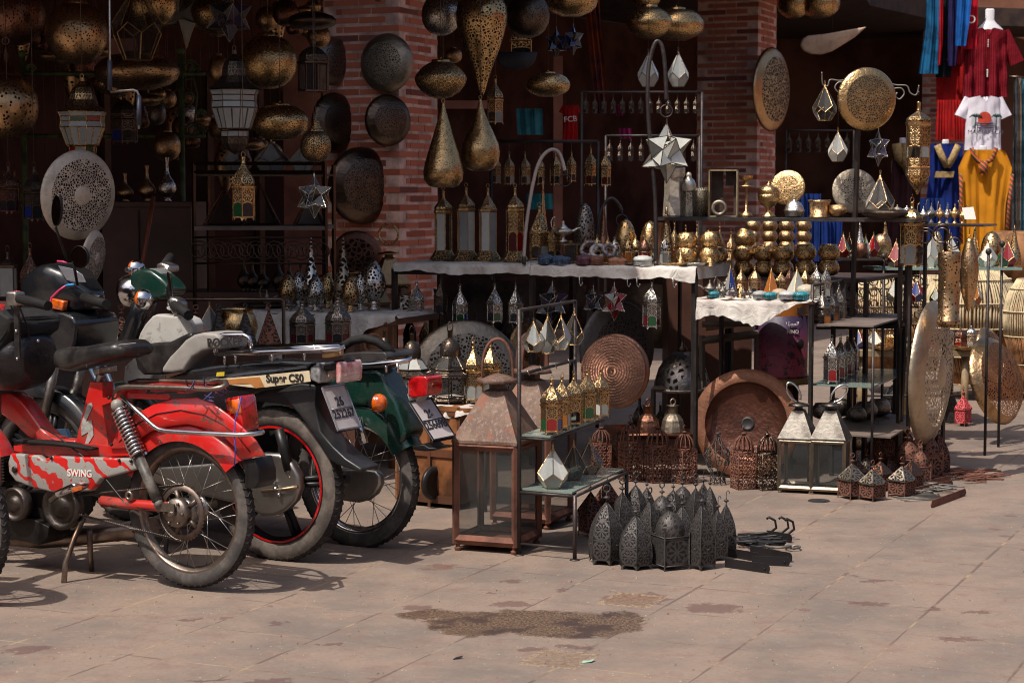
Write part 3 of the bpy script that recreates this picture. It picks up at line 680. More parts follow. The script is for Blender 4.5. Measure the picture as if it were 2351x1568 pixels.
w_=tag(part('building_wall',b.mesh('building_wall',plain('plaster_light',(.19,.085,.055),.9,var=.4,vsc=.8,bump=.3,spec=.1))),'terracotta plaster wall behind the hanging clothes at right','wall')
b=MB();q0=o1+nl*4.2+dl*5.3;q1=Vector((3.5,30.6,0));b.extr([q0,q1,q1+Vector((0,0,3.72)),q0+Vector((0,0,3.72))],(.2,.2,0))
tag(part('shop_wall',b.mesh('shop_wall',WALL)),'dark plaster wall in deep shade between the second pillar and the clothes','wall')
WOODD=plain('wood_dark',(.05,.026,.017),.75,var=.4,vsc=5)
b=MB();R0=[o1+Vector((-9,-12.0,0)),o1+Vector((-2.2,-2.0,0)),o1+Vector((.95,-1.3,0)),Vector((P2[0]+.85,P2[1]-1.0,0)),Vector((4.5,24.9,0)),Vector((6.2,27.7,0)),Vector((8.4,28.4,0)),Vector((9.2,29.6,0)),Vector((3.4,31,0)),o1+nl*4.4-dl*13]
b.extr([p_+Vector((0,0,3.73))for p_ in R0],(0,0,.25));tag(part('arcade_roof',b.mesh('arcade_roof',WOODD)),'flat dark roof carried by the brick pillars','roof')
e=empty('awning',(0,0,2.72),'canvas awning over the lamp stall on the left','awning')
AW=[(-6,7.0),(-2.3,8.05),(-.95,8.72),(-.12,8.9),(.0,9.6),(.35,10.8),(.5,12),(.3,13.4),(-6,13.4)]
b=MB();b.extr([(x,y,0)for x,y in AW],(0,0,.03));part('canvas',b.mesh('canvas',plain('canvas_dark',(.11,.055,.04),.9,spec=.1)),e)
b=MB()
for x in(-5,-3.6,-2.2,-.9):b.tube([(x,7.6 if x<-2.4 else 9.0,-.03),(x,13.3,-.03)],.025,6)
for y in(9.1,10.2,11.2,12.2):b.tube([(-5.8,y,-.06),(.45 if y>10 else.0,y,-.06)],.02,6)
part('rail',b.mesh('rail',mt('dark')),e)
def wire(a,b_,r=.0015):return[a,b_]
def hang_wire(px,pyt,Y,name_='wire',top=2.70):
 p_=W(px,pyt,Y);
 if p_.z>=top:return
PIL=plain('plaster_pink',(.36,.15,.10),.9,var=.25,vsc=2,bump=.2,spec=.1)
for px0,px1,py0,py1,Yq,lb in((655,738,-60,330,18.6,'terracotta pilaster in the shade left of the first brick pillar'),(1270,1291,130,600,18.8,'narrow pinkish pilaster behind the squat brass lamp'),(210,320,90,180,17.5,'terracotta wall panel glimpsed behind the green iron stand'),(1016,1120,232,250,17.5,'pale beam end showing behind the two teardrop lamps')):
 x0,x1=(px0-CX)*Yq/FPX,(px1-CX)*Yq/FPX;z0=0 if py1>320 else W(CX,py1,Yq).z;z1=min(3.7,W(CX,py0,Yq).z);b=MB();b.box(((x0+x1)/2,Yq,(z0+z1)/2),(x1-x0,.12,z1-z0));tag(part('pilaster',b.mesh('pilaster',PIL)),lb,'pilaster')
HW=plain('house_plaster',(.33,.145,.09),.9,var=.2,vsc=.3,bump=.2,spec=.1)
for(x,y,sx,sy,h,lb)in((-3,-19,46,4,7.5,'unseen terracotta house added behind the viewer to darken reflections'),(24,6,4,40,7.0,'unseen terracotta house added at the right for warm bounce light'),(-21,-2,4,26,7.0,'unseen terracotta house added at the left to darken reflections')):  # unseen houses added to cut sky fill, darken reflections and bounce warm light
 e=empty('house',(x,y,0),lb,'house');b=MB();b.box((0,0,h/2),(sx,sy,h));part('wall',b.mesh('wall',HW),e)
 b=MB();b.box((0,0,h+.15),(sx+.5,sy+.5,.3));part('cornice',b.mesh('cornice',WOODD),e)
 L_=max(sx,sy);nx_=int(L_/4)
 for k in range(nx_):
  t=-L_/2+2+4*k;d_=(t,sy/2+.03,0)if sx>sy else((-sx/2-.03 if x>0 else sx/2+.03),t,0);w_=(1.3,.06)if sx>sy else(.06,1.3)
  for z,hh in((1.3,2.4),(4.9,1.6)):b=MB();b.box((d_[0],d_[1],z),(w_[0],w_[1],hh));part('window' if z>2 else 'door',b.mesh('opening',WALLD),e)
HD=math.radians(150)
class Bike:
 def __init__(s,name,label,px,pyc,Y,group=None):
  """px, pyc = wheel centre seen, Y = its depth"""
  c=W(px,pyc,Y);s.o=Vector((c.x,c.y,0));s.zc=c.z
  s.ux=Vector((math.cos(HD),math.sin(HD),0));s.uy=Vector((-math.sin(HD),math.cos(HD),0))
  s.e=empty(name,s.o,label,'motorcycle',group,HD)
 def P(s,px,py,lat=0.0):
  d=ray(px,py);k=d.x/d.y;q=s.o+s.uy*lat
  t=(k*q.y-q.x)/(s.ux.x-k*s.ux.y);g=q+s.ux*t
  w=W(px,py,g.y);return Vector((t,lat,w.z))
 def pl(s,pts,la,lb,bev=0.0,seg=2,b=None,fit=None,lats=None):
  """side outline on the plane lat=la, extruded to lat=lb; fit shortens it by what the far side adds at the tail; lats=(px0,lat0,px1,lat1) tapers a symmetric body in plan"""
  b=b or MB()
  if fit is None:fit=(la-lb)>.07
  if lats:
   def lf(x):t=min(1,max(0,(x-lats[0])/(lats[2]-lats[0])));return lats[1]+(lats[3]-lats[1])*t
   A=[s.P(x,y,lf(x))for x,y in pts];va=[b.v(p)for p in A];vb=[b.v((p.x,-p.y,p.z))for p in A]
   b.f(list(reversed(va)));b.f(vb);n=len(A)
   for i in range(n):b.f([va[i],va[(i+1)%n],vb[(i+1)%n],vb[i]])
   if bev:b.bevel(bev,seg)
   return b
  if fit:
   x0=min(p[0]for p in pts);x1=max(p[0]for p in pts);e=(la-lb)*.5*FPX/s.o.y*.92
   k=max(.35,(x1-x0-e)/(x1-x0));pts=[(x0+(p[0]-x0)*k,p[1])for p in pts]
  A=[s.P(x,y,la)for x,y in pts];b.extr(A,(0,lb-la,0))
  if bev:b.bevel(bev,seg)
  return b
 def loft(s,st,ex=.62,n=20,lat=0.0):
  """rounded body through stations (px, top py, bottom py, half width)"""
  b=MB();rows=[];S_=[(st[0][0]-3,*[(st[0][1]+st[0][2])/2+(q-(st[0][1]+st[0][2])/2)*.55 for q in st[0][1:3]],st[0][3]*.6)]+list(st)+[(st[-1][0]+3,*[(st[-1][1]+st[-1][2])/2+(q-(st[-1][1]+st[-1][2])/2)*.5 for q in st[-1][1:3]],st[-1][3]*.6)]
  F=[]
  for i in range(len(S_)-1):
   for k in range(3):t=k/3;F.append([S_[i][j]+(S_[i+1][j]-S_[i][j])*t for j in range(4)])
  F.append(S_[-1])
  for px,pt,pb,w in F:
   T=s.P(px,pt,lat);B=s.P(px,pb,lat);m_=(T.z+B.z)/2;h=abs(T.z-B.z)/2;sg=lambda v,e_:math.copysign(abs(v)**e_,v)
   rows.append([b.v((T.x,lat+w*sg(math.cos(2*PI*k/n),ex),m_+h*sg(math.sin(2*PI*k/n),ex)))for k in range(n)])
  for A,C_ in zip(rows,rows[1:]):
   for k in range(n):b.f([A[k],A[(k+1)%n],C_[(k+1)%n],C_[k]],None,True)
  b.f(rows[0]);b.f(rows[-1]);return b
 def tb(s,pts,r,n=8,b=None,closed=False,lat=0.0,**k):
  b=b or MB();b.tube([s.P(q[0],q[1],q[2]if len(q)>2 else lat)for q in pts],r,n,closed=closed,**k);return b
 def add(s,name,b,mat,parent=None,label=None):
  me=b if isinstance(b,bpy.types.Mesh)else b.mesh(name,mat);return part(name,me,parent or s.e,label)
Z_=lambda ox,oy,k:(lambda pts:[(ox+q[0]*k,oy+q[1]*k)+tuple(q[2:])for q in pts])
z6=Z_(0,428.6,.33588);z7=Z_(0,795.9,.39043);z8=Z_(453.1,673.5,.41387)
CHROME=metal('chrome',(.62,.62,.63),.10,dirt=.25,dcol=(.25,.2,.17),bump=.03);STEEL=metal('steel_dirty',(.40,.38,.35),.34,dirt=.6,dcol=(.12,.09,.07))
ALU=metal('aluminium',(.33,.32,.30),.36,dirt=.45,dcol=(.20,.16,.13),bump=.1);RUSTCH=metal('rusty_chrome',(.30,.24,.20),.38,dirt=.9,dcol=(.10,.06,.04),bump=.15)
def paint(name,col,chip=None,chipf=.5,dust=.25,rough=.28):
 if name in MATS:return MATS[name]
 n=N(name);oc=n.co('Object');a=n.noise(oc,7,5,.6);b_=n.noise(oc,38,5,.65)
 c=n.mix(n.math('MULTIPLY',n.step(a,.42,.7),dust),(*col,1),(.22,.17,.14,1))
 if chip:c=n.mix(n.math('MULTIPLY',n.math('MULTIPLY',n.step(b_,.56,.60),n.step(a,.42,.52)),chipf),c,(*chip,1))
 MATS[name]=n.fin(n.bsdf(c,n.math('ADD',rough-.08,n.math('MULTIPLY',a,.28)),0.0,n.bump(b_,.06,.01),Coat_Weight=.35,Coat_Roughness=.12));return MATS[name]
RED=paint('paint_red',(.47,.009,.007),(.13,.06,.045),.9,.30);BLACKP=paint('paint_black',(.007,.008,.010),None,0,.06,.20);GREENP=paint('paint_green',(.005,.026,.019),None,0,.10,.18)
CREAMP=paint('paint_cream',(.42,.41,.38),(.15,.12,.1),.5,.3,.38);BLKPL=plain('black_plastic',(.007,.007,.008),.38,var=.3,bump=.05,col2=(.017,.015,.015),spec=.3);RUB=plain('rubber',(.011,.010,.010),.75,spec=.25,var=.3,bump=.3,bsc=80)
LEA=plain('leather_black',(.012,.011,.011),.30,var=.6,vsc=9,bump=.12,bsc=60,col2=(.040,.036,.034),spec=.45);LEAG=plain('leather_grey',(.27,.25,.225),.55,var=.15,bump=.08)
REDL=plain('red_lens',(.50,.008,.010),.12,coat=1.0,var=.4,vsc=20,bump=.15,bsc=90);ORL=plain('orange_lens',(.72,.13,.01),.14,coat=1.0,var=.4,vsc=20,bump=.2,bsc=90);CLL=plain('clear_lens',(.42,.42,.42),.10,coat=1.0,var=.5,vsc=22,bump=.25)
PLATE=plain('plate_paint',(.50,.45,.44),.42,var=.15);DARKT=plain('lettering_dark',(.02,.018,.018),.5,var=.1);CRT=plain('lettering_cream',(.62,.60,.55),.5,var=.1)
def tyre_mat(name,col,dust):
 n=N(name);oc=n.co('Object');a=n.noise(oc,12,5,.65);uv=n.co('UV');x,y,_=n.sep(uv)
 c=n.mix(n.step(a,.38,.66),(*col,1),(*dust,1));return n.fin(n.bsdf(c,.82,0,n.bump(n.noise(oc,90,3),.2,.004),Specular_IOR_Level=.25))
TY1=tyre_mat('tyre_grey',(.048,.044,.042),(.115,.098,.088));TY2=tyre_mat('tyre_dusty',(.075,.062,.054),(.155,.128,.108));TREAD=tyre_mat('tyre_tread',(.018,.017,.017),(.05,.043,.04))
def wheel(bk,cx_,z,R,w,side_mat,spokes=28,alloy=False,rim_mat=None,hub=.045,rr=None,stripe=None):
 c=Vector((cx_,0,z));rr=rr or R-w*.95
 def rot(b):return b.xf(Matrix.Translation(c)@Matrix.Rotation(PI/2,4,'X'))
 h=w*.5
 e=part('wheel',None,bk.e);
 b=MB();prof=[(rr,-h*.62),(rr+w*.12,-h*.80),(rr+w*.38,-h*.98),(rr+w*.62,-h*.92),(R-w*.16,-h*.72)]
 b.lathe(prof,64,uk=40);b.lathe([(r_,-z_)for r_,z_ in reversed(prof)],64,uk=40)
 ty=part('tyre',rot(b).mesh('tyre',side_mat),e)
 b=MB();b.lathe([(R-w*.17,-h*.73),(R-w*.05,-h*.5),(R-.002,0),(R-w*.05,h*.5),(R-w*.17,h*.73)],64)
 nb=62
 for k in range(nb):
  a=2*PI*k/nb
  for s_ in(-1,1):
   a2=a+(PI/nb if s_>0 else 0)
   p0=Vector(((R-.001)*math.cos(a2),(R-.001)*math.sin(a2),s_*h*.08));p1=Vector(((R-w*.03)*math.cos(a2+.045),(R-w*.03)*math.sin(a2+.045),s_*h*.5));p2=Vector(((R-w*.16)*math.cos(a2+.03),(R-w*.16)*math.sin(a2+.03),s_*h*.80))
   b.tube([p0,p1,p2],.0026,4,smooth=False)
 part('tread',rot(b).mesh('tread',TREAD),ty)
 b=MB();b.lathe([(rr+.004,-h*.66),(rr-.004,-h*.72),(rr-.010,-h*.55),(rr-.012,-h*.3),(rr-.022,0),(rr-.012,h*.3),(rr-.010,h*.55),(rr-.004,h*.72),(rr+.004,h*.66)],64);part('rim',rot(b).mesh('rim',rim_mat or STEEL),e)
 if stripe:
  for s_ in(-1,1):b=MB();b.lathe([(rr-.002,s_*h*.735),(rr-.0105,s_*h*.745)],64);part('rim_stripe',rot(b).mesh('rim_stripe',stripe),e)
 b=MB();b.lathe([(0,-.055),(hub*.5,-.055),(hub,-.04),(hub,-.03),(hub*.62,-.025),(hub*.62,.025),(hub,.03),(hub,.04),(hub*.5,.055),(0,.055)],24);part('hub',rot(b).mesh('hub',STEEL if not alloy else BLKPL),e)
 b=MB()
 if alloy:
  for k in range(5):
   a=2*PI*k/5+.5
   for d in(-.10,.10):b.tube([(hub*.8*math.cos(a+d*2),hub*.8*math.sin(a+d*2),0),((rr-.015)*math.cos(a+d*.6),(rr-.015)*math.sin(a+d*.6),0)],.012,6)
  part('spokes',rot(b).mesh('spokes',BLKPL),e)
 else:
  for k in range(spokes):
   a=2*PI*k/spokes;s_=1 if k%2 else-1;d=.95*(1 if(k//2)%2 else-1)
   b.tube([(hub*math.cos(a+d),hub*math.sin(a+d),s_*.035),((rr-.012)*math.cos(a),(rr-.012)*math.sin(a),s_*.004)],.0016,4)
  part('spokes',rot(b).mesh('spokes',STEEL),e)
 return e
def fender(bk,cx_,z,R,a0,a1,w,mat,name='rear_mudguard',drop=.03,taper=1.0,n=26,parent=None):
 b=MB();rows=[]
 for i in range(n+1):
  a=math.radians(a0+(a1-a0)*i/n);ww=w*(1+(taper-1)*i/n);sec=[]
  for t in range(9):
   q=-1+2*t/8;yy=ww/2*math.sin(q*PI/2);rr=R-drop*(1-math.cos(q*PI/2))**1.6-(drop*.8 if abs(q)==1 else 0)
   sec.append(b.v((cx_+rr*math.cos(a),yy,z+rr*math.sin(a))))
  rows.append(sec)
 for A,B in zip(rows,rows[1:]):
  for t in range(8):b.f([A[t],A[t+1],B[t+1],B[t]],None,True)
 return part(name,b.mesh(name,mat),parent or bk.e)
def seat_mesh(bk,pts,lw,bev=.02):
 b=bk.pl(pts,lw,-lw,bev,3);return b
A=Bike('moped','red moped with torn zebra stickers and rusty spoked wheels, nearest of the parked motorcycles',438,1170,6.84,'motorcycles parked in a row')
zc=A.zc;R_=.275
wheel(A,0,zc,R_,.056,TY1,30,rim_mat=RUSTCH,hub=.05)
wheel(A,1.13,R_,R_,.05,TY1,30,rim_mat=RUSTCH,hub=.04)
b=MB()
for s_ in(-1,1):b.tube([(1.13,s_*.07,R_),(1.02,s_*.07,.62),(.93,s_*.05,.86)],.016,8)
b.tube([(.96,0,.66),(.90,0,.98)],.024,8);A.add('front_fork',b,RED)
f_=fender(A,1.13,R_,R_+.03,20,170,.10,RED,'front_mudguard')
fd=fender(A,0,zc,R_+.045,142,25,.100,RED,drop=.04)
b=A.pl(z7([(640,600),(690,500),(780,405),(900,340),(1020,305),(1150,300),(1250,335),(1340,400),(1430,480),(1500,550),(1555,640),(1415,662),(1375,590),(1310,525),(1230,485),(1100,455),(980,470),(880,500),(800,560),(730,600)]),.062,.052,.003,1)
A.add('mudguard_side',b,RED,fd)
A.add('mudguard_seam',A.tb(z7([(700,560,.064),(800,455,.064),(920,395,.064),(1060,372,.064),(1200,400,.064),(1310,455,.064),(1400,530,.064),(1470,620,.064)]),.0016,4),BLKPL,fd)
b=A.pl(z7([(1420,668),(1555,655),(1600,740),(1600,800),(1560,835),(1450,830),(1455,750)]),.05,-.05,.006,2);A.add('mud_flap',b,BLKPL)
b=A.pl(z7([(1325,312),(1345,302),(1450,290),(1468,310),(1502,488),(1490,498),(1425,495),(1350,400),(1332,385)]),.045,-.045,.005,2);tl=A.add('tail_light',b,REDL)
A.add('side_reflector',A.pl(z7([(1336,316),(1405,306),(1420,390),(1352,398)]),.050,.044,.002,1),ORL,tl)
A.add('light_base',A.pl(z7([(1318,312),(1334,306),(1345,395),(1440,500),(1420,500),(1330,400)]),.046,-.046,.003,1),BLKPL,tl)
b=A.pl(z7([(0,272),(60,268),(120,310),(165,370),(240,480),(290,530),(350,545),(445,552),(440,585),(250,572),(170,540),(90,460),(0,395)]),.035,-.035,.012,2,fit=False)
A.pl(z7([(530,208),(600,212),(604,300),(660,300),(750,262),(760,300),(640,330),(600,345),(640,590),(442,585)]),.030,-.030,0,b=b)
A.pl(z7([(80,582),(540,572),(740,600),(760,640),(380,652),(230,642),(82,612)]),.05,-.05,0,b=b,fit=False)
fr=A.add('frame',b,RED)
ZEB=plain('sticker_grey',(.36,.35,.32),.5,var=.3,vsc=30)
A.add('sticker',A.pl(z7([(515,335),(540,330),(545,350),(505,440),(540,430),(550,520),(520,568),(500,568),(520,500),(478,525),(475,460)]),.0325,.0315),ZEB,fr)
b=A.tb(z7([(580,215),(592,160)]),.016);A.pl(z7([(545,130),(640,120),(650,160),(560,170)]),.05,-.05,.004,b=b);A.add('seat_post',b,STEEL)
n=N('zebra_panel');oc=n.co('Object');x,y,z=n.sep(oc);w_=n.noise(oc,9,2)
s1=n.math('FRACT',n.math('ADD',n.math('MULTIPLY',x,7.4),n.math('ADD',n.math('MULTIPLY',z,-9.0),n.math('MULTIPLY',w_,2.4))))
scr=n.step(n.noise(oc,55,5,.7),.60,.63);k_=n.math('MULTIPLY',n.step(s1,.30,.33),n.math('SUBTRACT',1.0,scr))
ZP=n.fin(n.bsdf(n.mix(k_,(.46,.010,.008,1),(.26,.25,.23,1)),.38,0.0,n.bump(n.noise(oc,50,3),.05),Coat_Weight=.2))
pn=A.add('side_panel',A.pl(z7([(60,626),(220,640),(250,665),(300,642),(420,648),(770,657),(806,722),(590,780),(535,850),(300,856),(200,832),(90,792),(50,740),(46,680)]),.085,.055,.008,2),ZP)
pt=A.P(*z7([(468,745)])[0],.0865);A.add('lettering',text_mesh('SWING',.036,CRT,(-1,0,.035),(0,0,1),pt,bold=.001),None,pn)
b=MB();a_=A.P(*z7([(85,722)])[0],.088);b.lathe([(0,.004),(.012,.003),(.013,0)],12,M=Matrix.Translation(a_)@Matrix.Rotation(-PI/2,4,'X'));A.add('keyhole',b,BLKPL,pn)
A.add('footrest_strip',A.pl(z7([(80,552),(100,545),(380,568),(545,598),(530,612),(380,590),(90,566)]),.085,.03,.004,1),RUB)
b=A.tb(z7([(668,312,.07),(680,268,.075),(700,244,.08),(745,236,.085),(1070,243,.085),(1240,252,.085),(1305,240,.085),(1333,222,.06),(1325,205,.0),(1290,205,-.06),(1240,210,-.085),(1000,205,-.085),(820,200,-.085),(760,215,-.08)]),.0095,8)
cr=A.add('carrier',b,RUSTCH)
b=MB()
q=[A.P(*z7([(745,236)])[0],.08),A.P(*z7([(1100,240)])[0],.08)];zt_=q[0].z
for l0,l1 in((.078,.050),(.030,.002),(-.018,-.046),(-.055,-.078)):b.box(((q[0].x+q[1].x)/2,(l0+l1)/2,zt_-.002),(abs(q[0].x-q[1].x),abs(l0-l1),.008))
for f2 in(.02,.45,.9):b.box((q[0].x+(q[1].x-q[0].x)*f2,0,zt_-.007),(.03,.16,.008))
A.pl(z7([(668,300),(685,255),(720,240),(750,240),(735,262),(700,300)]),.082,-.082,0,b=b);A.pl(z7([(745,275),(980,280),(1000,300),(990,312),(760,305)]),.06,.05,0,b=b)
A.add('carrier_plate',b,RED,cr)
A.add('guard_rail',A.tb(z7([(716,292,.095),(800,372,.1),(905,468,.105),(935,486,.105),(980,496,.105),(1150,506,.105),(1400,518,.1),(1500,512,.08),(1544,503,.04),(1545,500,-.04),(1510,490,-.08),(1100,470,-.1)]),.0085,8),CHROME)
b=MB();a0,a1=A.P(*z7([(690,345)])[0],.10),A.P(*z7([(818,648)])[0],.10);ax=a1-a0;L_=ax.length;axn=ax.normalized();u1=axn.orthogonal().normalized();u2=axn.cross(u1)
pts=[]
for k in range(13*12+1):t=k/(13*12);pts.append(a0+ax*(.08+.90*t)+(u1*math.cos(2*PI*13*t)+u2*math.sin(2*PI*13*t))*.027)
b.tube(pts,.0052,5);sp=A.add('shock_spring',b,CHROME)
b=MB();b.tube([a0,a1],.014,8);b.ball(a0,.024,10);b.tube([a1,A.P(*z7([(925,905)])[0],.10)],.019,10);b.ball(A.P(*z7([(932,920)])[0],.10),.018,8);A.add('shock_body',b,plain('shock_grey',(.21,.19,.165),.5,var=.5,vsc=14),sp)
A.add('swing_arm',A.tb(z7([(600,905,.07),(760,925,.07),(900,935,.07),(1035,945,.07)]),.019,10),paint('paint_red_worn',(.42,.02,.014),(.09,.06,.05),1.0,.3))
b=MB();pp=A.P(*z7([(760,885)])[0],.09);b.ring(pp+Vector((0,0,.005)),.013,.006,(0,1,0));A.add('peg_mount',b,RUSTCH)
SK=metal('sprocket',(.17,.13,.11),.5,dirt=.8,bump=.2)
def chainwheel(bk,c,R,m,teeth=44):
 b=MB();M_=Matrix.Translation(c)@Matrix.Rotation(PI/2,4,'X')
 b.lathe([(R*.80,-.003),(R,-.003),(R,.003),(R*.80,.003)],48,M=M_)
 for k in range(teeth):a=2*PI*k/teeth;b.box((c.x+R*math.cos(a)*1.01,c.y,c.z+R*math.sin(a)*1.01),(.006,.005,.006))
 for k in range(5):a=2*PI*k/5;b.tube([c+Vector((R*.3*math.cos(a),0,R*.3*math.sin(a))),c+Vector((R*.82*math.cos(a),0,R*.82*math.sin(a)))],.010,4)
 return b
cw_=Vector((-.012,.062,zc));Rs=.098
A.add('rear_sprocket',chainwheel(A,cw_,Rs,SK),SK)
b=MB();b.lathe([(0,-.02),(.045,-.02),(.052,-.01),(.052,.012),(.02,.02),(0,.02)],24,M=Matrix.Translation((.0,.07,zc))@Matrix.Rotation(PI/2,4,'X'))
for k in range(6):a=k*PI/3;b.ball((.04*math.cos(a),.095,zc+.04*math.sin(a)),.006,6)
b.tube([(0,.06,zc),(0,.115,zc)],.009,8);b.box((.03,.10,zc+.02),(.08,.006,.03));A.add('hub_cover',b,metal('hub_grimy',(.24,.20,.17),.45,dirt=.8,dcol=(.08,.05,.04)))
ck=A.P(*z7([(470,930)])[0],.06);rk=.035
up_=[cw_+Vector((Rs*1.02*math.cos(t),0,Rs*1.02*math.sin(t)))for t in[math.radians(x_)for x_ in range(95,-96,-12)]]
dn=up_[-1];st0=up_[0];pts=[ck+Vector((0,0,rk)),*up_,ck+Vector((0,0,-rk))]
def dens(P,d):
 o=[];
 for p0,p1 in zip(P,P[1:]):
  L2=(p1-p0).length;m_=max(1,int(L2/d));o+=[p0.lerp(p1,i/m_)for i in range(m_)]
 return o
pts=[Vector((p_.x,.062,p_.z))for p_ in pts];b=MB();b.tube([p_+Vector((0,.003,0))for p_ in pts],.0035,4)
for p_ in dens(pts,.0095):b.ball(p_,.0052,6)
A.add('chain',b,metal('chain',(.20,.17,.15),.4,dirt=.7))
b=MB()
for px_,py_,rr,lt in((85,925,.062,.09),(360,940,.085,.06)):
 c_=A.P(*z7([(px_,py_)])[0],lt);M_=Matrix.Translation(c_)@Matrix.Rotation(-PI/2,4,'X')
 b.lathe([(0,.008),(rr*.4,.010),(rr*.45,.0),(rr*.8,.0),(rr*.86,.012),(rr,.008),(rr,-.03)],32,M=M_)
A.add('engine_covers',b,metal('engine_dark',(.12,.10,.09),.42,dirt=.6))
b=A.pl(z7([(0,650),(45,690),(70,790),(0,830)]),.07,-.07)
for k in range(9):
 y0=648+k*18;A.pl(z7([(0,y0),(52+k*2,y0-4),(54+k*2,y0+3),(0,y0+8)]),.085,-.085,b=b)
A.pl(z7([(0,1000),(250,1010),(380,1060),(370,1120),(300,1165),(120,1130),(0,1150)]),.06,-.06,.01,b=b);A.pl(z7([(60,860),(500,860),(520,980),(440,1060),(60,1040)]),.03,-.06,0,b=b)
A.add('engine',b,metal('engine_block',(.055,.05,.048),.5,dirt=.5));A.add('exhaust',A.tb(z7([(60,1130,-.03),(250,1140,-.08),(450,1120,-.10),(900,1060,-.11)]),.026,10,r2=.036),RUSTCH)
b=A.pl(z7([(318,848),(470,802),(500,812),(498,842),(350,888),(322,880)]),.19,.115,.006,2);pd=A.add('pedal',b,CHROME)
b=A.tb(z7([(300,905,.10),(345,868,.11),(350,865,.12)]),.011);A.add('crank_arm',b,STEEL,pd);A.add('pedal_reflector',A.pl(z7([(420,832),(480,815),(482,840),(424,856)]),.1925,.189),ORL,pd)
b=A.tb(z7([(500,985,.02),(435,1130,.10),(385,1270,.13),(375,1400,.14)]),.0105);A.tb(z7([(365,1420,.14),(395,1415,.14)]),.012,b=b)
A.tb([(205,1215,-.02),(208,1280,-.06),(212,1325,-.08)],.0105,b=b);A.add('centre_stand',b,RUSTCH)
st=A.add('saddle',A.loft([(*z6([(x,a)])[0],z6([(x,c)])[0][1],w)for x,a,c,w in((425,1108,1240,.045),(470,1096,1256,.058),(540,1092,1262,.066),(620,1088,1238,.085),(720,1068,1214,.10),(820,1050,1192,.105),(900,1044,1172,.10),(950,1075,1155,.08))],.7),LEA)
b=A.tb(z6([(592,1235),(592,1190),(605,1145),(640,1115),(700,1095),(780,1085),(930,1068)]),.0016,4,lat=.080);A.add('seam',b,LEAG,st)
b=A.tb(z6([(-60,770,.02),(0,772,.12),(60,770,.20),(130,772,.26)]),.011);hb_=A.add('handlebar',b,CHROME)
A.add('grip',A.tb(z6([(132,765,.26),(330,815,.33)]),.017,10),RUB,hb_)
b=MB();c_=A.P(*z6([(105,765)])[0],.25);b.box(c_,(.05,.05,.05));b.bevel(.008,2);A.add('brake_lever_clamp',b,STEEL,hb_);A.add('horn_button',A.pl(z6([(78,715),(112,712),(118,728),(85,732)]),.26,.24,.003),RED,hb_)
n=N('bag_leather');oc=n.co('Object');a=n.noise(oc,5,4);BAGM=n.fin(n.bsdf(n.mix(n.step(a,.4,.7),(.005,.004,.006,1),(.014,.008,.008,1)),.40,0,n.bump(n.noise(oc,12,4),.35,.03)))
Bg=empty('leather_bag',A.o,'black leather saddle bag with rivets hung on the front of the red moped','bag',None,HD)
b=A.loft([(*z6([(x,a)])[0],z6([(x,c)])[0][1],w)for x,a,c,w in((-60,950,1370,.13),(60,930,1392,.14),(150,950,1390,.14),(220,985,1360,.12),(270,1030,1310,.09))],.75,20,.04);part('bag_body',b.mesh('bag_body',BAGM),Bg)
b=A.pl(z6([(-60,880),(60,850),(180,890),(290,905),(305,930),(290,1000),(170,1050),(60,1120),(-60,1170)]),.175,-.08,.02,3);bmesh.ops.subdivide_edges(b.bm,edges=b.bm.edges[:],cuts=1);b.wob(.02,9);fl_=part('bag_flap',b.mesh('bag_flap',plain('canvas_black',(.009,.008,.007),.85,var=.4,vsc=8,bump=.6,bsc=18)),Bg)
b=MB()
for q in((112,988),(118,1176),(260,1052)):b=MB();b.ball(A.P(*z6([q])[0],.183),.0062,8);part('rivet',b.mesh('rivet',CHROME),Bg)
part('strap',A.pl(z6([(92,830),(122,830),(135,1176),(100,1176)]),.182,.174).mesh('strap',LEA),Bg)
b=A.tb([(553,912,.07),(549,935,.09),(540,965,.085),(537,1000,.10),(541,1025,.10),(538,1070,.10)],.0022,5);s_=part('blue_string',b.mesh('blue_string',plain('string_blue',(.01,.08,.45),.7)),None);s_.location=A.o;s_.rotation_euler=(0,0,HD);tag(s_,'blue string tied to the tail of the red moped','string')
b=MB();rs=random.Random(4);ctr=A.P(*z7([(1195,235)])[0],.085)
for k in range(8):p_=ctr+Vector((rs.uniform(-.07,.06),rs.uniform(-.03,.02),rs.uniform(-.03,.02)));b.tube([p_+Vector((rs.uniform(-.03,.03),rs.uniform(-.02,.02),rs.uniform(-.035,.02)))for _ in range(4)],.0026,4)
s_=part('rope_knots',b.mesh('rope_knots',plain('rope_mix',(.03,.05,.16),.8,vsc=25,col2=(.16,.02,.05))));s_.location=A.o;s_.rotation_euler=(0,0,HD);tag(s_,'knotted blue and pink cords round the carrier of the red moped','cord')
b=A.tb(z6([(60,780,.20),(110,900,.16),(170,1100,.05),(200,1300,.03)]),.0035,6);A.tb(z6([(120,790,.24),(180,940,.12),(230,1150,.05),(240,1330,.03)]),.0035,6,b=b);A.tb(z7([(240,470,.05),(330,520,.06),(430,600,.07),(560,700,.075),(720,900,.08),(900,985,.09)]),.0030,6,b=b)
for q in((640,300),(655,575),(770,672),(300,652),(700,668)):b.ball(A.P(*z7([q])[0],.088),.0065,8)
A.add('cables_and_bolts',b,BLKPL)
B_=Bike('motorcycle','black motorcycle with cream Super C50 stripe and red rim line, middle of the three',638,1110,7.40,'motorcycles parked in a row')
A=B_;zc=A.zc;wheel(A,0,zc,.297,.075,TY2,alloy=True,rim_mat=BLKPL,hub=.05,stripe=REDL);wheel(A,1.17,.29,.285,.065,TY1,alloy=True,rim_mat=BLKPL)
b=MB()
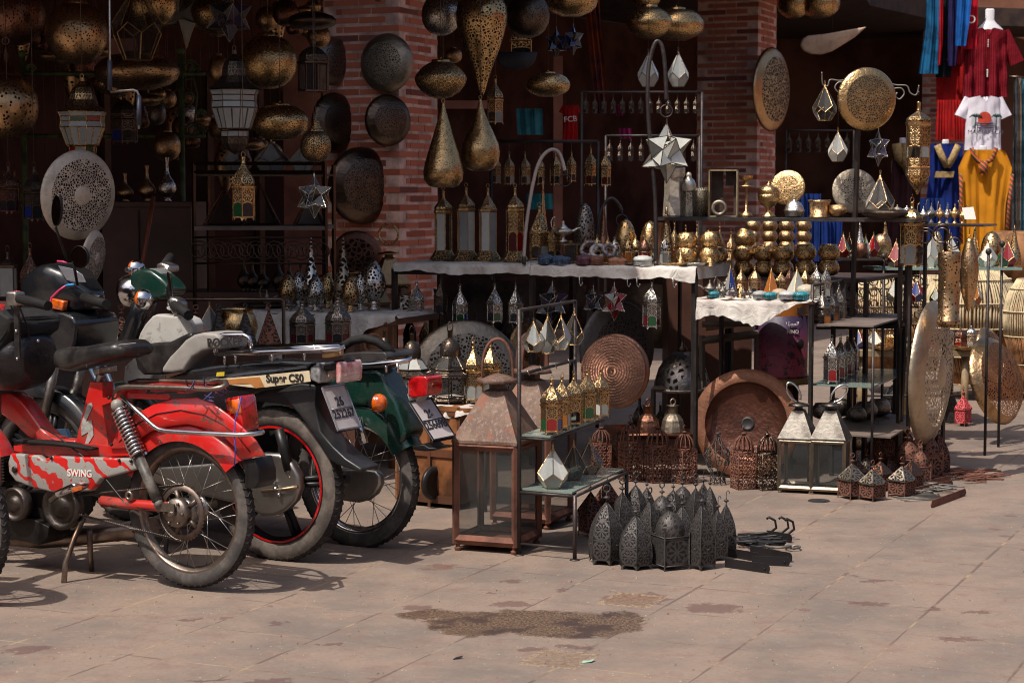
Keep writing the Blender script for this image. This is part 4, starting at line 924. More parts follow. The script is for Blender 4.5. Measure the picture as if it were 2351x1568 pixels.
for s_ in(-1,1):b.tube([(1.17,s_*.08,.29),(1.02,s_*.08,.80)],.02,8)
A.add('front_fork',b,STEEL);fender(A,1.17,.29,.33,0,170,.11,BLACKP,'front_mudguard')
z8_=z8
b=A.pl([(330,905),(360,880),(420,872),(500,862),(560,852),(640,842),(715,832),(735,845),(720,880),(600,900),(560,915),(520,960),(470,975),(380,950)],.10,-.10,.02,3,lats=(540,.10,725,.045));body=A.add('body',b,BLACKP)
A.add('tail_fairing',A.pl([(380,868),(440,848),(500,838),(620,828),(745,832),(795,824),(790,845),(712,860),(640,868),(500,880)],.09,-.09,.012,2,lats=(540,.095,770,.035)),BLACKP)
b=A.pl([(556,900),(650,888),(708,880),(745,884),(742,930),(757,990),(790,1025),(822,1052),(864,1076),(860,1084),(800,1068),(780,1055),(745,1005),(700,950),(680,930),(600,922),(560,925)],.06,-.06,.008,2);A.add('rear_mudguard',b,plain('mudguard_plastic',(.011,.012,.014),.36,var=.5,vsc=7,col2=(.032,.030,.029)))
STR=plain('stripe_cream',(.60,.50,.33),.4,var=.15);STO=plain('stripe_orange',(.42,.17,.05),.4,var=.2)
sd=A.add('side_stripe',A.pl(z8([(70,478),(350,455),(620,428),(628,488),(368,522),(320,524),(160,505),(70,500)]),.1035,.1005),STR)
A.add('orange_stripe',A.pl(z8([(90,484),(345,464),(372,520),(322,526),(295,500),(165,506),(90,503)]),.1050,.1037),STO,sd)
A.add('lettering',text_mesh('Super C50',.040,DARKT,(-1,0,.06),(0,0,1),A.P(653.5,869,.1058),bold=.0012),None,sd)
tl=A.add('tail_light',A.pl(z8([(612,440),(640,412),(720,392),(770,384),(780,500),(740,500),(650,482),(618,462)]),.075,-.075,.012,3),CLL)
A.add('red_lens',A.pl(z8([(766,384),(815,378),(838,392),(850,450),(845,488),(830,500),(770,502)]),.072,-.072,.012,3),plain('red_lens_pale',(.42,.06,.07),.15,coat=1,var=.3,vsc=12,col2=(.6,.45,.42)),tl)
A.add('light_trim',A.pl(z8([(590,445),(640,400),(700,385),(700,393),(642,414),(616,444),(622,466),(652,486),(645,494),(605,470)]),.078,-.078,.004,1),BLACKP,tl)
def plate(bk,pc,top,bot,t1,t2,lw,par=None,tilt_=0):
 """plate facing rearwards, centre line from top to bottom seen points"""
 a=bk.P(*top,0);c=bk.P(*bot,0);up=(a-c).normalized();nrm=Vector((0,1,0)).cross(up).normalized()
 if nrm.x>0:nrm=-nrm
 b=MB();h=(a-c).length;m_=(a+c)/2;lat=Vector((0,1,0))
 def q(x,y,d=0):return m_+lat*x+up*y+nrm*d
 b.extr([q(-lw/2,-h/2),q(lw/2,-h/2),q(lw/2,h/2),q(-lw/2,h/2)],-nrm*.004);pb=bk.add('number_plate',b,PLATE)
 b=MB();F=[[q(-lw/2,-h/2,.001),q(lw/2,-h/2,.001),q(lw/2,h/2,.001),q(-lw/2,h/2,.001)]];b.frame(F,.004,4);b.tube([q(-lw*.47,-.003,.001),q(lw*.47,-.003,.001)],.0022,4);bk.add('plate_rim',b,BLKPL if bk is not B_ else STEEL,pb)
 right=-lat
 bk.add('lettering',text_mesh(t1,lw*.34,DARKT,right,up,q(0,h*.13,.0016),bold=.0012),None,pb)
 bk.add('lettering',text_mesh(t2,lw*.315,DARKT,right,up,q(0,-h*.15,.0016),bold=.0010),None,pb)
 b=MB();b.extr([q(-lw*.45,-h*.53,-.012),q(lw*.45,-h*.53,-.012),q(lw*.45,h*.5,-.012),q(-lw*.45,h*.5,-.012)],nrm*.007);bk.add('plate_bracket',b,BLKPL,pb)
 return pb
plate(A,None,(765,886),(802,984),'26','252267',.145)
b=A.tb(z8([(180,335,.09),(105,338,.09),(98,320,.09),(103,262,.09),(118,240,.09),(150,232,.085),(260,232,.085),(285,245,.085),(300,310,.085)]),.010,8)
A.tb(z8([(105,338,.10),(350,328,.10),(640,318,.10),(790,306,.09),(806,298,.05),(800,292,-.05),(760,290,-.09),(300,300,-.10)]),.011,b=b)
A.tb(z8([(300,318,.03),(560,308,.03),(780,298,.03)]),.007,b=b);A.tb(z8([(300,309,-.04),(560,299,-.04),(780,292,-.04)]),.007,b=b)
for q in((150,395,.1,335),(210,388,.1,332),(412,382,.1,325),(592,372,.1,319),(790,340,.08,305)):A.tb(z8([(q[0],q[1],q[2]),(q[0]+2,q[3],q[2])]),.006,6,b=b)
A.add('luggage_rack',b,CHROME)
s_=part('wood_block',A.pl(z8([(690,330),(735,318),(762,316),(762,350),(735,352),(728,358),(690,358)]),.09,.03,.003,1).mesh('wood_block',plain('pine',(.45,.27,.12),.7)));s_.location=A.o;s_.rotation_euler=(0,0,HD);tag(s_,'small pine wood blocks on the black motorcycle rack','wood block')
b=A.pl(z6([(915,1165),(930,1130),(985,1078),(1100,1068),(1250,1065),(1330,1035),(1420,1005),(1480,998),(1480,1050),(1380,1160),(1180,1285),(1000,1288),(940,1245)]),.10,-.10,.03,3);st=A.add('seat',b,LEA)
b=A.pl(z6([(1098,1272),(1112,1235),(1175,1165),(1255,1105),(1320,1050),(1400,1012),(1480,998),(1600,1003),(1645,1030),(1650,1112),(1560,1112),(1480,1128),(1390,1168),(1335,1225),(1310,1262),(1200,1275)]),.112,-.06,.016,3);g_=A.add('seat_cover',b,LEAG,st)
A.add('lettering',text_mesh('ROCKER',.044,DARKT,(-1,0,.07),(0,0,1),A.P(*z6([(1538,1066)])[0],.1195),bold=.0016),None,g_)
A.add('sticker',A.pl(z8([(108,438),(150,436),(148,458),(104,460)]),.1065,.1035),plain('sticker_yellow',(.70,.52,.03),.5))
b=A.pl([(340,1082),(360,1072),(450,1066),(560,1056),(600,1040),(640,1042),(668,1062),(684,1092),(686,1120),(676,1150),(655,1172),(630,1184),(600,1185),(560,1160),(430,1132),(345,1108)],.105,.06,.014,3);cc_=A.add('chain_case',b,ALU)
A.add('case_clamp',A.tb([(600,1127,.112),(640,1124,.117),(684,1118,.112)],.006),metal('brass_old',(.35,.25,.16),.4),cc_)
b=MB()
for q in((632,1122),(640,1136),(628,1108)):b.ball(A.P(*q,.118),.009,8)
A.add('axle_nuts',b,CHROME,cc_)
A.add('swing_arm',A.tb([(560,1120,-.08),(640,1110,-.08),(745,1100,-.07),(800,1098,-.07)],.018),BLKPL)
A.add('shock_absorber',A.tb([(640,985,.095),(652,1030,.095),(664,1080,.095)],.020,10),BLKPL);A.add('shock_rod',A.tb([(655,1030,.095),(668,1095,.095)],.012,8),CHROME)
b=A.pl([(140,1000),(300,985),(420,980),(520,1000),(560,1060),(480,1130),(300,1160),(180,1130)],.10,-.10,.02,3);A.add('engine',b,metal('engine_block',(.055,.05,.048),.5,dirt=.5))
A.add('exhaust',A.tb([(260,1150,-.10),(420,1165,-.14),(560,1140,-.15),(680,1110,-.15)],.030,12,r2=.042),STEEL);A.add('centre_stand',A.tb([(400,1150,.02),(385,1220,.10),(380,1275,.13)],.010),BLKPL);A.add('footboard',A.pl([(180,1010),(420,985),(425,1005),(185,1035)],.17,-.17,.006),RUB);A.add('battery_box',A.pl([(420,945),(560,930),(570,1010),(430,1040)],.09,-.09,.015),BLKPL)
A.add('leg_shield_frame',A.pl([(128,985),(150,985),(200,1120),(172,1120)],.15,.13),plain('frame_blue',(.03,.06,.11),.45))
b=MB()
for q in((205,840,262,935),(222,840,275,960),(240,842,290,945)):A.tb([(q[0],q[1],.12),((q[0]+q[2])/2-4,(q[1]+q[3])/2,.12),(q[2],q[3],.12)],.010,6,b=b)
A.add('leg_shield_ribs',b,plain('frame_blue',(.03,.06,.11),.45))
b=A.loft([(*z6([(x,a)])[0],z6([(x,c)])[0][1],w)for x,a,c,w in((215,695,765,.05),(245,600,800,.085),(300,572,835,.10),(365,528,855,.108),(430,518,862,.110),(520,560,855,.10),(590,640,850,.08),(660,715,835,.05))],.42);ck_=A.add('cockpit',b,BLACKP)
A.add('windscreen',A.pl(z6([(395,540),(500,562),(560,600),(585,655),(520,655),(455,640)]),.120,.114,.002,fit=False),plain('visor',(.16,.16,.18),.15,coat=1),ck_)
A.add('trim_line',A.tb(z6([(347,858,.117),(338,820,.117),(352,760,.117),(400,712,.117),(450,678,.117)]),.0045,5),plain('pink_line',(.60,.04,.16),.4),ck_)
A.add('trim_line',A.tb(z6([(450,678,.117),(470,672,.117),(508,671,.117)]),.0045,5),plain('blue_line',(.02,.28,.62),.4),ck_);A.add('trim_line',A.tb(z6([(392,510,.10),(430,513,.10),(458,523,.10)]),.0045,5),plain('pink_line',(.6,.04,.16),.4),ck_)
A.add('indicator',A.pl(z6([(352,762),(438,785),(425,852),(345,832)]),.122,.095,.005),ORL,ck_)
b=A.pl(z6([(300,880),(380,850),(560,860),(690,890),(735,930),(738,980),(715,1070),(640,1180),(420,1180),(310,1090),(295,950)]),.13,-.13,.04,3);A.add('leg_shield',b,BLACKP)
hb_=A.add('handlebar',A.tb(z6([(560,735,-.05),(620,745,.1),(690,765,.22)]),.012),BLKPL);A.add('grip',A.tb(z6([(575,760,.10),(728,805,.28)]),.019,10),RUB,hb_)
def mirror(bk,base,stem,c,w_,h_,tilt,face=True):
 m_=bk.tb([base,stem],.006,6);me=bk.add('mirror',m_,BLKPL)
 c_=bk.P(*c);M_=Matrix.Translation(c_)@Matrix.Rotation(tilt,4,'Y')@Matrix.Rotation(-PI/2,4,'X');b=MB()
 b.lathe([(0,-.02),(.6,-.018),(.95,-.008),(1,.003),(.93,.006)],24,M=M_@Matrix.Diagonal((w_,h_,1,1)));bk.add('mirror_shell',b,BLKPL,me)
 b=MB();b.lathe([(0,.0035),(.92,.0035)],24,M=M_@Matrix.Diagonal((w_,h_,1,1)));bk.add('mirror_glass',b,metal('mirror',(.13,.10,.09),.05,dirt=0,bump=0),me)  # dark brown reflection is put into the mirror colour
mirror(A,(154,598,.05),(127,520,.17),(131,483,.18),.026,.064,-.1)
mirror(A,(178,655,.16),(168,600,.2),(184,590,.2),.045,.045,.3)
Cc=Bike('motorcycle','dark green motorcycle with cream leg shields and round chrome headlight, farthest of the three',822,1095,7.70,'motorcycles parked in a row')
A=Cc;zc=A.zc;wheel(A,0,zc,.283,.066,TY1,30,rim_mat=CHROME,hub=.06);wheel(A,1.17,.28,.28,.06,TY1,30,rim_mat=CHROME)
b=MB()
for s_ in(-1,1):b.tube([(1.17,s_*.08,.28),(1.0,s_*.07,.80)],.02,8)
A.add('front_fork',b,STEEL);fender(A,1.17,.28,.32,0,170,.11,GREENP,'front_mudguard')
b=A.pl(z8([(700,470),(830,440),(900,420),(1050,418),(1085,440),(1120,520),(1180,600),(1215,690),(1250,780),(1200,850),(1165,790),(1120,710),(1060,660),(980,628),(860,625),(820,600),(700,560)]),.07,-.07,.02,3);A.add('body',b,GREENP)
fender(A,0,zc,.318,152,30,.12,GREENP,drop=.05)
A.add('mudguard_tip',A.pl(z8([(1190,845),(1290,838),(1330,855),(1418,860),(1380,872),(1300,876),(1200,868)]),.06,-.06,.004),BLKPL)
A.add('seat_pad',A.pl(z8([(795,365),(805,340),(850,330),(1000,325),(1150,326),(1172,340),(1176,358),(1160,372),(980,386),(880,388),(800,380)]),.095,-.095,.018,3),LEA)
b=A.tb(z8([(800,392,.10),(900,398,.10),(960,396,.10),(1080,384,.10),(1165,372,.085),(1180,362,.05),(1178,356,-.05),(1150,350,-.09)]),.010,8)
for q in(910,1046,1110):A.tb(z8([(q,440,.1),(q,390,.1)]),.006,6,b=b)
A.add('luggage_rack',b,CHROME)
A.add('wrapped_grab_bar',A.tb(z8([(785,330,.05),(815,290,.05),(860,262,.05),(930,250,.05),(1000,268,.05),(1060,310,.04),(1090,350,.02)]),.0175,10),RUB)
b=A.pl(z8([(1168,500),(1172,478),(1190,464),(1250,460),(1328,462),(1345,475),(1350,520),(1342,560),(1325,572),(1215,578),(1180,572),(1170,550)]),.055,-.055,.014,3);tl=A.add('tail_light',b,REDL)
A.add('light_rim',A.pl(z8([(1163,502),(1180,482),(1192,575),(1172,565)]),.058,-.058,.006),CHROME,tl);A.add('light_bracket',A.pl(z8([(1160,555),(1230,570),(1210,610),(1175,600)]),.035,-.035,.004),CREAMP,tl)
plate(A,None,z8([(1236,592)])[0],z8([(1370,802)])[0],'26','256698',.155)
ind=A.tb([(835,921,.05),(870,924,.10)],.009);iq=A.add('indicator',ind,CHROME);b=MB();c_=A.P(*z8([(1000,607)])[0],.14);M_=Matrix.Translation(c_)@Matrix.Rotation(-PI/2,4,'Y')
b.lathe([(.036,-.01),(.036,.01),(.030,.025),(.016,.036),(0,.039)],20,M=M_);A.add('indicator_lens',b,ORL,iq);b=MB();b.lathe([(0,-.03),(.022,-.028),(.036,-.012),(.038,-.004)],20,M=M_);A.add('indicator_shell',b,BLKPL,iq)
A.add('chain_case',A.pl(z8([(800,975),(860,975),(920,975),(985,985),(1010,1010),(1012,1060),(985,1115),(940,1150),(890,1162),(800,1150)]),.095,.055,.012,3),ALU)
A.add('shock_absorber',A.tb(z8([(890,690,.09),(905,760,.09),(925,830,.09)]),.018,10),CHROME)
A.add('engine',A.pl([(330,960),(470,930),(600,930),(700,960),(700,1060),(620,1120),(420,1150),(330,1100)],.10,-.10,.02,3),metal('engine_block',(.055,.05,.048),.5,dirt=.5))
A.add('exhaust',A.tb([(420,1120,-.10),(560,1130,-.14),(700,1105,-.15),(840,1075,-.15)],.030,12,r2=.042),STEEL)
A.add('centre_stand',A.tb([(560,1130,.02),(545,1190,.09),(540,1240,.12)],.010),BLKPL);A.add('footboard',A.pl([(400,985),(620,965),(625,985),(405,1010)],.16,-.16,.006),RUB)
b=A.pl(z6([(880,612),(905,592),(1000,560),(1080,572),(1165,620),(1215,655),(1248,695),(1252,720),(1235,745),(1180,770),(1100,768),(1000,748),(930,742),(900,720),(885,660)]),.058,-.058,.024,3);nc=A.add('headlight_nacelle',b,GREENP)
c_=A.P(*z6([(890,715)])[0],0);b=MB();M_=Matrix.Translation(c_)@Matrix.Rotation(PI/2+.05,4,'Y');b.lathe([(.030,-.09),(.060,-.075),(.070,-.03),(.073,.0),(.068,.018),(.060,.015)],32,M=M_);hl=A.add('headlight',b,CHROME)
b=MB();b.lathe([(0,.03),(.04,.026),(.062,.012)],24,M=M_);A.add('headlight_lens',b,CLL,hl)
for(q,lt)in(((985,772),.15),((935,565),-.13)):
 c_=A.P(*z6([q])[0],lt);M_=Matrix.Translation(c_)@Matrix.Rotation(PI/2,4,'Y')
 b=MB();b.tube([c_,c_+Vector((0,-lt*.5,0))],.012,8);iq=A.add('indicator',b,CHROME)
 b=MB();b.lathe([(.041,.0),(.038,.018),(.022,.034),(0,.038)],22,M=M_);A.add('indicator_lens',b,ORL,iq)
 b=MB();b.lathe([(0,-.036),(.02,-.033),(.038,-.018),(.043,.0)],22,M=M_);A.add('indicator_shell',b,CHROME,iq)
A.add('speedometer',A.pl(z6([(1005,572),(1030,558),(1090,565),(1150,595),(1172,625),(1150,638),(1080,622),(1020,600)]),.03,-.05,.006),glass('dial',(.25,.25,.25),.3),nc)
hb_=A.add('handlebar',A.tb(z6([(1130,560,-.10),(1150,620,0),(1165,790,.12),(1160,830,.14)]),.013),CHROME)
A.add('grip',A.tb(z6([(1185,795,.14),(1290,880,.26)]),.021,10),RUB,hb_);A.add('grip',A.tb(z6([(1120,545,-.16),(1165,482,-.28)]),.020,10),RUB,hb_)
A.add('lever_clamp',A.pl(z6([(1135,775),(1160,752),(1200,765),(1228,800),(1225,860),(1180,885),(1160,840)]),.17,.11,.012),STEEL,hb_);A.add('lever_clamp',A.pl(z6([(1065,528),(1100,518),(1155,540),(1160,585),(1100,590),(1068,560)]),-.10,-.17,.012),STEEL,hb_)
b=A.pl(z6([(840,1345),(848,1230),(900,1180),(935,1060),(955,1000),(990,940),(1040,885),(1070,872),(1200,888),(1222,868),(1300,905),(1322,940),(1318,990),(1300,1045),(1200,1100),(1100,1180),(1040,1300),(1000,1345)]),.17,.10,.015,3);A.add('leg_shield',b,CREAMP)
A.add('steering_column',A.tb(z6([(1000,760,.0),(950,900,.0),(900,1040,.0),(860,1130,.0)]),.05,12),BLACKP)
Dm=Bike('moped','parked moped cut off by the left edge, only its front tyre in view',-118,1232,6.62)
A=Dm;wheel(A,0,.275,.275,.055,TY1,30,rim_mat=RUSTCH);A.add('mudguard_stay',A.tb([(-118,1232,.06),(-90,1030,.06)],.012),STEEL);fender(A,0,.275,.31,20,85,.10,BLACKP,'mudguard')
b=MB();b.tube([(0,.06,.275),(.14,.06,.72),(.2,.05,.95)],.017,8);b.tube([(0,-.06,.275),(.14,-.06,.72),(.2,-.05,.95)],.017,8);b.tube([(.2,-.28,1.0),(.2,.28,1.0)],.011,8);b.tube([(.2,0,.7),(.55,0,.45),(.9,0,.5)],.03,8);A.add('fork',b,BLACKP)
FR_=dict(globe=.88,saucer=.88,onion=.88,spindle=.88,teardrop=.95,fatdrop=.95,cylinder=.92,leaf=.92)
PW=dict(globe=1.,saucer=1.,onion=1.,spindle=.5,teardrop=.51,fatdrop=.57,cylinder=.30,leaf=.29,egg=.44,eggflat=.54,spire=.25,cone=.34,vase=.44)
def Xof(px,Y):return(px-CX)*Y/FPX
def Zof(py,Y):return W(CX,py,Y).z
def on(parts,name,label,cat,px,pyt,Y,z,wpx=None,pw=1.0,**k):
 """stands on a surface at height z; its top is seen at pyt"""
 h=Zof(pyt,Y)-z;w=h if wpx is None else wpx*mpp(Y)/pw
 return put(parts,name,label,cat,(Xof(px,Y),Y,z),(w,w,h),**k)
def wire_to(o,top,r=.0016,z0=1.0):
 s=o.scale;L_=(top-o.location.z)/s.z
 if L_<=z0:return
 b=MB();b.tube([(0,0,z0),(0,0,L_)],r/s.x,5);part('hanging_wire',b.mesh('hanging_wire',mt('dark')),o)
OL=[]
def hang(parts,name,label,cat,px,pyt,pyb,Y,wpx=None,pw=1.0,fr=1.0,top=2.66,z0=1.0,**k):
 h=(pyb-pyt)/fr*mpp(Y);w=h if wpx is None else wpx*mpp(Y)/pw
 o=put(parts,name,label,cat,W(px,pyb,Y),(w,w,h),**k);wire_to(o,top,z0=z0);OL.append(o);return o
def shade(shape,metalc,name,label,px,pyt,pyb,Y,wpx,top=2.66,pat='dots',sc=16,th=None,group=None,rz=0,cat='lamp',**k):
 p_=proto(('sh',shape,metalc,pat,sc,th),k_shade,shape,metalc,pat,sc,th)
 return hang(p_,name,label,cat,px,pyt,pyb,Y,wpx,PW[shape],FR_.get(shape,1),top,1.0,group=group,rz=rz)
def disc(metalc,label,px,py,w,h,Y,side=1,roll=0.0,lean=0.0,pat='cells',sc=9.0,th=.12,depth=.10,rim=.30,through=False,boss=False,group=None,name='pierced_disc',flip=False):
 p_=proto(('disc',metalc,pat,sc,th,depth,rim,through,boss),k_disc,metalc,pat,sc,th,depth,rim,through,boss)
 D=max(w,h)*mpp(Y);ratio=min(1.0,max(.15,min(w,h)/max(w,h)));phi=side*math.acos(ratio)-math.atan((px-CX)/FPX)
 R_m=Matrix.Rotation(roll,3,'Y')@Matrix.Rotation(phi,3,'Z')@Matrix.Rotation(PI/2-lean,3,'X')
 if flip:R_m=R_m@Matrix.Rotation(PI,3,'X')
 o=put(p_,name,label,'disc',W(px,py,Y),(D,D,D),group=group);o.rotation_euler=R_m.to_euler();return o
def single(name,b,mat,label,cat,loc=(0,0,0),group=None,rz=0,pn=None):
 o=part(name,b.mesh(name,mat));o.location=loc;o.rotation_euler=(0,0,rz);return tag(o,label,cat,group)
IRON=mt('dark');IR2=metal('iron_tube',(.035,.032,.032),.45,metallic=.6,dirt=.6,dcol=(.10,.07,.06));WOOD=plain('wood_brown',(.14,.055,.025),.6)
n=N('cloth_white');oc=n.co('Object');a=n.noise(oc,6,5,.6);CLOTH=n.fin(n.bsdf(n.mix(n.step(a,.35,.7),(.60,.57,.52,1),(.42,.37,.34,1)),.9,0,n.bump(n.noise(oc,14,4,.6,dist=1.0),.7,.02),Specular_IOR_Level=.15))
def table_cloth(name,label,A,B,dv,z,drops,cat='tablecloth',seed=0,mat=None,waves=.012):
 """sheet on a table: A, B front corners (x, y), dv depth vector, drops = hanging lengths along the front"""
 A=Vector((*A,z));B=Vector((*B,z));dv=Vector((*dv,0));b=MB();nx=64;rows=[]
 fw=Vector((dv.x,dv.y,0)).normalized()
 r_=random.Random(seed);ph=[r_.uniform(0,6)for _ in range(4)]
 for i in range(nx+1):
  t=i/nx;P0=A.lerp(B,t);f=t*(len(drops)-1);k=min(int(f),len(drops)-2);dr=drops[k]+(drops[k+1]-drops[k])*(f-k)
  dr*=1+.03*math.sin(t*31+ph[3])+.03*math.sin(t*83+ph[1])
  w_=waves*(math.sin(t*23+ph[0])+.6*math.sin(t*51+ph[1])+.3*math.sin(t*97+ph[2]));col=[]
  for j,(d_,zz)in enumerate(((1,0),(.6,.002),(.2,0),(.04,0),(0,-.004))):col.append(b.v(P0+dv*d_+Vector((0,0,zz+(.0015*math.sin(t*60+j*2)if 0<j<4 else 0)))))
  for j in range(1,7):q=j/6;col.append(b.v(P0-fw*(.006+w_*q*(1 if dr>.03 else.3)+.10*dr*q)+Vector((0,0,-.004-dr*q))))
  rows.append(col)
 for p_,q_ in zip(rows,rows[1:]):
  for j in range(len(p_)-1):b.f([p_[j],p_[j+1],q_[j+1],q_[j]],None,True)
 b.wob(.007,16.0,seed)
 for s_,P0 in((0,A),(1,B)):
  d0=drops[0]if s_==0 else drops[-1];out=(A-B).normalized()if s_==0 else(B-A).normalized();prev=None
  for i in range(13):
   t=i/12;w_=.006*math.sin(t*17+s_);p1=P0+dv*t+out*.004;p2=P0+dv*t+out*(.01+w_)+Vector((0,0,-d0*.8));cur=(b.v(p1),b.v(p2))
   if prev:b.f([prev[0],prev[1],cur[1],cur[0]],None,True)
   prev=cur
 o=part(name,b.mesh(name,mat or CLOTH));return tag(o,label,cat)
def rack(name,label,parts_,cat='shelf'):
 """parts_ = list of (part name, material, list of (a, b, r)) bars; root at the first point's foot"""
 e=empty(name,(0,0,0),label,cat)
 for pn,m,bars in parts_:
  for a,c,r in bars:
   b=MB();b.tube([a,c],r*1.3,4,smooth=False)if pn!='board' else b.extr([a,c[0],c[1],c[2]],(0,0,-r));part(pn,b.mesh(pn,m),e)
 return e
def scroll_pts(c,ax,R,turns=1.6,st=0.0,sg=1):
 c=Vector(c);ax=Vector(ax).normalized();return[c+ax*(R*(1-.55*t/24)*math.cos(st+sg*2*PI*turns*t/24))+Vector((0,0,R*(1-.55*t/24)*math.sin(st+sg*2*PI*turns*t/24)))for t in range(25)]
LW='hanging lamps under the awning'
shade('globe','bronze','globe_lamp','big round pierced brass globe hanging beside the glass polyhedron at the top left',177,12,148,9.8,142,sc=22,th=.30)
shade('globe','copper','globe_lamp','reddish copper pierced globe cut off by the top left corner',36,-40,106,10.1,138,sc=22,th=.30)
shade('globe','bronze','globe_lamp','large dotted brass globe with conical cap half cut by the left edge',14,172,322,9.6,150,sc=17,th=.32)
oL=OL[-1];b=MB();p0=W(14,172,9.6);k_=mpp(9.6);b.lathe([(34*k_,-.008),(30*k_,8*k_),(16*k_,20*k_),(11*k_,36*k_),(6*k_,50*k_),(5*k_,66*k_),(0,68*k_)],20);b.ring((0,0,76*k_),8*k_,1.4*k_)
addpart(oL,'cap',b.xf(Matrix.Translation(p0)),mt('copper'))
shade('saucer','bronze','drum_lamp','wide flattened pierced brass drum lamp below the glass polyhedron',315,126,206,10.6,194,sc=22,th=.30)
shade('globe','brass','globe_lamp','brass globe lamp partly behind the glass polyhedron at the top',347,-50,66,10.9,118,sc=22,th=.30)
hang(proto(('drop','bronze','c6'),k_drop,'bronze',('clear',),6,.34,.42,.30),'glass_polyhedron_lantern','large clear glass faceted lantern hanging over the brass drum lamp','lantern',316,-55,138,10.2,118,.68,rz=.35)
hang(proto(('star','bronze','mist'),k_star,'bronze',('mist','smoke'),1.6),'star_lantern','pale glass star lantern hanging behind the globes at the top left','star lantern',428,-72,112,11.6,150)
shade('onion','brass','cone_lamp','conical brass shade with dark glass below beside the purple star',498,-20,86,11.4,118,sc=22,th=.30)
hang(proto(('star','dark','purple'),k_star,'oldsilver',('purple','smoke','dark')),'star_lantern','purple grey glass star lantern at the top of the left stall','star lantern',527,-16,98,9.9,116,rz=.3)
hang(proto(('bell',1),k_bell,'brass',('green','red','mist')),'brass_glass_lantern','gold bell topped lantern with white, red and green glass above the big pierced disc','lantern',191,172,385,9.4,122,.67,top=2.66)
hang(proto(('bell',2),k_bell,'dark',('mist',)),'white_glass_lantern','dark bell topped lantern with white glass bands, left of the patterned globe','lantern',540,108,356,9.3,128,.67)
shade('globe','brass','globe_lamp','brass globe lamp etched with scalloped bands beside the white glass lantern',616,86,205,10.4,134,pat='scallop',sc=.9)
shade('saucer','brass','drum_lamp','flattened gold pierced lamp under the scalloped brass globe',643,243,321,10.0,132,sc=22,th=.30)
shade('saucer','dark','saucer_lamp','dark pierced saucer lamp in front of the brick pillar top',716,31,68,10.5,112,sc=22,th=.30)
hang(proto(('hex8','dark','dk'),k_hex,'dark',('smoke','dark'),'dome',8,.25,.22,.62,True,False,False,1.2),'dark_lantern','near black octagonal lantern in front of the brick pillar','lantern',720,84,248,9.7,76,.55)
shade('globe','gold','globe_lamp','small gold pierced globe with tall cap left of the dark discs',725,300,374,9.6,72,pat='cells',sc=20)
oL=OL[-1];b=MB();p0=W(725,302,9.6);k_=mpp(9.6);b.lathe([(20*k_,-.004),(17*k_,5*k_),(10*k_,12*k_),(8*k_,24*k_),(2*k_,27*k_),(2*k_,44*k_),(0,44*k_)],18);addpart(oL,'cap',b.xf(Matrix.Translation(p0)),mt('brass'))
hang(proto(('hexg',1),k_hex,'gold',('green','dark','red'),'onion',6,.21),'brass_lantern','small gold lantern with green and red panes hanging over the glass pyramids','lantern',560,352,508,9.0,60,.48)
hang(proto(('star','silver','clear'),k_star,'silver',('dark','clear','smoke')),'star_lantern','wire edged dark glass star lantern hanging over the right glass pyramid','star lantern',722,404,502,9.1,88,rz=.2)
hang(proto(('hexd',1),k_hex,'dark',('dark','blue'),'dome',6,.26),'dark_lantern','black lantern hanging in shadow behind the awning crank','lantern',286,212,332,11.0,70,.60)
shade('globe','bronze','globe_lamp','small bronze globe hanging in the shade above the long necked vases',383,304,371,11.8,66,sc=22,th=.30)
shade('globe','silver','globe_lamp','small shiny silver globe behind the green iron post',427,238,290,12.3,50,sc=22,th=.30)
shade('globe','oldsilver','globe_lamp','small dull metal globe left of the shiny silver globe',361,238,288,12.4,42,sc=22,th=.30)
shade('globe','bronze','globe_lamp','small bronze globe behind the white banded lantern',502,128,192,11.3,46,sc=22,th=.30)
Y=8.6;e=empty('awning_crank',W(250,0,Y),'steel crank handle with dark blue grips hanging from the awning','crank');b=MB();o_=e.location
b.tube([W(251,-110,Y)-o_,W(252,208,Y)-o_,W(254,212,Y)-o_,W(305,207,Y)-o_,W(315,210,Y)-o_,W(318,218,Y)-o_,W(319,297,Y)-o_],.006,8);part('rod',b.mesh('rod',STEEL),e)
for a_,c_ in(((252,140),(252,208)),((319,220),(319,288))):
 b=MB();b.tube([W(*a_,Y)-o_,W(*c_,Y)-o_],.011,10);part('grip',b.mesh('grip',plain('grip_blue',(.035,.04,.065),.5)),e)
def facey(px,off=.10):
 k=Xof(px,1.0);fx,fy=P1;t=(k*fy-fx)/(-E1.x+k*-(-E1.y))if True else 0
 t=(fx-k*fy)/(E1.x-k*E1.y);return fy-E1.y*t-off
DG='dark pierced discs on the brick pillar'
for px,py,w,h,mc,lb,sp in((888,146,117,135,'tin','silvery pierced disc, upper right of the five on the brick pillar',10.0),(762,140,78,112,'oldsilver','pale pierced disc behind the dark lantern, upper left on the brick pillar',10.0),(768,283,102,138,'dark','dark disc behind the small gold globe, middle left on the brick pillar',10.0),(890,277,103,118,'dark','small dark disc under the silvery one on the brick pillar',10.0),(830,427,150,177,'dark','largest dark pierced disc, lowest on the brick pillar',11.0)):
 disc(mc,lb,px,py,w,h,facey(px),1 if mc!='tin' else-1,sc=sp*3.0,th=.16,group=DG,depth=.14)
disc('pale','big pale pierced disc with triangle lattice and plain hub behind the black mirror',180,448,165,206,9.1,1,roll=.12,sc=34,th=.13,rim=.20,boss=True,depth=.06)
disc('pale','smaller pale pierced disc half hidden below the big one',212,592,50,128,9.0,1,roll=.16,sc=30,th=.13,rim=.22,boss=True,depth=.08)
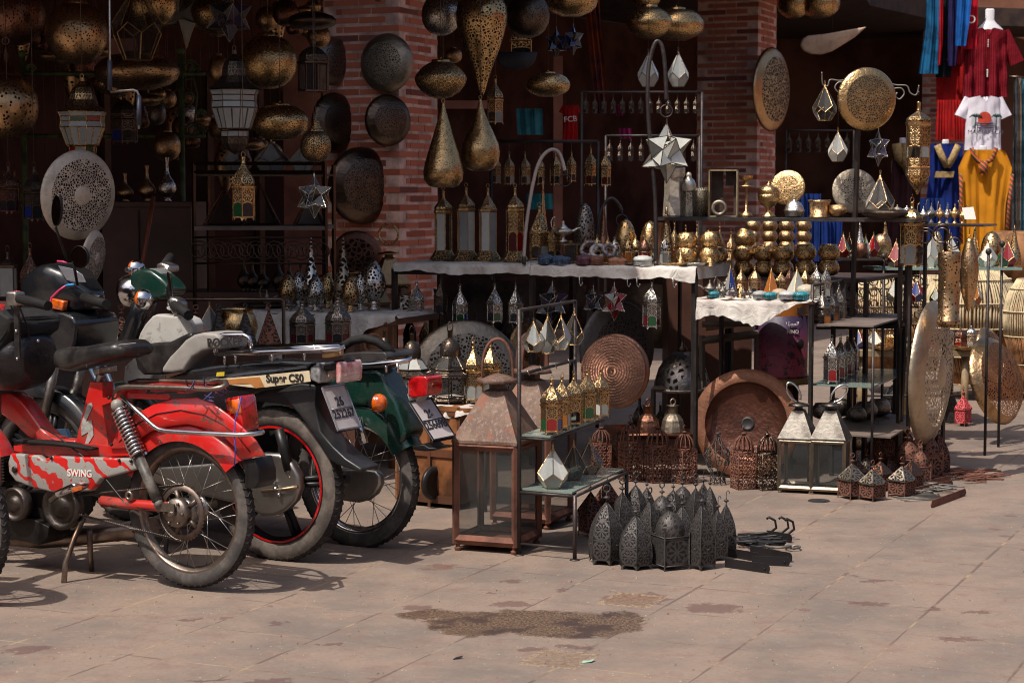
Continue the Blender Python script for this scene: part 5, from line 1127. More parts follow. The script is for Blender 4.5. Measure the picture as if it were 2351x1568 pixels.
for px,yt,yb,w,pn,mc,lb in((21,375,492,46,('dark',),'copper','copper lantern hanging leftmost beside the big pale disc'),(80,375,510,54,('dark','blue'),'dark','dark lantern with blue pane hanging against the big pale disc')):
 hang(proto(('hexl',mc),k_hex,mc,pn,'onion',6,.22),'hanging_lantern',lb,'lantern',px,yt,yb,9.5,w,.50)
on(proto(('hexl2',),k_hex,'dark',('mist','white'),'cone',4,.27,.03,.76,True,False),'white_glass_lantern','dark framed lantern with frosted panes at the left edge above the bag','lantern',18,568,9.2,.78,52,.62)
on(proto(('hexl','copper'),k_hex,'copper',('dark',),'onion',6,.22),'copper_lantern','pierced copper lantern standing left of the black cockpit','lantern',69,560,9.0,.82,50,.50)
GI=plain('iron_green',(.075,.115,.035),.6,var=.4,vsc=14);Yg=12.0;e=empty('green_iron_stand',(0,0,0),'tall green painted iron stand with curled brackets behind the lamps','stand')
for px,yt in((60,125),(421,118)):a=Vector((Xof(px,Yg),Yg,0));b=MB();b.tube([a,(a.x,a.y,Zof(yt,Yg))],.019,8);b.ball((a.x,a.y,Zof(yt,Yg)),.026,8);part('post',b.mesh('post',GI),e)
for yy in(170,313):b=MB();b.tube([(Xof(60,Yg),Yg,Zof(yy,Yg)),(Xof(475,Yg),Yg,Zof(yy,Yg))],.014,4);part('cross_bar',b.mesh('cross_bar',GI),e)
for px,py,R in((440,155,.05),(452,163,.035),(447,300,.05),(462,306,.035),(437,225,.04),(466,262,.03),(78,160,.035)):b=MB();b.tube(scroll_pts((Xof(px,Yg),Yg,Zof(py,Yg)),(1,0,0),R),.006,5);part('scroll',b.mesh('scroll',GI),e)
b=MB();b.tube([(Xof(426,Yg),Yg,Zof(185,Yg)),(Xof(450,Yg),Yg,Zof(180,Yg)),(Xof(458,Yg),Yg,Zof(220,Yg)),(Xof(450,Yg),Yg,Zof(290,Yg))],.006,5);part('scroll',b.mesh('scroll',GI),e)
CAB=plain('cabinet_brown',(.080,.030,.018),.55,var=.3,vsc=3)
Yc=11.2;zt=Zof(474,Yc);x0,x1=Xof(236,Yc),Xof(440,Yc);e=empty('cabinet',((x0+x1)/2,Yc+.3,0),'tall plain dark red brown cabinet in the shade behind the motorcycles','cabinet')
b=MB();b.box((0,0,zt/2),(x1-x0,.6,zt));part('body',b.mesh('body',CAB),e);b=MB();b.box((-.045,-.308,zt/2),(.006,.012,zt-.04));part('door_gap',b.mesh('door_gap',WOODD),e);b=MB();b.box((0,-.01,zt+.012),(x1-x0+.04,.64,.024));part('top',b.mesh('top',CAB),e)
for i,(px,yt,w)in enumerate(((237,395,36),(290,398,38),(340,380,40),(386,362,42))):
 on(proto(('vase',('bronze','silver')[i==3]),k_shade,'vase',('bronze','silver')[i==3],'dots',30,None,False),'long_necked_vase',f'long necked metal vase on the brown cabinet, {ordl(i, 4)} of four','vase',px,yt,Yc+.1,zt+.025,w,.44,group='long necked vases')
b=MB();b.tube([W(352,452,10.9),W(322,640,10.7)],.013,8);single('broom_handle',b,plain('stick_orange',(.28,.075,.03),.5),'reddish wooden stick leaning against the brown cabinet','stick')
Ys=10.6;xa,xb=Xof(447,Ys),Xof(748,Ys);zs=[Zof(524,Ys),Zof(396,Ys),Zof(376,Ys)]
e=empty('iron_shelf',((xa+xb)/2,Ys,0),'black iron shelf with scroll frieze carrying the glass pyramids','shelf');ox=(xa+xb)/2
for x in(xa,xb):
 for dy in(0,.5):b=MB();b.tube([(x-ox,dy,0),(x-ox,dy,zs[2])],.012,4,smooth=False);part('post',b.mesh('post',IRON),e)
for z in zs[1:]:b=MB();b.tube([(xa-ox,0,z),(xb-ox,0,z)],.010,4,smooth=False);part('rail',b.mesh('rail',IRON),e)
b=MB();b.box((0,.25,zs[0]),(xb-xa,.52,.022));part('board',b.mesh('board',plain('board_grey',(.16,.12,.10),.6)),e)
b=MB()
for z in(zs[0]-.05,zs[0]-.19):b.tube([(xa-ox,-.01,z),(xb-ox,-.01,z)],.006,4)
for k in range(14):x=xa-ox+(k+.5)*(xb-xa)/14;b.tube(scroll_pts((x,-.01,zs[0]-.12),(1,0,0),.055,1.5,k%2*PI),.004,4)
part('scroll_frieze',b.mesh('scroll_frieze',IRON),e)
for i,(px,yt,w,pn)in enumerate(((518,425,96,'smoke'),(597,412,88,'clear'),(712,440,70,'mist'))):
 on(proto(('pyr',pn),k_pyr,'copper',(pn,'smoke','clear','dark')),'glass_pyramid',f'copper edged glass pyramid lantern on the iron shelf, {ordl(i, 3)} of three','lantern',px,yt,Ys+.2,zs[0]+.012,w,.62,rz=.25,group='glass pyramids')
for i,(px,yt,yb,w)in enumerate(((545,325,398,62),(625,318,402,78),(694,330,400,56))):
 on(proto(('drop','bronze','mist'),k_drop,'bronze',('mist','smoke','white'),5,.34,.42,.30),'faceted_lantern',f'frosted faceted lantern on the upper iron rail, {ordl(i, 3)} of three','lantern',px,yt,Ys+.25,zs[1],w,.66,rz=.4*i,group='faceted lanterns on the iron shelf')
b=MB();b.box((0,.27,zs[1]-.012),(xb-xa,.5,.012));part('board',b.mesh('board',IRON),e)
zb_=Zof(672,11.0);b=MB();b.box((Xof(560,11.2),11.25,zb_/2),(Xof(720,11.2)-Xof(448,11.2),.45,zb_));single('low_cabinet',b,CAB,'low dark chest in the shade under the iron shelf','chest')
for i,px in enumerate((560,580,604,640,664,690)):
 on(proto(('vase','dark'),k_shade,'vase','dark',None,1,None,False),'dark_bottle',f'dark metal bottle in the shade under the iron shelf, {ordl(i, 6)} of six','bottle',px,590+(i%3)*9,11.15,zb_,34,.44,group='dark bottles')
Ye=10.3;ze=Zof(712,Ye);A_=(Xof(562,Ye),Ye);B2=(Xof(908,Ye-.45),Ye-.45)
e=empty('wooden_table',(A_[0],A_[1],0),'brown wooden table under the egg shaped lamps','table');b=MB()
f2=Vector((B2[0]-A_[0],B2[1]-A_[1],0));b.extr([(0,.0,ze-.05),f2+Vector((0,0,ze-.05)),f2+Vector((.2,.5,ze-.05)),(.2,.5,ze-.05)],(0,0,.04));part('top',b.mesh('top',WOOD),e)
for q in(Vector((.02,.03,0)),f2+Vector((-.02,.03,0)),f2+Vector((.17,.46,0)),Vector((.2,.46,0))):b=MB();b.tube([q,q+Vector((0,0,ze-.05))],.024,4,smooth=False);part('leg',b.mesh('leg',WOOD),e)
b=MB();b.extr([f2*.72+Vector((0,.01,.12)),f2+Vector((-.01,.01,.12)),f2+Vector((-.01,.01,ze-.06)),f2*.72+Vector((0,.01,ze-.06))],(0,.02,0));b.ring(f2*.86+Vector((0,0,ze-.15)),.05,.012,(0,1,0));part('carved_front',b.mesh('carved_front',plain('wood_carved',(.20,.085,.035),.6)),e)
table_cloth('tablecloth','white cloth hanging over the front of the egg lamp table',A_,B2,(.2,.5),ze,(.22,.26,.24,.28,.20,.07,.02),seed=3,waves=.016)
EG='egg and spire lamps on the white cloth'
for sh,mc,px,yt,w,dy,lb in(('egg','gold',660,626,42,.12,'gold pierced egg lamp, leftmost on the white cloth'),('egg','silver',684,620,36,.30,'slim silver egg lamp behind the leftmost gold one'),('spire','silver',714,537,46,.34,'tall silver lamp drawn out to a thin spire'),('egg','silver',724,630,42,.06,'silver egg lamp in the front, beneath the silver spire'),('egg','gold',752,622,34,.34,'gold egg lamp between the two spires'),('spire','cream',788,538,46,.34,'tall pale gold lamp drawn out to a thin spire'),('egg','gold',803,632,42,.05,'gold egg lamp in front of the pale gold spire'),('egg','silver',826,626,32,.22,'slim silver egg lamp right of the front gold egg'),('egg','silver',857,594,58,.28,'largest silver egg lamp at the right end of the white cloth')):
 Yq=Ye+.05+dy-.45*(px-562)/346;on(proto(('sh',sh,mc,'cells',15),k_shade,sh,mc,'cells',15,.15),'egg_lamp' if sh=='egg' else 'spire_lamp',lb,'lamp',px,yt,Yq,ze+.003,w,PW[sh],group=EG)
for i,(px,yt)in enumerate(((612,657),(662,681),(736,682),(771,680))):
 Yq=Ye+.04-.45*(px-562)/346;on(proto(('genie','oldsilver'),k_genie,'oldsilver'),'oil_lamp',f'small dull metal oil lamp on the white cloth, {ordl(i, 4)} of four','oil lamp',px,yt,Yq,ze+.003,40,1.0,rz=(i*1.3),group='small oil lamps on the egg table')
b=MB();b.lathe([(.0,0),(.10,.0),(.15,.012),(.16,.02)],24);single('metal_plate',b,mt('oldsilver'),'dull metal plate at the left end of the white cloth','plate',(Xof(590,Ye),Ye+.2,ze+.004))
oR=on(proto(('house','brass'),k_house_glass,'brass',mt('bronze'),'smoke',.30,.42,.80),'brass_roof_lantern','brass lantern with hipped roof and hoop handle behind the largest silver egg','lantern',893,548,10.9,.95-.25,80,.46,rz=.35)
b=MB();b.ring((0,0,0),.055,.006,(0.2,1,0),24);addpart(oR,'handle',b.xf(Matrix.Translation(W(892,538,10.85))),mt('brass'))
for i,(px,yt,w)in enumerate(((748,600,60),(808,590,70),(850,582,70))):on(proto(('house','bronze'),k_house_glass,'bronze',mt('bronze'),'smoke',.30,.42,.80),'bronze_roof_lantern',f'dim bronze roof lantern behind the egg lamps, {ordl(i, 3)} of three','lantern',px,yt,11.3,.55,w,.46,rz=.5,group='bronze roof lanterns')
disc('copper','dark copper disc leaning at the foot of the brick pillar behind the egg lamps',818,590,120,120,12.2,1,sc=10,depth=.05)
Yr=9.2;zr=Zof(687,Yr);e=empty('display_rail',(Xof(540,Yr),Yr,0),'thin black rail hung with iron pyramid lanterns behind the black seat','rail');x0,x1=Xof(330,Yr)-e.location.x,Xof(650,Yr)-e.location.x
b=MB();b.tube([(x0,0,zr),(x1-.01,0,zr),(x1,0,zr-.01),(x1,0,0)],.0085,8);part('front_bar',b.mesh('front_bar',IRON),e);b=MB();b.tube([(x0,0,0),(x0,0,zr)],.0085,8);part('post',b.mesh('post',IRON),e)
for i,(px,mc,yb)in enumerate(((502,'iron',800),(564,'iron',800),(618,'rust',796))):
 hang(proto(('ipyr',mc),lambda m_:[('pyramid',MB().lathe([(.26,0),(.25,.05),(.02,.84)],4,rot=PI/4,smooth=False).mesh('pyramid',mt(m_,'rosette',.8)),[]),('finial',MB().lathe([(.0,.82),(.05,.85),(.01,.88),(.01,.93),(0,.93)],8).ring((0,0,.96),.035,.01).mesh('finial',mt(m_)),[])],mc),'iron_pyramid_lantern',('black iron pyramid lantern left on the thin rail','black iron pyramid lantern in the middle of the thin rail','rusty iron pyramid lantern right on the thin rail')[i],'lantern',px,697,yb,Yr,66,.52,top=zr,rz=.5,group='pyramid lanterns on the rail')
hang(proto(('drop','bronze','mist'),k_drop,'bronze',('mist',),5,.34,.42,.30),'faceted_lantern','frosted faceted lantern hanging at the left of the thin rail','lantern',482,690,800,9.5,62,.66,top=zr)
b=MB();b.lathe([(0,0),(.12,0),(.20,.08),(.24,.2),(.2,.30),(.17,.33),(.2,.36)],22);single('brass_pot',b,mt('brass'),'hammered brass pot behind the thin rail','pot',(Xof(545,9.7),9.7,Zof(800,9.7))).scale=(.42,.42,.55)
b=MB();b.box((Xof(510,9.65),9.7,Zof(802,9.65)/2),(Xof(600,9.65)-Xof(420,9.65),.4,Zof(802,9.65)));single('low_crate',b,CAB,'dark low crate behind the thin rail','crate')
Yk=9.35;zk=Zof(792,Yk);b=MB();b.box((Xof(735,Yk),Yk+.15,zk/2),(Xof(812,Yk)-Xof(655,Yk),.36,zk));single('low_crate',b,CAB,'dark low crate under the two black onion lanterns','crate')
for i,(px,yt)in enumerate(((693,685),(775,676))):
 on(proto(('hexk',i),k_hex,'oldsilver',('maroon','dark'),'onion',8,.27,.04,.44),'black_onion_lantern',('dark silver onion domed lantern behind the black seat, left one','dark silver onion domed lantern behind the chrome rack, right one')[i],'lantern',px,yt,Yk,zk,64,.60,group='black onion lanterns')
for i,px in enumerate((228,277,325,448)):
 Yq=9.0;on(proto(('ironh','rustp'),k_iron,'rust','house',0,False,'copper'),'rusty_house_lantern',f'small rusty lantern with pale pyramid roof behind the motorcycles, {ordl(i, 4)} of four','lantern',px,700,Yq,Zof(812,Yq),52,.40,rz=.2,group='small rusty roof lanterns behind the motorcycles')
Yq=9.0;zz_=Zof(812,Yq);b=MB();b.box((Xof(340,Yq),Yq+.1,zz_/2),(Xof(480,Yq)-Xof(190,Yq),.4,zz_));single('low_crate',b,CAB,'long dark crate under the small rusty roof lanterns','crate')
rs=random.Random(31);BKR=(('globe','bronze'),('onion','brass'),('saucer','bronze'),('teardrop','copper'),('globe','copper'),('leaf','bronze'))
for k in range(46):
 sh,mc=BKR[k%6];px=40+(k*97)%700;yt=(10,60,110,165,215,270,320)[k%7]+rs.randint(-12,12);w=rs.randint(34,62);h=w*dict(globe=1,onion=.8,saucer=.5,teardrop=1.9,leaf=2.6)[sh]
 shade(sh,mc,'dim_lamp',f'dim {mc} {dict(globe="globe", onion="onion", saucer="flat drum", teardrop="teardrop", leaf="pod")[sh]} lamp hanging in the crowded back row under the awning',px,yt,yt+h,12.2+.25*(k%4),w,sc=14,th=.33,group='dim lamps in the back row under the awning')
for k in range(9):
 px=12+k*24+rs.randint(-4,4);hang(proto(('hexg',2),k_hex,'bronze',('mist','smoke'),'onion',6,.21),'dim_lantern','dim bronze lantern hanging deep in the shade left of the green iron stand','lantern',px,395+rs.randint(-8,8),470+rs.randint(-6,10),12.6,30,.48,group='dim bronze lanterns at the left')
YH=10.9
shade('globe','silver','globe_lamp','silver pierced globe hanging right of the brick pillar at the top',1013,-10,83,YH,90,sc=22,th=.30)
shade('spindle','brass','spindle_lamp','great pointed brass spindle lamp with diamond lattice hanging at the top centre',1106,-4,220,10.6,118,pat='cells',sc=36,th=.18)
b=MB();p0=W(1106,38,10.6);k_=mpp(10.6);b.lathe([(46*k_,-3*k_),(47*k_,0),(47*k_,14*k_),(44*k_,17*k_),(30*k_,24*k_),(10*k_,44*k_),(0,46*k_)],24);addpart(OL[-1],'collar_band',b.xf(Matrix.Translation(p0)),mt('brass'))
shade('globe','dark','globe_lamp','dark pierced globe hanging right of the great spindle lamp',1212,-12,88,YH,100,sc=22,th=.30)
shade('saucer','brass','drum_lamp','wide brass lamp cut off by the top edge right of the dark globe',1312,-34,38,11.2,120,sc=18)
shade('onion','brass','onion_lamp','squat brass onion lamp with square lattice beside the spindle lamp',1012,144,228,10.2,120,pat='rosette',sc=1.6)
shade('teardrop','gold','teardrop_lamp','tall gold teardrop lamp with punched scallops, left of the pair',1018,243,431,10.1,92,pat='scallop',sc=.85)
shade('fatdrop','gold','teardrop_lamp','plump gold teardrop lamp with punched scallops, right of the pair',1103,233,392,10.3,90,pat='scallop',sc=.85)
hang(proto(('hexg',2),k_hex,'bronze',('mist','smoke'),'onion',6,.21),'brass_lantern','small old brass lantern hanging right of the two teardrop lamps','lantern',1137,176,287,10.8,44,.48)
shade('saucer','brass','drum_lamp','squat plain brass lamp hanging alone right of the centre',1258,170,222,10.9,102,sc=22,th=.30)
shade('globe','bronze','globe_lamp','little brass globe half hidden behind the onion lamp',1040,112,146,11.9,42,sc=22,th=.30)
hang(proto(('hexg',4),k_hex,'gold',('dark','amber'),'dome',4,.27),'brass_box_lantern','square brass lantern half hidden below the dark globe','lantern',1196,58,132,11.6,70,.60)
for i,(px,yb,w)in enumerate(((1277,135,56),(1316,128,52))):hang(proto(('star','dark','blue'),k_star,'oldsilver',('dark','blue','smoke')),'star_lantern',('small dark blue star lantern, left of two under the wide brass lamp','small dark star lantern, right of two under the wide brass lamp')[i],'star lantern',px,yb-68,yb,11.9,w,rz=.3*i,group='small dark star lanterns')
b=MB();q=[(-46,-22),(46,-22),(40,0),(24,14),(-6,20),(-30,16),(-44,2)];k_=mpp(11.4);b.extr([(x*k_,0,-y*k_)for x,y in q],(0,.02,0));b.bevel(.004,1)
o=single('boat_lamp',b,plain('shade_navy',(.018,.020,.032),.5),'dark navy boat shaped lamp shade under the square brass lantern','lamp',W(1188,142,11.4));wire_to(o,2.66,z0=.05)
def cloth_strip(name,label,cat,pts,Y,mat,amp=.03,k=9,group=None,loc=None):
 """hanging fabric; pts = outline rows [(py, xl, xr)]"""
 b=MB();rows=[];X0=Xof((pts[0][1]+pts[0][2])/2,Y);nx=20
 dn=[]
 for(a,c)in zip(pts,pts[1:]):
  for i in range(6):t=i/6;dn.append([a[j]+(c[j]-a[j])*t for j in range(3)])
 dn.append(list(pts[-1]))
 for py,xl,xr in dn:
  z=Zof(py,Y);rows.append([b.v((Xof(xl+(xr-xl)*i/nx,Y)-X0,amp*math.sin(i/nx*k*2+z*2.0)+amp*.5*math.sin(i*1.7),z))for i in range(nx+1)])
 for p_,q_ in zip(rows,rows[1:]):
  for i in range(nx):b.f([p_[i],p_[i+1],q_[i+1],q_[i]],None,True)
 o=part(name,b.mesh(name,mat));o.location=(X0,Y,0);return tag(o,label,cat,group)
def fab(nm,c,c2=None,r=.85):return plain('fabric_'+nm,c,r,var=.3,vsc=4,bump=.25,bsc=20,col2=c2,spec=.15)
cloth_strip('patterned_cloth','long orange printed cloth hanging in the dark behind the middle table','cloth',[(-20,1340,1372),(60,1345,1378),(160,1356,1388),(262,1366,1394)],19,fab('orange',(.30,.06,.012),(.07,.03,.05)))
def tshirt(label,px,py,w,h,Y,mat,logo=None,group=None,name='t_shirt',sleeve=.24,cat='shirt',extra=None,neck=.14,yaw=0.0,fold=.016):
 """shirt seen from the front: w, h seen size of the body; px,py = neck centre"""
 k=mpp(Y);W_,H_=w*k,h*k;e=empty(name,W(px,py,Y),label,cat,group,yaw);b=MB();nx=26;ny=22
 def half(v):
  return W_/2*(.92+.10*v)
 for side in(-1,1):
  rows=[]
  for j in range(ny+1):
   v=j/ny;row=[]
   for i in range(nx+1):
    u=-1+2*i/nx;x=u*half(v);z=-H_*v-(abs(u)**1.4)*.055*W_*2*max(0,1-v*3)-(.02*W_*(1-u*u)if j==0 else 0)
    if j==0 and abs(u)<neck*2:z-=(.10*W_*2*(1-(abs(u)/(neck*2))**2))*(1 if side<0 else.3)
    y=side*(.10*W_*2*math.sqrt(max(0,1-u*u))+.01)+fold*(math.sin(u*11+v*1.5)*v+.5*math.sin(u*23-v*5)*v+.35*math.sin(v*19+u*4)*abs(u))*(1 if side<0 else.4)
    row.append(b.v((x,y,z)))
   rows.append(row)
  for p_,q_ in zip(rows,rows[1:]):
   for i in range(nx):b.f([p_[i],p_[i+1],q_[i+1],q_[i]],None,True)
 part('body',b.mesh('body',mat),e)
 for s_ in(-1,1):
  b=MB();sh=Vector((s_*half(0)*.86,0,-.10*W_));L_=sleeve*W_*2.2;d=Vector((s_*.40,0,-.92)).normalized();rings=[]
  for j in range(7):
   t=j/6;c_=sh+d*L_*t;n2=d.cross(Vector((0,1,0))).normalized();rr=.15*W_*(.9+.25*t)
   rings.append([b.v(c_+n2*rr*math.cos(a)*1.05+Vector((0,1,0))*rr*.55*math.sin(a)+Vector((0,.008*math.sin(a*3+t*5),0)))for a in[2*PI*q/16 for q in range(16)]])
  for p_,q_ in zip(rings,rings[1:]):
   for i in range(16):b.f([p_[i],p_[(i+1)%16],q_[(i+1)%16],q_[i]],None,True)
  part('sleeve',b.mesh('sleeve',mat),e)
 return e,W_,H_
e,W_,H_=tshirt('small red t-shirt with white lettering hanging far behind the middle table',1309,240,34,82,18,fab('red',(.38,.010,.010)))
part('lettering',text_mesh('FCB',.07,CRT,(1,0,.1),(0,0,1),(0,-.10,-.14)),e)
for i,(px,py,w,h,c)in enumerate(((1215,250,60,60,(.03,.14,.16)),(1238,445,60,36,(.02,.16,.18)),(1420,240,20,26,(.30,.02,.10)),(1434,295,30,24,(.32,.02,.12)))):
 cloth_strip('folded_cloth',f'{("dull teal", "bright teal", "dark pink", "magenta")[i]} cloth in the dark behind the tables','cloth',[(py,px-w/2,px+w/2),(py+h,px-w/2+3,px+w/2+2)],17+.2*i,fab('t%d'%i,c))
def bar_row(label,px0,px1,py,Y,items,post=False):
 z=Zof(py,Y);e=empty('hanging_bar',(Xof(px0,Y),Y,0),label,'bar');x1=Xof(px1,Y)-e.location.x
 b=MB();b.tube([(0,0,z),(x1,0,z)],.011,6);part('rail',b.mesh('rail',IR2),e)
 for x in(0,x1):b=MB();b.tube([(x,0,z),(x,0,0)],.012,6);part('post',b.mesh('post',IR2),e)
 return z
YB=11.6;zb_=bar_row('dark iron bar with a row of old brass lanterns behind the arched lamp stands',1128,1372,325,YB,8)
HX=proto(('hexg',2),k_hex,'bronze',('mist','smoke'),'onion',6,.21);HY=proto(('hexg',5),k_hex,'brass',('maroon','dark'),'onion',6,.21)
for i,(px,yt,yb,w,p_)in enumerate(((1139,350,424,26,HX),(1169,350,426,27,HX),(1205,350,426,27,HX),(1240,352,426,22,HY),(1275,345,427,28,HY),(1312,347,420,26,HY),(1356,338,428,33,HY),(1389,342,430,29,HY))):
 hang(p_,'hanging_lantern',f'old brass lantern on the dark bar, {ordl(i, 8)} of eight','lantern',px,yt,yb,YB+(0 if i%2 else.1),w,.48,top=zb_,group='old brass lanterns on the dark bar',rz=i*.2)
DKL=proto(('hexg',6),k_hex,'dark',('smoke','dark'),'onion',6,.21)
for r_,(py,y0,y1,Yq,xs)in enumerate(((212,222,262,16,range(1345,1600,21)),(312,320,372,15.5,range(1400,1600,24)),(300,306,352,20,range(1812,1960,22)))):
 zz=bar_row(('upper dark bar of small lanterns far behind the middle table','lower dark bar of small lanterns far behind the middle table','dark bar of small lanterns in the shade right of the second pillar')[r_],xs[0]-10,xs[-1]+12,py,Yq,0)
 nm=('uppermost row behind the table','second row behind the table','row beyond the second pillar')[r_]
 for i,px in enumerate(xs):hang(DKL,'dim_lantern',f'small dim lantern hanging in the shade, one of the {nm}','lantern',px,y0,y1,Yq,15,.48,top=zz,group=f'dim lanterns, {nm}')
ZT=1.03;TA=Vector((Xof(905,10.25),10.25,0));TB=Vector((Xof(1597,9.6),9.6,0));TD=Vector((.22,.50,0));TM=TA.lerp(TB,.475)
e=empty('long_table',TA,'long iron framed table with white cloth loaded with brassware','table')
for q in(TA,TM,TB,TA+TD,TM+TD,TB+TD):q=q-TA;b=MB();b.tube([q+Vector((0,.03,0)),q+Vector((0,.03,ZT-.03))],.017,4,smooth=False);part('leg',b.mesh('leg',IR2),e)
for a_,c_,z in((TA,TB,ZT-.045),(TA+TD,TB+TD,ZT-.045),(TA,TA+TD,ZT-.045),(TB,TB+TD,ZT-.045)):b=MB();b.tube([a_-TA+Vector((0,.03,z)),c_-TA+Vector((0,.03,z))],.017,4,smooth=False);part('rail',b.mesh('rail',IR2),e)
b=MB();b.extr([Vector((0,.02,ZT-.02)),TB-TA+Vector((0,.02,ZT-.02)),TB-TA+TD+Vector((0,0,ZT-.02)),TD+Vector((0,0,ZT-.02))],(0,0,.016));part('top',b.mesh('top',WOOD),e)
TK=TA.lerp(TB,.47)
table_cloth('tablecloth','white cloth with curled edge on the left half of the long table',TA[:2],TK[:2],TD[:2],ZT,(.045,.03,.055,.05,.04,.045),seed=5,waves=.006)
table_cloth('tablecloth','sunlit white cloth on the right half of the long table',TK[:2],TB[:2],TD[:2],ZT+.001,(.05,.055,.05,.06,.05,.075),seed=9,waves=.006)
def tz(px,back):
 for _ in range(1):pass
 lo,hi=-0.2,1.2
 for _ in range(30):
  m_=(lo+hi)/2;p_=TA.lerp(TB,m_)+TD*back
  if p_.x/p_.y*FPX+CX<px:lo=m_
  else:hi=m_
 return p_
def ont(parts,name,label,cat,px,pyt,back,wpx,pw,**k):
 p_=tz(px,back);return on(parts,name,label,cat,px,pyt,p_.y,ZT+.004,wpx,pw,**k)
for i,(px,pn,yt)in enumerate(((1018,('clear','white'),428),(1070,('white','mist'),420),(1120,('mist','white'),422),(1182,('maroon','red','dark'),421))):
 oT=ont(proto(('hext',i),k_hex,('brass','bronze','bronze','brass')[i],pn,'cone' if i==2 else 'onion',6,.135,.10,.66,True,i==3,True,1.4),'tall_lantern',('tall brass lantern with clear pane, leftmost on the white cloth','tall brass lantern with milky panes, second on the white cloth','tall lantern with silvery pointed dome, third on the white cloth','tall brass lantern with dark red panes left of the arched stand')[i],'lantern',px,yt,.55,46,.31,rz=.25)
 p_=tz(px,.55);b=MB();b.lathe([(.075,0),(.078,.006),(.045,.055),(.0,.06)],6,rot=.25+PI/6,smooth=False);addpart(oT,'flared_foot',b.xf(Matrix.Translation((p_.x,p_.y,ZT+.004))),mt('brass','rosette',1.0))
def arch(label,pts,Y,r,ring=None,mat=None):
 """bent tube lamp stand through the seen points (smoothed)"""
 P=[W(x,y,Y)for x,y in pts];S_=[]
 for i in range(len(P)-1):
  p0,p1,p2,p3=P[max(i-1,0)],P[i],P[i+1],P[min(i+2,len(P)-1)]
  for k in range(8):t=k/8;S_.append(.5*((2*p1)+(p2-p0)*t+(2*p0-5*p1+4*p2-p3)*t*t+(3*p1-p0-3*p2+p3)*t**3))
 S_.append(P[-1]);o_=P[0];e=empty('arched_stand',o_,label,'lamp stand');b=MB();b.tube([p-o_ for p in S_],r,10);part('arched_tube',b.mesh('arched_tube',mat or IR2),e)
 b=MB();b.tube([P[-1]-o_,P[-1]-o_+Vector((0,0,-.02))],r*.5,8);b.ring(P[-1]-o_+Vector((0,0,-.05)),.03,.004);part('hook',b.mesh('hook',IR2),e)
 if P[0].z>ZT:b=MB();b.tube([(0,0,0),(0,0,ZT-P[0].z)],r,8);part('foot',b.mesh('foot',IR2),e)
arch('pale grey arched tube stand rising from the white cloth',[(1203,590),(1208,520),(1222,430),(1238,372),(1262,345),(1284,352),(1297,392)],9.95,.0095,mat=metal('tube_pale',(.42,.37,.34),.5,metallic=.4))
arch('tall iron shepherd crook carrying the big white star',[(1506,600),(1505,480),(1500,400),(1492,320),(1487,230),(1490,150),(1505,98),(1520,108),(1527,160),(1530,232)],9.75,.0105)
arch('short dark arched tube behind the silver egg lamp',[(1372,600),(1374,510),(1388,468),(1405,456),(1420,468),(1428,484)],10.3,.0095)
hang(proto(('star','dark','white'),k_star,'dark',('white','mist','white')),'star_lantern','big white glass star lantern with dark edges under the iron crook','star lantern',1530,282,422,9.75,128,top=Zof(240,9.75),rz=.31)
for i,(px,yt,yb)in enumerate(((1488,114,200),(1557,112,200))):hang(proto(('drop','dark','white'),k_drop,'dark',('white','mist'),5,.30),'drop_lantern',('white glass drop lantern hanging left behind the iron crook','white glass drop lantern hanging right of the iron crook')[i],'lantern',px,yt,yb,16.5,50,.60,top=3.73,rz=.3)
shade('saucer','gold','ellipse_lamp','wide sunlit gold ellipsoid lamp left of the second brick pillar',1552,24,93,17.2,128,top=3.73,sc=26,th=.30)
shade('onion','brass','pointed_lamp','pointed brass ufo shaped lamp overlapping the gold ellipsoid lamp',1490,18,92,16.8,108,top=3.73,sc=26,th=.30)
shade('globe','brass','globe_lamp','copper globe lamp cut by the top edge above the pointed brass lamp',1483,-60,22,18.5,76,top=3.73,sc=22,th=.30)
for i,(px,w)in enumerate(((1822,76),(1880,96))):shade('saucer','gold','ellipse_lamp',('gold ellipsoid lamp cut by the top edge, just right of the second pillar','gold ellipsoid lamp cut by the top edge, farther right of the second pillar')[i],px,-24,42,21.5,w,top=3.73,sc=26,th=.30)
b=MB();k_=mpp(20.5);q=[(-73,12),(-68,-2),(-55,-10),(-20,-13),(79,-30),(52,-6),(20,14),(0,26),(-22,33),(-48,32),(-66,24)];b.extr([(x*k_,0,-y*k_)for x,y in q],(0,.05,0));b.bevel(.02,2)  # leaf outline stands for the sunlit part of a shaded disc lamp
o=single('leaf_lamp',b,metal('sunlit_lamp_part',(.46,.31,.21),.6,metallic=.3),'sunlit part of a disc lamp shaped as a leaf right of the second pillar','lamp',W(1911,92,20.5));wire_to(o,3.73,z0=.1)
disc('bronze','big oval brass disc on the right side of the second brick pillar',1771,206,80,190,21.2,1,sc=26,th=.10,rim=.22,roll=.02,depth=.06)
ont(proto(('hexg',7),k_hex,'gold',('mist','smoke'),'cone',6,.20),'brass_lantern','brass lantern with ring in front of the pale arched tube','lantern',1238,466,.5,52,.46,rz=.1)
ont(proto(('hexg',5),k_hex,'brass',('maroon','dark'),'onion',6,.21),'brass_lantern','small brass lantern half behind the silver oil lamp','lantern',1272,505,.5,36,.48)
ont(proto(('hexbox',),k_hex,'brass',('clear','smoke'),'dome',8,.42,.05,.80,False,False),'glass_casket','low brass and glass casket carrying the silver oil lamp','casket',1309,550,.45,84,.95)
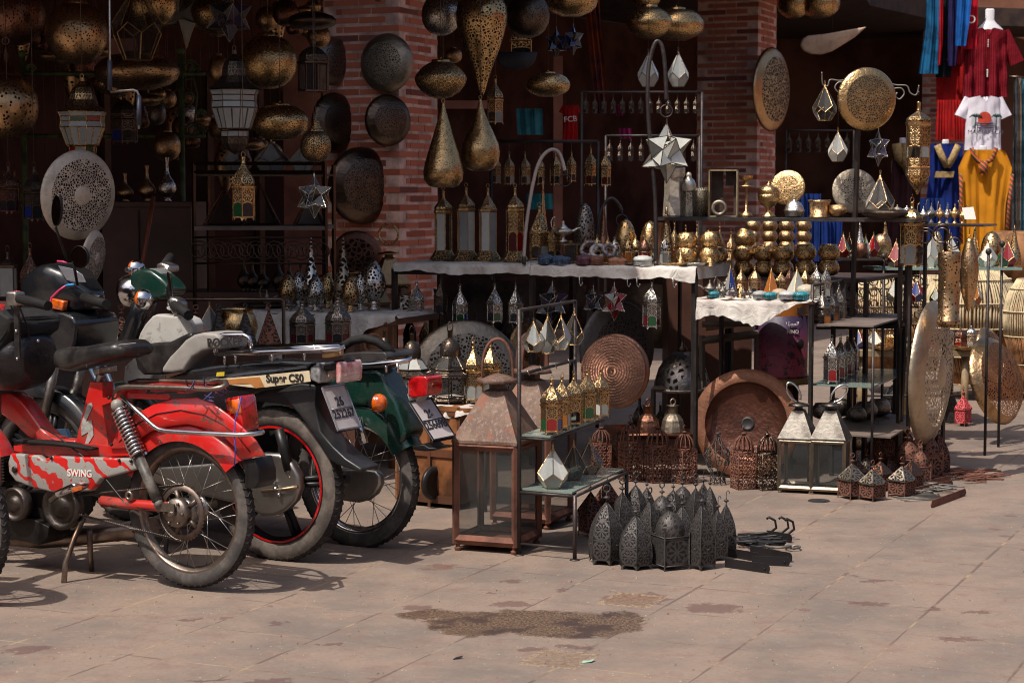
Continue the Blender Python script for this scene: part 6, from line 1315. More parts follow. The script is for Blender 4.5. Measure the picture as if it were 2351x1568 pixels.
o=put(proto(('genie','silver'),k_genie,'silver'),'oil_lamp','silver oil lamp with raised handle on the glass casket','oil lamp',(tz(1293,.45).x,tz(1293,.45).y,Zof(556,tz(1293,.45).y)),(.16,.16,.13),rz=.1)
ont(proto(('sh','eggflat','oldsilver'),k_shade,'eggflat','oldsilver','cells',16,.15),'egg_lamp','dark silver pierced egg lamp left of the spired brass bottle','lamp',1342,465,.8,48,.54)
ont(proto(('sh','cone','copper'),k_shade,'cone','copper','dots',20),'spire_lamp','slender coppery spire lamp between the eggs','lamp',1386,466,.75,34,.34)
ont(proto(('sh','cone','bronze'),k_shade,'cone','bronze','dots',20),'spire_lamp','dim bronze spire behind the pale arched tube','lamp',1246,400,1.1,30,.34)
for px,yt,w,lb in((1436,502,50,'gold pierced egg lamp, left of the two gold eggs'),(1492,506,48,'gold pierced egg lamp, right of the two gold eggs')):ont(proto(('sh','eggflat','gold'),k_shade,'eggflat','gold','dots',14,.3),'egg_lamp',lb,'lamp',px,yt,.7,w,.54)
ont(proto(('sh','cone','brass'),k_shade,'cone','brass','dots',20),'spire_lamp','tall brass spire lamp left of the stacked gold bowls','lamp',1530,468,.45,44,.34)
ont(proto(('jug',),lambda:[('jug',MB().lathe([(0,0),(.14,0),(.2,.1),(.22,.3),(.14,.55),(.12,.8),(.2,.95),(.21,1.0)],20).mesh('jug',mt('copper')),[])]),'copper_jug','small copper jug in front of the right gold egg','jug',1514,512,.3,24,.44)
for i,(px,yt,mc,pn)in enumerate(((1345,540,'copper','maroon'),(1371,540,'brass','dark'),(1395,544,'gold','amber'),(1411,545,'silver','mist'),(1442,543,'gold','amber'),(1459,541,'brass','smoke'),(1480,543,'copper','red'),(1510,543,'silver','mist'),(1527,542,'silver','mist'))):
 ont(proto(('mini',mc,pn),k_minidome,mc,(pn,)),'votive_lantern',f'tiny {dict(copper="copper red", brass="brass", gold="bright gold", silver="silver")[mc]} domed votive lantern on the sunny cloth, {ordl(i, 9)} of nine','lantern',px,yt,.28+.12*(i%2),29,.70,group='tiny domed votive lanterns')
BW=proto(('bowl','gold'),k_bowl,'gold')
bh=.075
def bowl(px,py,w,Y,label,group,tilt=(0,0),p_=None):
 s=w*mpp(Y)/1.24;return put(p_ or BW,'gold_bowl',label,'bowl',W(px,py,Y),(s,s,s*.92),rz=px*.1,group=group,tilt=tilt)
for i,(px,py,w)in enumerate(((1576,604,52),(1628,605,50),(1648,604,48),(1576,572,52),(1631,570,52))):q=tz(px if px<1600 else 1597,.30+(.4 if i in(2,)else 0));bowl(px,py,w,q.y,('pierced gold bowl, lower left of the pile at the table end','pierced gold bowl, lower middle of the pile at the table end','pierced gold bowl, lower right of the pile at the table end','pierced gold bowl, upper left of the pile at the table end','pierced gold bowl, upper right of the pile at the table end')[i],'gold bowls at the end of the long table')
bx=lambda c1,c2:proto(('tbox',c1),k_box,c1,c2)
for i,(px,w,c1,c2,h)in enumerate(((1253,38,(.02,.05,.10),(.3,.4,.45),583),(1283,36,(.02,.05,.11),(.25,.35,.45),586),(1300,24,(.02,.04,.09),(.25,.35,.4),589),(1343,44,(.08,.025,.05),(.4,.2,.15),584),(1370,36,(.14,.05,.03),(.4,.2,.1),586),(1412,32,(.34,.14,.06),(.6,.5,.4),590),(1428,26,(.34,.13,.07),(.6,.5,.4),592),(1476,46,(.45,.45,.43),(.2,.35,.3),586))):
 ont(bx(c1,c2),'trinket_box',('dark blue studded trinket box, leftmost on the cloth edge','dark blue studded trinket box, second on the cloth edge','tiny navy trinket box beside the two blue ones','purple beaded trinket box on the cloth edge','brown beaded trinket box on the cloth edge','orange trinket box, left of a pair on the cloth edge','orange trinket box, right of a pair on the cloth edge','white beaded box with green stones on the cloth edge')[i],'trinket box',px,h,.08,w,1.26)
for i,(px,py,w,c)in enumerate(((1352,571,44,(.05,.05,.06)),(1374,577,40,(.35,.33,.32)),(1398,575,34,(.06,.05,.07)))):
 q=tz(px,.15);b=MB();b.ring((0,0,0),w*mpp(q.y)*.42,.011,(.5*(i-1),-1,.8),20,6);single('bangle',b,plain('bangle%d'%i,c,.35,var=.5,vsc=60,col2=(.35,.30,.28)),('dark jewelled bangle leaning on the trinket boxes','pale polished bangle between two dark ones','dark bangle right of the pale one')[i],'bangle',(q.x,q.y,Zof(py,q.y)))
for i,(px,py,w)in enumerate(((1449,598,40),(1560,603,50),(1600,604,60),(1540,604,34))):
 q=tz(min(px,1590),.12);b=MB();b.lathe([(0,0),(.3,0),(.5,.14),(.49,.15),(.28,.03),(0,.03)],22);o=single('small_dish',b,mt(('oldsilver','bronze','silver','brass')[i]),('small grey metal dish behind the orange boxes','bronze dish in front of the gold bowls','silver dish at the end of the cloth','little brass dish beside the white beaded box')[i],'dish',(Xof(px,q.y),q.y,ZT+.004));o.scale=(w*mpp(q.y),)*3
q=tz(1590,.1);b=MB();b.lathe([(.5,0),(.46,.1),(.36,.5),(.2,.72),(.06,.78),(0,.78)],18);b.tube([(0,0,.78),(0,0,1.1)],.05,6);b.ring((0,0,1.25),.15,.04);o=single('hand_bell',b,mt('brass'),'little brass hand bell at the right end of the long table','bell',(Xof(1630,q.y),q.y,ZT+.004));o.scale=(.05,.05,.055)
q=tz(1565,.15);put(proto(('minic',),k_shade,'cone','brass',None,1),'brass_spire','short brass spire in front of the gold bowls','ornament',(Xof(1563,q.y),q.y,ZT+.004),(.12,.12,.095))
ZU=ZT-.06
def under(parts,name,label,px,yt,yb,w,pw,back=0.0,cat='lantern',**k):
 p_=tz(px,back);o=hang(parts,name,label,cat,px,yt,yb,p_.y+.02,w,pw,top=ZU,**k);return o
SL=proto(('hexs',1),k_hex,'silver',('blue','dark','dark','green'),'cone',6,.20);DL=proto(('hexd',3),k_hex,'dark',('dark',),'cone',6,.20)
for i,(px,yt,yb,w,p_)in enumerate(((957,640,736,42,SL),(1012,638,722,36,DL),(1056,652,745,38,SL),(1136,650,742,42,SL),(1184,650,744,40,SL))):
 oH=under(p_,'hooked_lantern',f'small {"dark" if i == 1 else "silver"} lantern hooked under the long table, {ordl(i, 6)} of six',px,yt,yb,w,.46,rz=.3*i,group='small lanterns hooked under the long table')
 if i==0:oD=oH
p_=tz(928,0);b=MB();b.extr([(-.022,0,0),(.022,0,0),(.022,0,.125),(-.022,0,.125)],(0,.004,0));addpart(oD,'open_door',b.xf(Matrix.Translation(W(928,733,p_.y))),mt('silver','rosette',9))
under(proto(('hexs',2),k_hex,'silver',('green','maroon','maroon'),'onion',6,.20),'hooked_lantern','bright silver lantern with green pane hooked at the right end of the long table',1496,640,756,46,.46,rz=.52,group='small lanterns hooked under the long table')
for i,(px,yt,yb,w,pn)in enumerate(((1268,650,744,82,('dark','purple')),(1362,658,730,50,('dark','purple')),(1410,652,738,64,('red','maroon','mist')))):
 under(proto(('star','d',pn),k_star,'silver',pn),'star_lantern',('dark star lantern hooked behind the four glass drops','small dark star lantern hooked under the long table','red glass star lantern hooked under the long table')[i],px,yt,yb,w,1.0,back=.1 if i<2 else 0,cat='star lantern',rz=.3)
for i,px in enumerate((1330,1440,1462,1545)):p_=tz(px,0);b=MB();b.tube([(0,0,.04),(0,0,0),(.008,0,-.012),(.016,0,0),(.014,0,.006)],.003,5);single('s_hook',b,mt('silver'),f'empty steel hook under the long table edge, {ordl(i, 4)} of four','hook',(p_.x,p_.y-.01,ZU-.03),group='empty steel hooks')
disc("tin","very large dark pierced disc leaning under the left half of the long table",1072,868,262,268,9.9,1,sc=36,th=.15,rim=.24,depth=.06,lean=.15)
disc('iron','big black pierced disc in the gloom under the right half of the long table',1418,800,170,220,9.95,1,sc=26,th=.13,depth=.06,pat='cells')
disc('copper','copper disc punched with spiral slots leaning under the long table',1412,852,158,172,9.25,-1,pat='slots',sc=6.5,rim=.06,depth=.08,lean=.1,boss=False)
disc('bronze','bronze disc edge in the shade behind the rusty lantern handles',1215,790,90,120,10.3,1,sc=30)
b=MB();b.lathe([(.50,-.02),(.505,.0),(.50,.012),(.40,.02),(.385,.015)],56);pan=[('rim',b.mesh('rim',metal('basin_rim',(.20,.082,.042),.55,metallic=.4,dirt=.8,dcol=(.12,.05,.03))),[])]
b=MB();b.lathe([(.385,.012),(.36,-.03),(.30,-.06),(.18,-.075),(.06,-.08)],56);pan+=[('bowl',b.mesh('bowl',metal('copper_worn',(.115,.043,.027),.30,metallic=.6,dirt=.7,dcol=(.05,.022,.015))),[])]
b=MB();b.lathe([(.066,-.085),(.062,-.068),(.045,-.070),(.0,-.10)],20);pan.append(('drain_hole',b.mesh('drain_hole',DARKT),[]))
o=put(pan,'copper_basin','huge worn copper basin with drain hole leaning behind the iron lanterns','basin',W(1713,972,9.55),(.53,.53,.53));o.rotation_euler=(Matrix.Rotation(-.30,3,'Z')@Matrix.Rotation(PI/2-.15,3,'X')).to_euler()
o=put(proto(('halfdome',),lambda:[('dome',MB().lathe([(.5,0),(.49,.12),(.42,.32),(.3,.48),(.14,.58),(.0,.60)],28).mesh('dome',mt('oldsilver','uvcells',2.2,th=.2)),[]),('neck',MB().lathe([(.06,.58),(.10,.62),(.04,.68),(.04,.8),(0,.8)],12).mesh('neck',IRON),[]),('rim',MB().ring((0,0,0),.5,.03,(0,0,1),28,6).mesh('rim',mt('oldsilver')),[])]),'pierced_dome','large dark pierced metal dome on a low iron stand under the long table','dome',W(1566,893,10.0),(.29,.29,.33))
rack('low_iron_stand','low black iron stand under the pierced dome',[('leg',IR2,[(W(x,893,10.0+dy),Vector((W(x,893,10.0+dy).x,10.0+dy,0)),.010)for x in(1500,1632)for dy in(-.1,.15)]),('rail',IR2,[(W(1500,893,9.9),W(1632,893,9.9),.012)])],'stand')
Yd=9.85;n=N('barrel_paint');oc=n.co('Object');a=n.noise(oc,7,5,.7);z=n.sep(oc)[2];a2=n.noise(oc,34,5,.75)
c=n.mix(n.step(z,.05,.30),(.30,.04,.07,1),(.03,.018,.06,1));c=n.mix(n.math('MULTIPLY',n.step(a2,.50,.56),n.step(a,.40,.52)),c,(.025,.012,.014,1));BARM=n.fin(n.bsdf(c,.5,0,n.bump(a2,.2,.01)))
zd=Zof(868,Yd);hd=Zof(690,Yd)-zd;rd=62*mpp(Yd);e=empty('metal_drum',(Xof(1801,Yd),Yd+.1,zd),'worn pink and purple metal drum under the small white cloth','drum')
b=MB();b.lathe([(0,0),(rd,0),(rd*1.01,.01),(rd,.02),(rd,hd),(0,hd)],40);part('body',b.mesh('body',BARM),e)
b=MB();b.lathe([(rd*1.002,hd*.80),(rd*1.004,hd*.81),(rd*1.004,hd*.97),(rd*1.002,hd*.98)],40);bd=part('orange_band',b.mesh('orange_band',plain('band_orange',(.32,.10,.015),.5)),e)
part('lettering',text_mesh('30',.05,DARKT,(1,.25,0),(0,0,1),(rd*.55,-rd*.86,hd*.86),bold=.003),bd)
part('lettering',text_mesh('PENO',.026,CRT,(1,.35,0),(0,0,1),(rd*.30,-rd*.985,hd*.60),bold=.0006),e)
b=MB()
S_=.0014;o0=Vector((rd*.30,-rd*.99,hd*.70));u_=Vector((1,.35,0)).normalized()
for st in([(-.038,.012),(-.034,-.004),(-.026,-.008),(-.022,.004),(-.022,.014)],[(-.022,-.006),(-.010,-.006),(-.010,.004)],[(-.010,-.006),(.0,-.006),(.0,.003)],[(.0,-.006),(.007,-.006),(.007,.003)],[(.007,-.006),(.014,-.006),(.014,.003)],[(.014,-.006),(.024,-.006),(.024,.012)],[(.032,-.006),(.032,.012)],[(-.006,-.013),(-.004,-.013)]):
 b.tube([o0+u_*x+Vector((0,0,z))for x,z in st],S_,4)
part('lettering',b.mesh('lettering',CRT),e)
b=MB();b.lathe([(0,-.001),(.024,-.001),(.026,0),(.024,.002),(0,.002)],20,M=Matrix.Translation((rd*.62,-rd*.80,hd*.44))@Matrix.Rotation(.65,4,'Z')@Matrix.Rotation(PI/2,4,'X'));part('bung',b.mesh('bung',DARKT),e)
e=empty('round_wooden_tray',(Xof(1785,Yd),Yd+.1,0),'round wooden tray on legs under the painted drum','tray');rt=90*mpp(Yd)
b=MB();b.lathe([(0,zd-.03),(rt,zd-.03),(rt*1.01,zd-.015),(rt,zd-.002),(0,zd-.002)],40);part('tray',b.mesh('tray',plain('wood_ochre',(.22,.13,.035),.5)),e)
for k in range(4):a=k*PI/2+.5;b=MB();b.tube([(rt*.7*math.cos(a),rt*.7*math.sin(a),zd-.03),(rt*.7*math.cos(a),rt*.7*math.sin(a),0)],.018,6);part('leg',b.mesh('leg',WOODD),e)
for i,(a_,c_)in enumerate((((1625,640),(1633,745)),((1530,640),(1545,880)),((1668,760),(1672,870)))):pass
b=MB();b.extr([W(1614,640,9.95),W(1688,632,10.1),W(1690,752,10.1),W(1622,760,9.95)],(0,.02,0));single('wooden_board',b,plain('wood_pale',(.26,.15,.085),.7,vsc=12),'bare wooden board standing behind the end of the long table','board')
rack('wooden_trestle','grey wooden trestle frame under the small white cloth table',[('leg',plain('wood_grey',(.11,.085,.065),.7),[(W(x,770,9.9),W(x,1020,9.9),.012)for x in(1612,1742)]),('rail',plain('wood_grey',(.11,.085,.065),.7),[(W(1612,782,9.9),W(1745,766,9.9),.016),(W(1612,745,9.9),W(1745,742,9.9),.012)])],'trestle')
for k,(x0,x1,y0,y1,Yq)in enumerate(((1360,1590,655,800,10.9),(1000,1350,640,760,11.2))):
 b=MB();nx,ny=26,14;g_=[[b.v(W(x0+(x1-x0)*i/nx,y0+(y1-y0)*j/ny,Yq))for i in range(nx+1)]for j in range(ny+1)]
 for p_,q_ in zip(g_,g_[1:]):
  for i in range(nx):b.f([p_[i],p_[i+1],q_[i+1],q_[i]],None,True)
 b.wob(.09,4.0,k);single('sacking',b,plain('sacking_%d'%k,((.11,.075,.05),(.07,.045,.035))[k],.95,var=.5,vsc=5,bump=.6,bsc=12,spec=.1),('crumpled brown sacking behind the copper slotted disc','crumpled dark sacking behind the hooked silver lanterns')[k],'sacking')
rs=random.Random(8)
for k,px in enumerate(range(1548,1706,26)):
 p_=tz(1590,.9);Yq=10.55+.1*(k%2);on(HX if k%3 else HY,'dim_lantern',f'old brass lantern under the top shelf, {ordl(k, 7)} of seven','lantern',px,506+(k*13)%22,Yq,ZT-.06,26,.48,group='old lanterns under the top shelf')
b=MB();x0,x1=Xof(1530,10.6),Xof(1720,10.6);b.box(((x0+x1)/2,10.65,(ZT-.06)/2),(x1-x0,.4,ZT-.06));single('dark_cabinet',b,CAB,'dark cabinet behind the right end of the long table','cabinet')
n=N('rust_big');oc=n.co('Object');a=n.noise(oc,6,6,.7);a2=n.noise(oc,40,5,.7)
c=n.mix(n.step(a,.35,.62),(.175,.108,.075,1),(.095,.050,.034,1));c=n.mix(n.math('MULTIPLY',n.step(a2,.5,.68),.8),c,(.23,.19,.16,1));c=n.mix(n.math('MULTIPLY',n.step(n.noise(oc,13,4),.55,.65),.7),c,(.20,.062,.028,1))
RBIG=n.fin(n.bsdf(c,.66,.15,n.bump(a2,.2,.01)));MATS['rust_big_']=RBIG
Yw=8.75;zw=Zof(925,Yw);A_=Vector((Xof(905,Yw),Yw,0));B3=Vector((Xof(1118,Yw-.25),Yw-.25,0));D3=Vector((.17,.38,0))
e=empty('wooden_cabinet',A_,'old brown wooden cabinet with white cloth behind the green motorcycle','cabinet');V3=B3-A_;WC=plain('wood_cabinet',(.26,.10,.038),.42,var=.5,vsc=5)
b=MB();b.extr([(0,0,.02),V3*.70+Vector((0,0,.02)),V3*.70+Vector((0,0,zw)),(0,0,zw)],D3);part('body',b.mesh('body',WC),e)
b=MB()
for f in(.02,.36,.68):b.extr([V3*f+Vector((0,-.012,0)),V3*(f+.03)+Vector((0,-.012,0)),V3*(f+.03)+Vector((0,-.012,zw)),V3*f+Vector((0,-.012,zw))],(0,.011,0))
for z in(.02,zw*.5,zw-.04):b.extr([V3*.02+Vector((0,-.010,z)),V3*.71+Vector((0,-.010,z)),V3*.71+Vector((0,-.010,z+.035)),V3*.02+Vector((0,-.010,z+.035))],(0,.008,0))
part('frame',b.mesh('frame',plain('wood_cab_dark',(.11,.04,.018),.5)),e)
b=MB();b.extr([(-.01,-.01,zw-.02),V3+Vector((0,-.01,zw-.02)),V3+D3+Vector((0,0,zw-.02)),D3+Vector((0,0,zw-.02))],(0,0,.018));part('top',b.mesh('top',WC),e)
b=MB();b.tube([V3+Vector((-.01,.02,zw)),V3+Vector((-.01,.02,0))],.012,6);part('leg',b.mesh('leg',WOODD),e)
b=MB();b.lathe([(0,-.012),(.055,-.012),(.075,0),(.072,.015),(.05,.02),(.03,.012),(0,.012)],28,M=Matrix.Translation(W(992,1108,Yw-.12))@Matrix.Rotation(.9,4,'Z')@Matrix.Rotation(PI/2,4,'X'))
single('round_lamp',b,BLKPL,'round black lamp housing hanging at the corner of the brown cabinet','lamp')
table_cloth('tablecloth','white crumpled cloth on the brown cabinet under the black glass lanterns',A_[:2],B3[:2],D3[:2],zw,(.02,.03,.02,.05,.025,.055),seed=12,waves=.012)
def onc(parts,name,label,px,pyt,f,back,w,pw,**k):
 p_=A_+V3*f+D3*back;Yq=p_.y;return on(parts,name,label,'lantern',px,pyt,Yq,zw+.003,w,pw,**k)
def k_oct(pn):
 n=8;rot=PI/8;P=[];fm=mt('dark');r=.26;b=MB()
 R=[(r*.92,.03),(r*1.02,.05),(r*.92,.08),(r*.92,.30),(r*1.25,.34),(r*1.25,.36),(r*1.0,.385),(r*1.0,.42),(r*.55,.56),(r*.50,.57)]
 for rr,z in R:b.tube([(rr*math.cos(rot+k*PI/4),rr*math.sin(rot+k*PI/4),z)for k in range(n)],.008,4,closed=True,smooth=False)
 for k in range(n):
  a=rot+k*PI/4;b.tube([(rr*math.cos(a),rr*math.sin(a),z)for rr,z in R],.008,4,smooth=False);b.tube([(r*math.cos(a),r*math.sin(a),0),(r*.95*math.cos(a),r*.95*math.sin(a),.04)],.012,5)
 b.lathe([(r*.95,.03),(0,.03)],n,rot=rot);P.append(('frame',b.mesh('frame',fm),[]))
 for(r0,z0),(r1,z1)in((R[2],R[3]),(R[7],R[8])):
  for k in range(n):
   a,a2=rot+k*PI/4,rot+(k+1)*PI/4;b=MB();b.poly([(r0*.99*math.cos(a),r0*.99*math.sin(a),z0),(r0*.99*math.cos(a2),r0*.99*math.sin(a2),z0),(r1*.99*math.cos(a2),r1*.99*math.sin(a2),z1),(r1*.99*math.cos(a),r1*.99*math.sin(a),z1)]);P.append(('glass_pane',b.mesh('glass_pane',gl(pn[k%len(pn)])),[]))
 b=MB();b.lathe([(r*1.24,.345),(r*1.0,.39)],n,rot=rot,smooth=False);b.lathe([(r*1.0,.385),(r*1.0,.42)],n,rot=rot,smooth=False)
 b.lathe([(r*.52,.565),(r*.56,.62),(r*.52,.69),(r*.38,.75),(r*.2,.79),(r*.12,.80)],12,uk=12);P.append(('dome',b.mesh('dome',mt('dark','rosette',.8)),[]))
 b=MB();b.lathe([(.035,.79),(.035,.89),(.045,.895),(0,.9)],10);b.tube([(-.03,0,.88),(-.04,0,.94),(-.02,0,.985),(.0,0,1),(.02,0,.985),(.04,0,.94),(.03,0,.88)],.006,5);P.append(('neck',b.mesh('neck',fm),[]));return P
onc(proto(('oct',1),k_oct,('mist','white')),'black_glass_lantern','black framed octagonal lantern with frosted panes behind the green motorcycle, left of two',945,748,.20,.4,92,.62,rz=.2)
onc(proto(('oct',2),k_oct,('clear','smoke','clear')),'black_glass_lantern','black framed octagonal lantern with clear panes above the red tail light, right of two',1033,738,.55,.35,112,.65,rz=.35)
onc(proto(('oct',1),k_oct,('mist','white')),'black_glass_lantern','black lantern mostly hidden by the wrapped grab bar',882,742,.0,1.0,60,.62)
GLT=proto(('hexg',8),k_hex,'gold',('white','mist'),'onion',6,.22)
for i,(px,yt,f,bk)in enumerate(((1086,776,.83,.45),(1126,774,.97,.8))):onc(GLT,'gold_lantern',('gold pierced lantern with white panes on the cabinet cloth, front one','gold pierced lantern on the cabinet cloth, half hidden by the rusty handle')[i],px,yt,f,bk,50,.50,rz=.3+i)
def big_lantern(label,pxc,pyb,Y,h,aw,ap=0,rz=0.0,glass_='pane',handle_tilt=.4):
 P=proto(('bigl',glass_),k_house_glass,'rust',RBIG,glass_,.30,.52,.80,True,.035)
 loc=Vector((Xof(pxc,Y),Y,0));s_=aw/(.30*math.sqrt(2));o=put(P,'rusty_floor_lantern',label,'lantern',loc,(s_,s_,h),rz=rz,group='tall rusty floor lanterns')
 b=MB();z=.845;pts=[(-.13*math.cos(t)*1.0,0,z+.155*max(0,math.sin(t))**.8)for t in[PI*k/16 for k in range(17)]]
 ring=[]
 for k in range(17):
  t=PI*k/16;x=-.11*math.cos(t);zz=z-.02+.19*math.sin(t)**.7
  ring.append([b.v((x,-.05,zz)),b.v((x,.05,zz)),b.v((x*.86,.05,zz-.012)),b.v((x*.86,-.05,zz-.012))])
 for p_,q_ in zip(ring,ring[1:]):
  for j in range(4):b.f([p_[j],p_[(j+1)%4],q_[(j+1)%4],q_[j]],None,True)
 b.xf(Matrix.Rotation(handle_tilt,4,'Z'));part('handle',b.mesh('handle',mt('rust')),o);return o
G1=G(1115,1262);big_lantern('tall rusty lantern with glass panes, front one beside the thin iron shelf',1142,1262,7.66,Zof(782,7.66),.25,rz=math.radians(-22))
big_lantern('tall rusty lantern with glass panes, behind the thin iron shelf',1222,1230,8.22,Zof(758,8.22)-.02,.25,rz=math.radians(-24),handle_tilt=.9)
F0=Vector((.028,7.49,0));F1=Vector((.239,7.385,0));FD=Vector((.235,.64,0)).normalized()*.68
e=empty('thin_iron_shelf',F0,'thin black iron shelf stand with glass boards in front of the rusty lanterns','shelf')
def br(a,c,r=.0065,nm='rail',m=IR2):b=MB();b.tube([a-F0,c-F0],r,8);part(nm,b.mesh(nm,m),e)
up=lambda z:Vector((0,0,z))
HT=.95;MID=F0+(F1-F0)*.56
br(F0,F0+up(HT),.008,'post');br(F1,F1+up(.25),.008,'post');br(F0+FD,F0+FD+up(HT),.008,'post');br(F1+FD,F1+FD+up(.25),.008,'post')
br(F0+up(HT-.003),F0+FD+up(HT-.003));br(F0+up(.70),F0+FD+up(.70));br(F0+up(.045),F1+up(.045),.005)
br(F0+FD+up(.045),F1+FD+up(.045),.005)
for z in(.245,):br(F0+up(z),F1+up(z));br(F1+up(z),F1+FD+up(z));br(F0+FD+up(z),F1+FD+up(z));br(F0+up(z),F0+FD+up(z))
br(F0+up(.455),MID+up(.455),.005);br(F0+up(.455),F0+FD+up(.455),.005);br(MID+up(.455),MID+FD+up(.455),.005)
for q in(F0,F1):b=MB();b.lathe([(0,0),(.02,0),(.018,.004),(0,.005)],16,c=q-F0);part('foot_plate',b.mesh('foot_plate',IR2),e)
GB=glass('glass_board',(.30,.38,.33),.35)
def board(z,a,c,d,m=GB):b=MB();b.extr([a-F0+up(z),c-F0+up(z),c+d-F0+up(z),a+d-F0+up(z)],(0,0,.007));part('glass_board',b.mesh('glass_board',m),e)
board(.463,F0+Vector((.01,.0,0)),MID,FD);board(.254,F0+Vector((.012,0,0)),F1-Vector((.012,0,0)),FD)
for t in(.12,.35,.60,.86):br(F0+FD*t+up(.715),F0+FD*t+Vector((.012,-.01,.69)),.002,'wire_hook',STEEL)
for i,(px,yt,yb,w,pn)in enumerate(((1225,730,808,55,('clear','mist')),(1257,718,811,46,('mist','clear')),(1288,716,803,47,('clear','mist')),(1318,707,791,47,('clear','smoke')))):
 t=(i+.6)/4.6;q=F0+FD*t
 lo,hi=0,1
 for _ in range(25):
  m_=(lo+hi)/2;p_=F0+FD*m_
  if p_.x/p_.y*FPX+CX<px:lo=m_
  else:hi=m_
 q=F0+FD*lo;hang(proto(('dropg',pn),k_drop,'gold',pn,5,.31),'glass_drop_lantern',f'gold edged glass drop on the thin shelf bar, {ordl(i, 4)} of four','lantern',px,yt,yb,q.y,w,.62,top=HT,rz=.3+.5*i,group='glass drop lanterns on the thin shelf bar')
GW=(('red','blue','green'),('mist','amber'),('clear','amber','maroon'),('green','maroon','green'),('white','mist'))
for i,(px,yt,w)in enumerate(((1267,862,57),(1291,856,48),(1318,851,50),(1349,841,48),(1381,840,46))):
 t=.05+.21*i;q=(F0+MID)/2+FD*t;on(proto(('hg',i),k_hex,'gold',GW[i],'onion',6,.20),'gold_lantern',f'gold lantern with {("red-blue", "milky", "amber", "green-red", "white")[i]} panes on upper glass, {ordl(i, 5)} of five','lantern',px,yt,q.y,.471,w,.46,rz=.52+.1*i,group='five gold lanterns on the glass board')
for i,(px,yt,w,mc,pn)in enumerate(((1270,1018,74,'gold',('mist','white')),(1318,1010,58,'bronze',('smoke','clear')),(1355,1002,60,'bronze',('clear','smoke')))):
 q=F0.lerp(F1,.5)+FD*(.08,.40,.68)[i];on(proto(('dropb',i),k_drop,mc,pn,5,.31),'glass_drop_lantern',('frosted white glass drop lantern standing front on the lower glass board','clear glass drop lantern standing in the middle of the lower board','clear glass drop lantern standing farthest back on the lower board')[i],'lantern',px,yt,q.y,.262,w,.62,rz=.94+.2*i)
BG='black iron lanterns grouped on the paving'
def ground_iron(col,kind,px,pyb,pyt,w,label,group,hook=False,rz=0.0,pan=None):
 g_=G(px,pyb);Yq=g_.y+w*.5*mpp(g_.y)*.8
 p_=proto(('iron',col,kind,hook,pan),k_iron,col,kind,0,hook,pan)
 h=Zof(pyt,Yq);s_=w*mpp(Yq)/dict(ogive=.50,point=.37,spear=.37,box=.40,house=.44)[kind];return put(p_,'iron_lantern',label,'lantern',(Xof(px,Yq),Yq,0),(s_,s_,h),rz=rz,group=group)
for q in((1395,1298,1112,84,'ogive',0,'bulging black iron lantern at the front left corner of the group',.15),(1463,1309,1148,82,'ogive',1,'squat bulging black iron lantern with curled hook, second in the front row',.0),(1542,1309,1133,74,'box',0,'black iron box lantern with ribbed dome, third in the front row',.45),(1616,1310,1118,62,'point',0,'tall slim pointed black iron lantern at the front, right of the domed box',.62),(1653,1288,1137,46,'point',1,'slim black iron lantern with curled hook in shadow behind the slim pointed one',.4),(1672,1278,1124,48,'point',1,'slim black iron lantern at the right end of the black group',.3),(1431,1250,1096,60,'point',0,'black pointed iron lantern behind the front left one',.5),(1462,1226,1082,62,'ogive',0,'black bulging lantern in the middle row behind the squat one',.3),(1495,1268,1118,56,'point',0,'black pointed lantern between the squat one and the domed box',.8),(1488,1216,1092,46,'ogive',1,'back row black lantern with hook, left of the domed ones',.1),(1523,1246,1106,56,'box',0,'black domed iron lantern behind the domed box',.5),(1549,1226,1096,52,'ogive',0,'back row black lantern behind the domed box lantern',.2),(1571,1220,1086,50,'box',0,'back row domed black iron lantern right of the centre',.35),(1570,1262,1134,58,'ogive',0,'black lantern with notched flower dome just left of the slim pointed one',.9),(1601,1238,1087,50,'point',0,'back row pointed black lantern rising over the slim pointed one',.5),(1619,1222,1078,46,'point',1,'back row black lantern with the tallest hook',.3),(1634,1232,1085,44,'ogive',1,'farthest right black lantern of the back row',.3)):
 ground_iron('iron',q[4],q[0],q[1],q[2],q[3],q[6],BG,bool(q[5]),q[7])
ground_iron('rust','house',1358,1234,1098,50,'small rusty lantern with pyramid roof left of the black group','small rusty lanterns beside the black group',False,.5);ground_iron('rust','house',1396,1206,1070,46,'small dark rusty lantern behind the black group near the shelf leg','small rusty lanterns beside the black group',False,.6)
def chain_heap(label,px,py,rx,ry,mat,seed,nlinks=46,hooks=4):
 r_=random.Random(seed);c_=G(px,py);b=MB();kx=rx*mpp(c_.y);ky=ry*c_.y*mpp(c_.y)/1.4
 for s_ in range(nlinks):
  x,y=c_.x+r_.gauss(0,.42)*kx,c_.y+r_.gauss(0,.42)*ky;a=r_.gauss(0,.5);L_=r_.uniform(.03,.07);z=.006+r_.random()*.02;d=Vector((math.cos(a),math.sin(a)*.8,r_.uniform(-.1,.1)))
  p_=Vector((x,y,z));w_=.008;sd=Vector((-d.y,d.x,0)).normalized()*w_
  b.tube([p_-d*L_+sd,p_+d*L_+sd,p_+d*(L_+.008),p_+d*L_-sd,p_-d*L_-sd,p_-d*(L_+.008)],.0032,5,closed=True)
 o=part('chain_heap',b.mesh('chain_heap',mat));tag(o,label,'chains');o['kind']='stuff'
 return c_
IRM=plain('iron_black',(.018,.016,.017),.5,.3,spec=.4);GRM=metal('iron_grey',(.20,.18,.16),.5,metallic=.6,dirt=.7)
c_=chain_heap('tangle of black chain links lying right of the black lanterns',1745,1252,62,12,IRM,3)
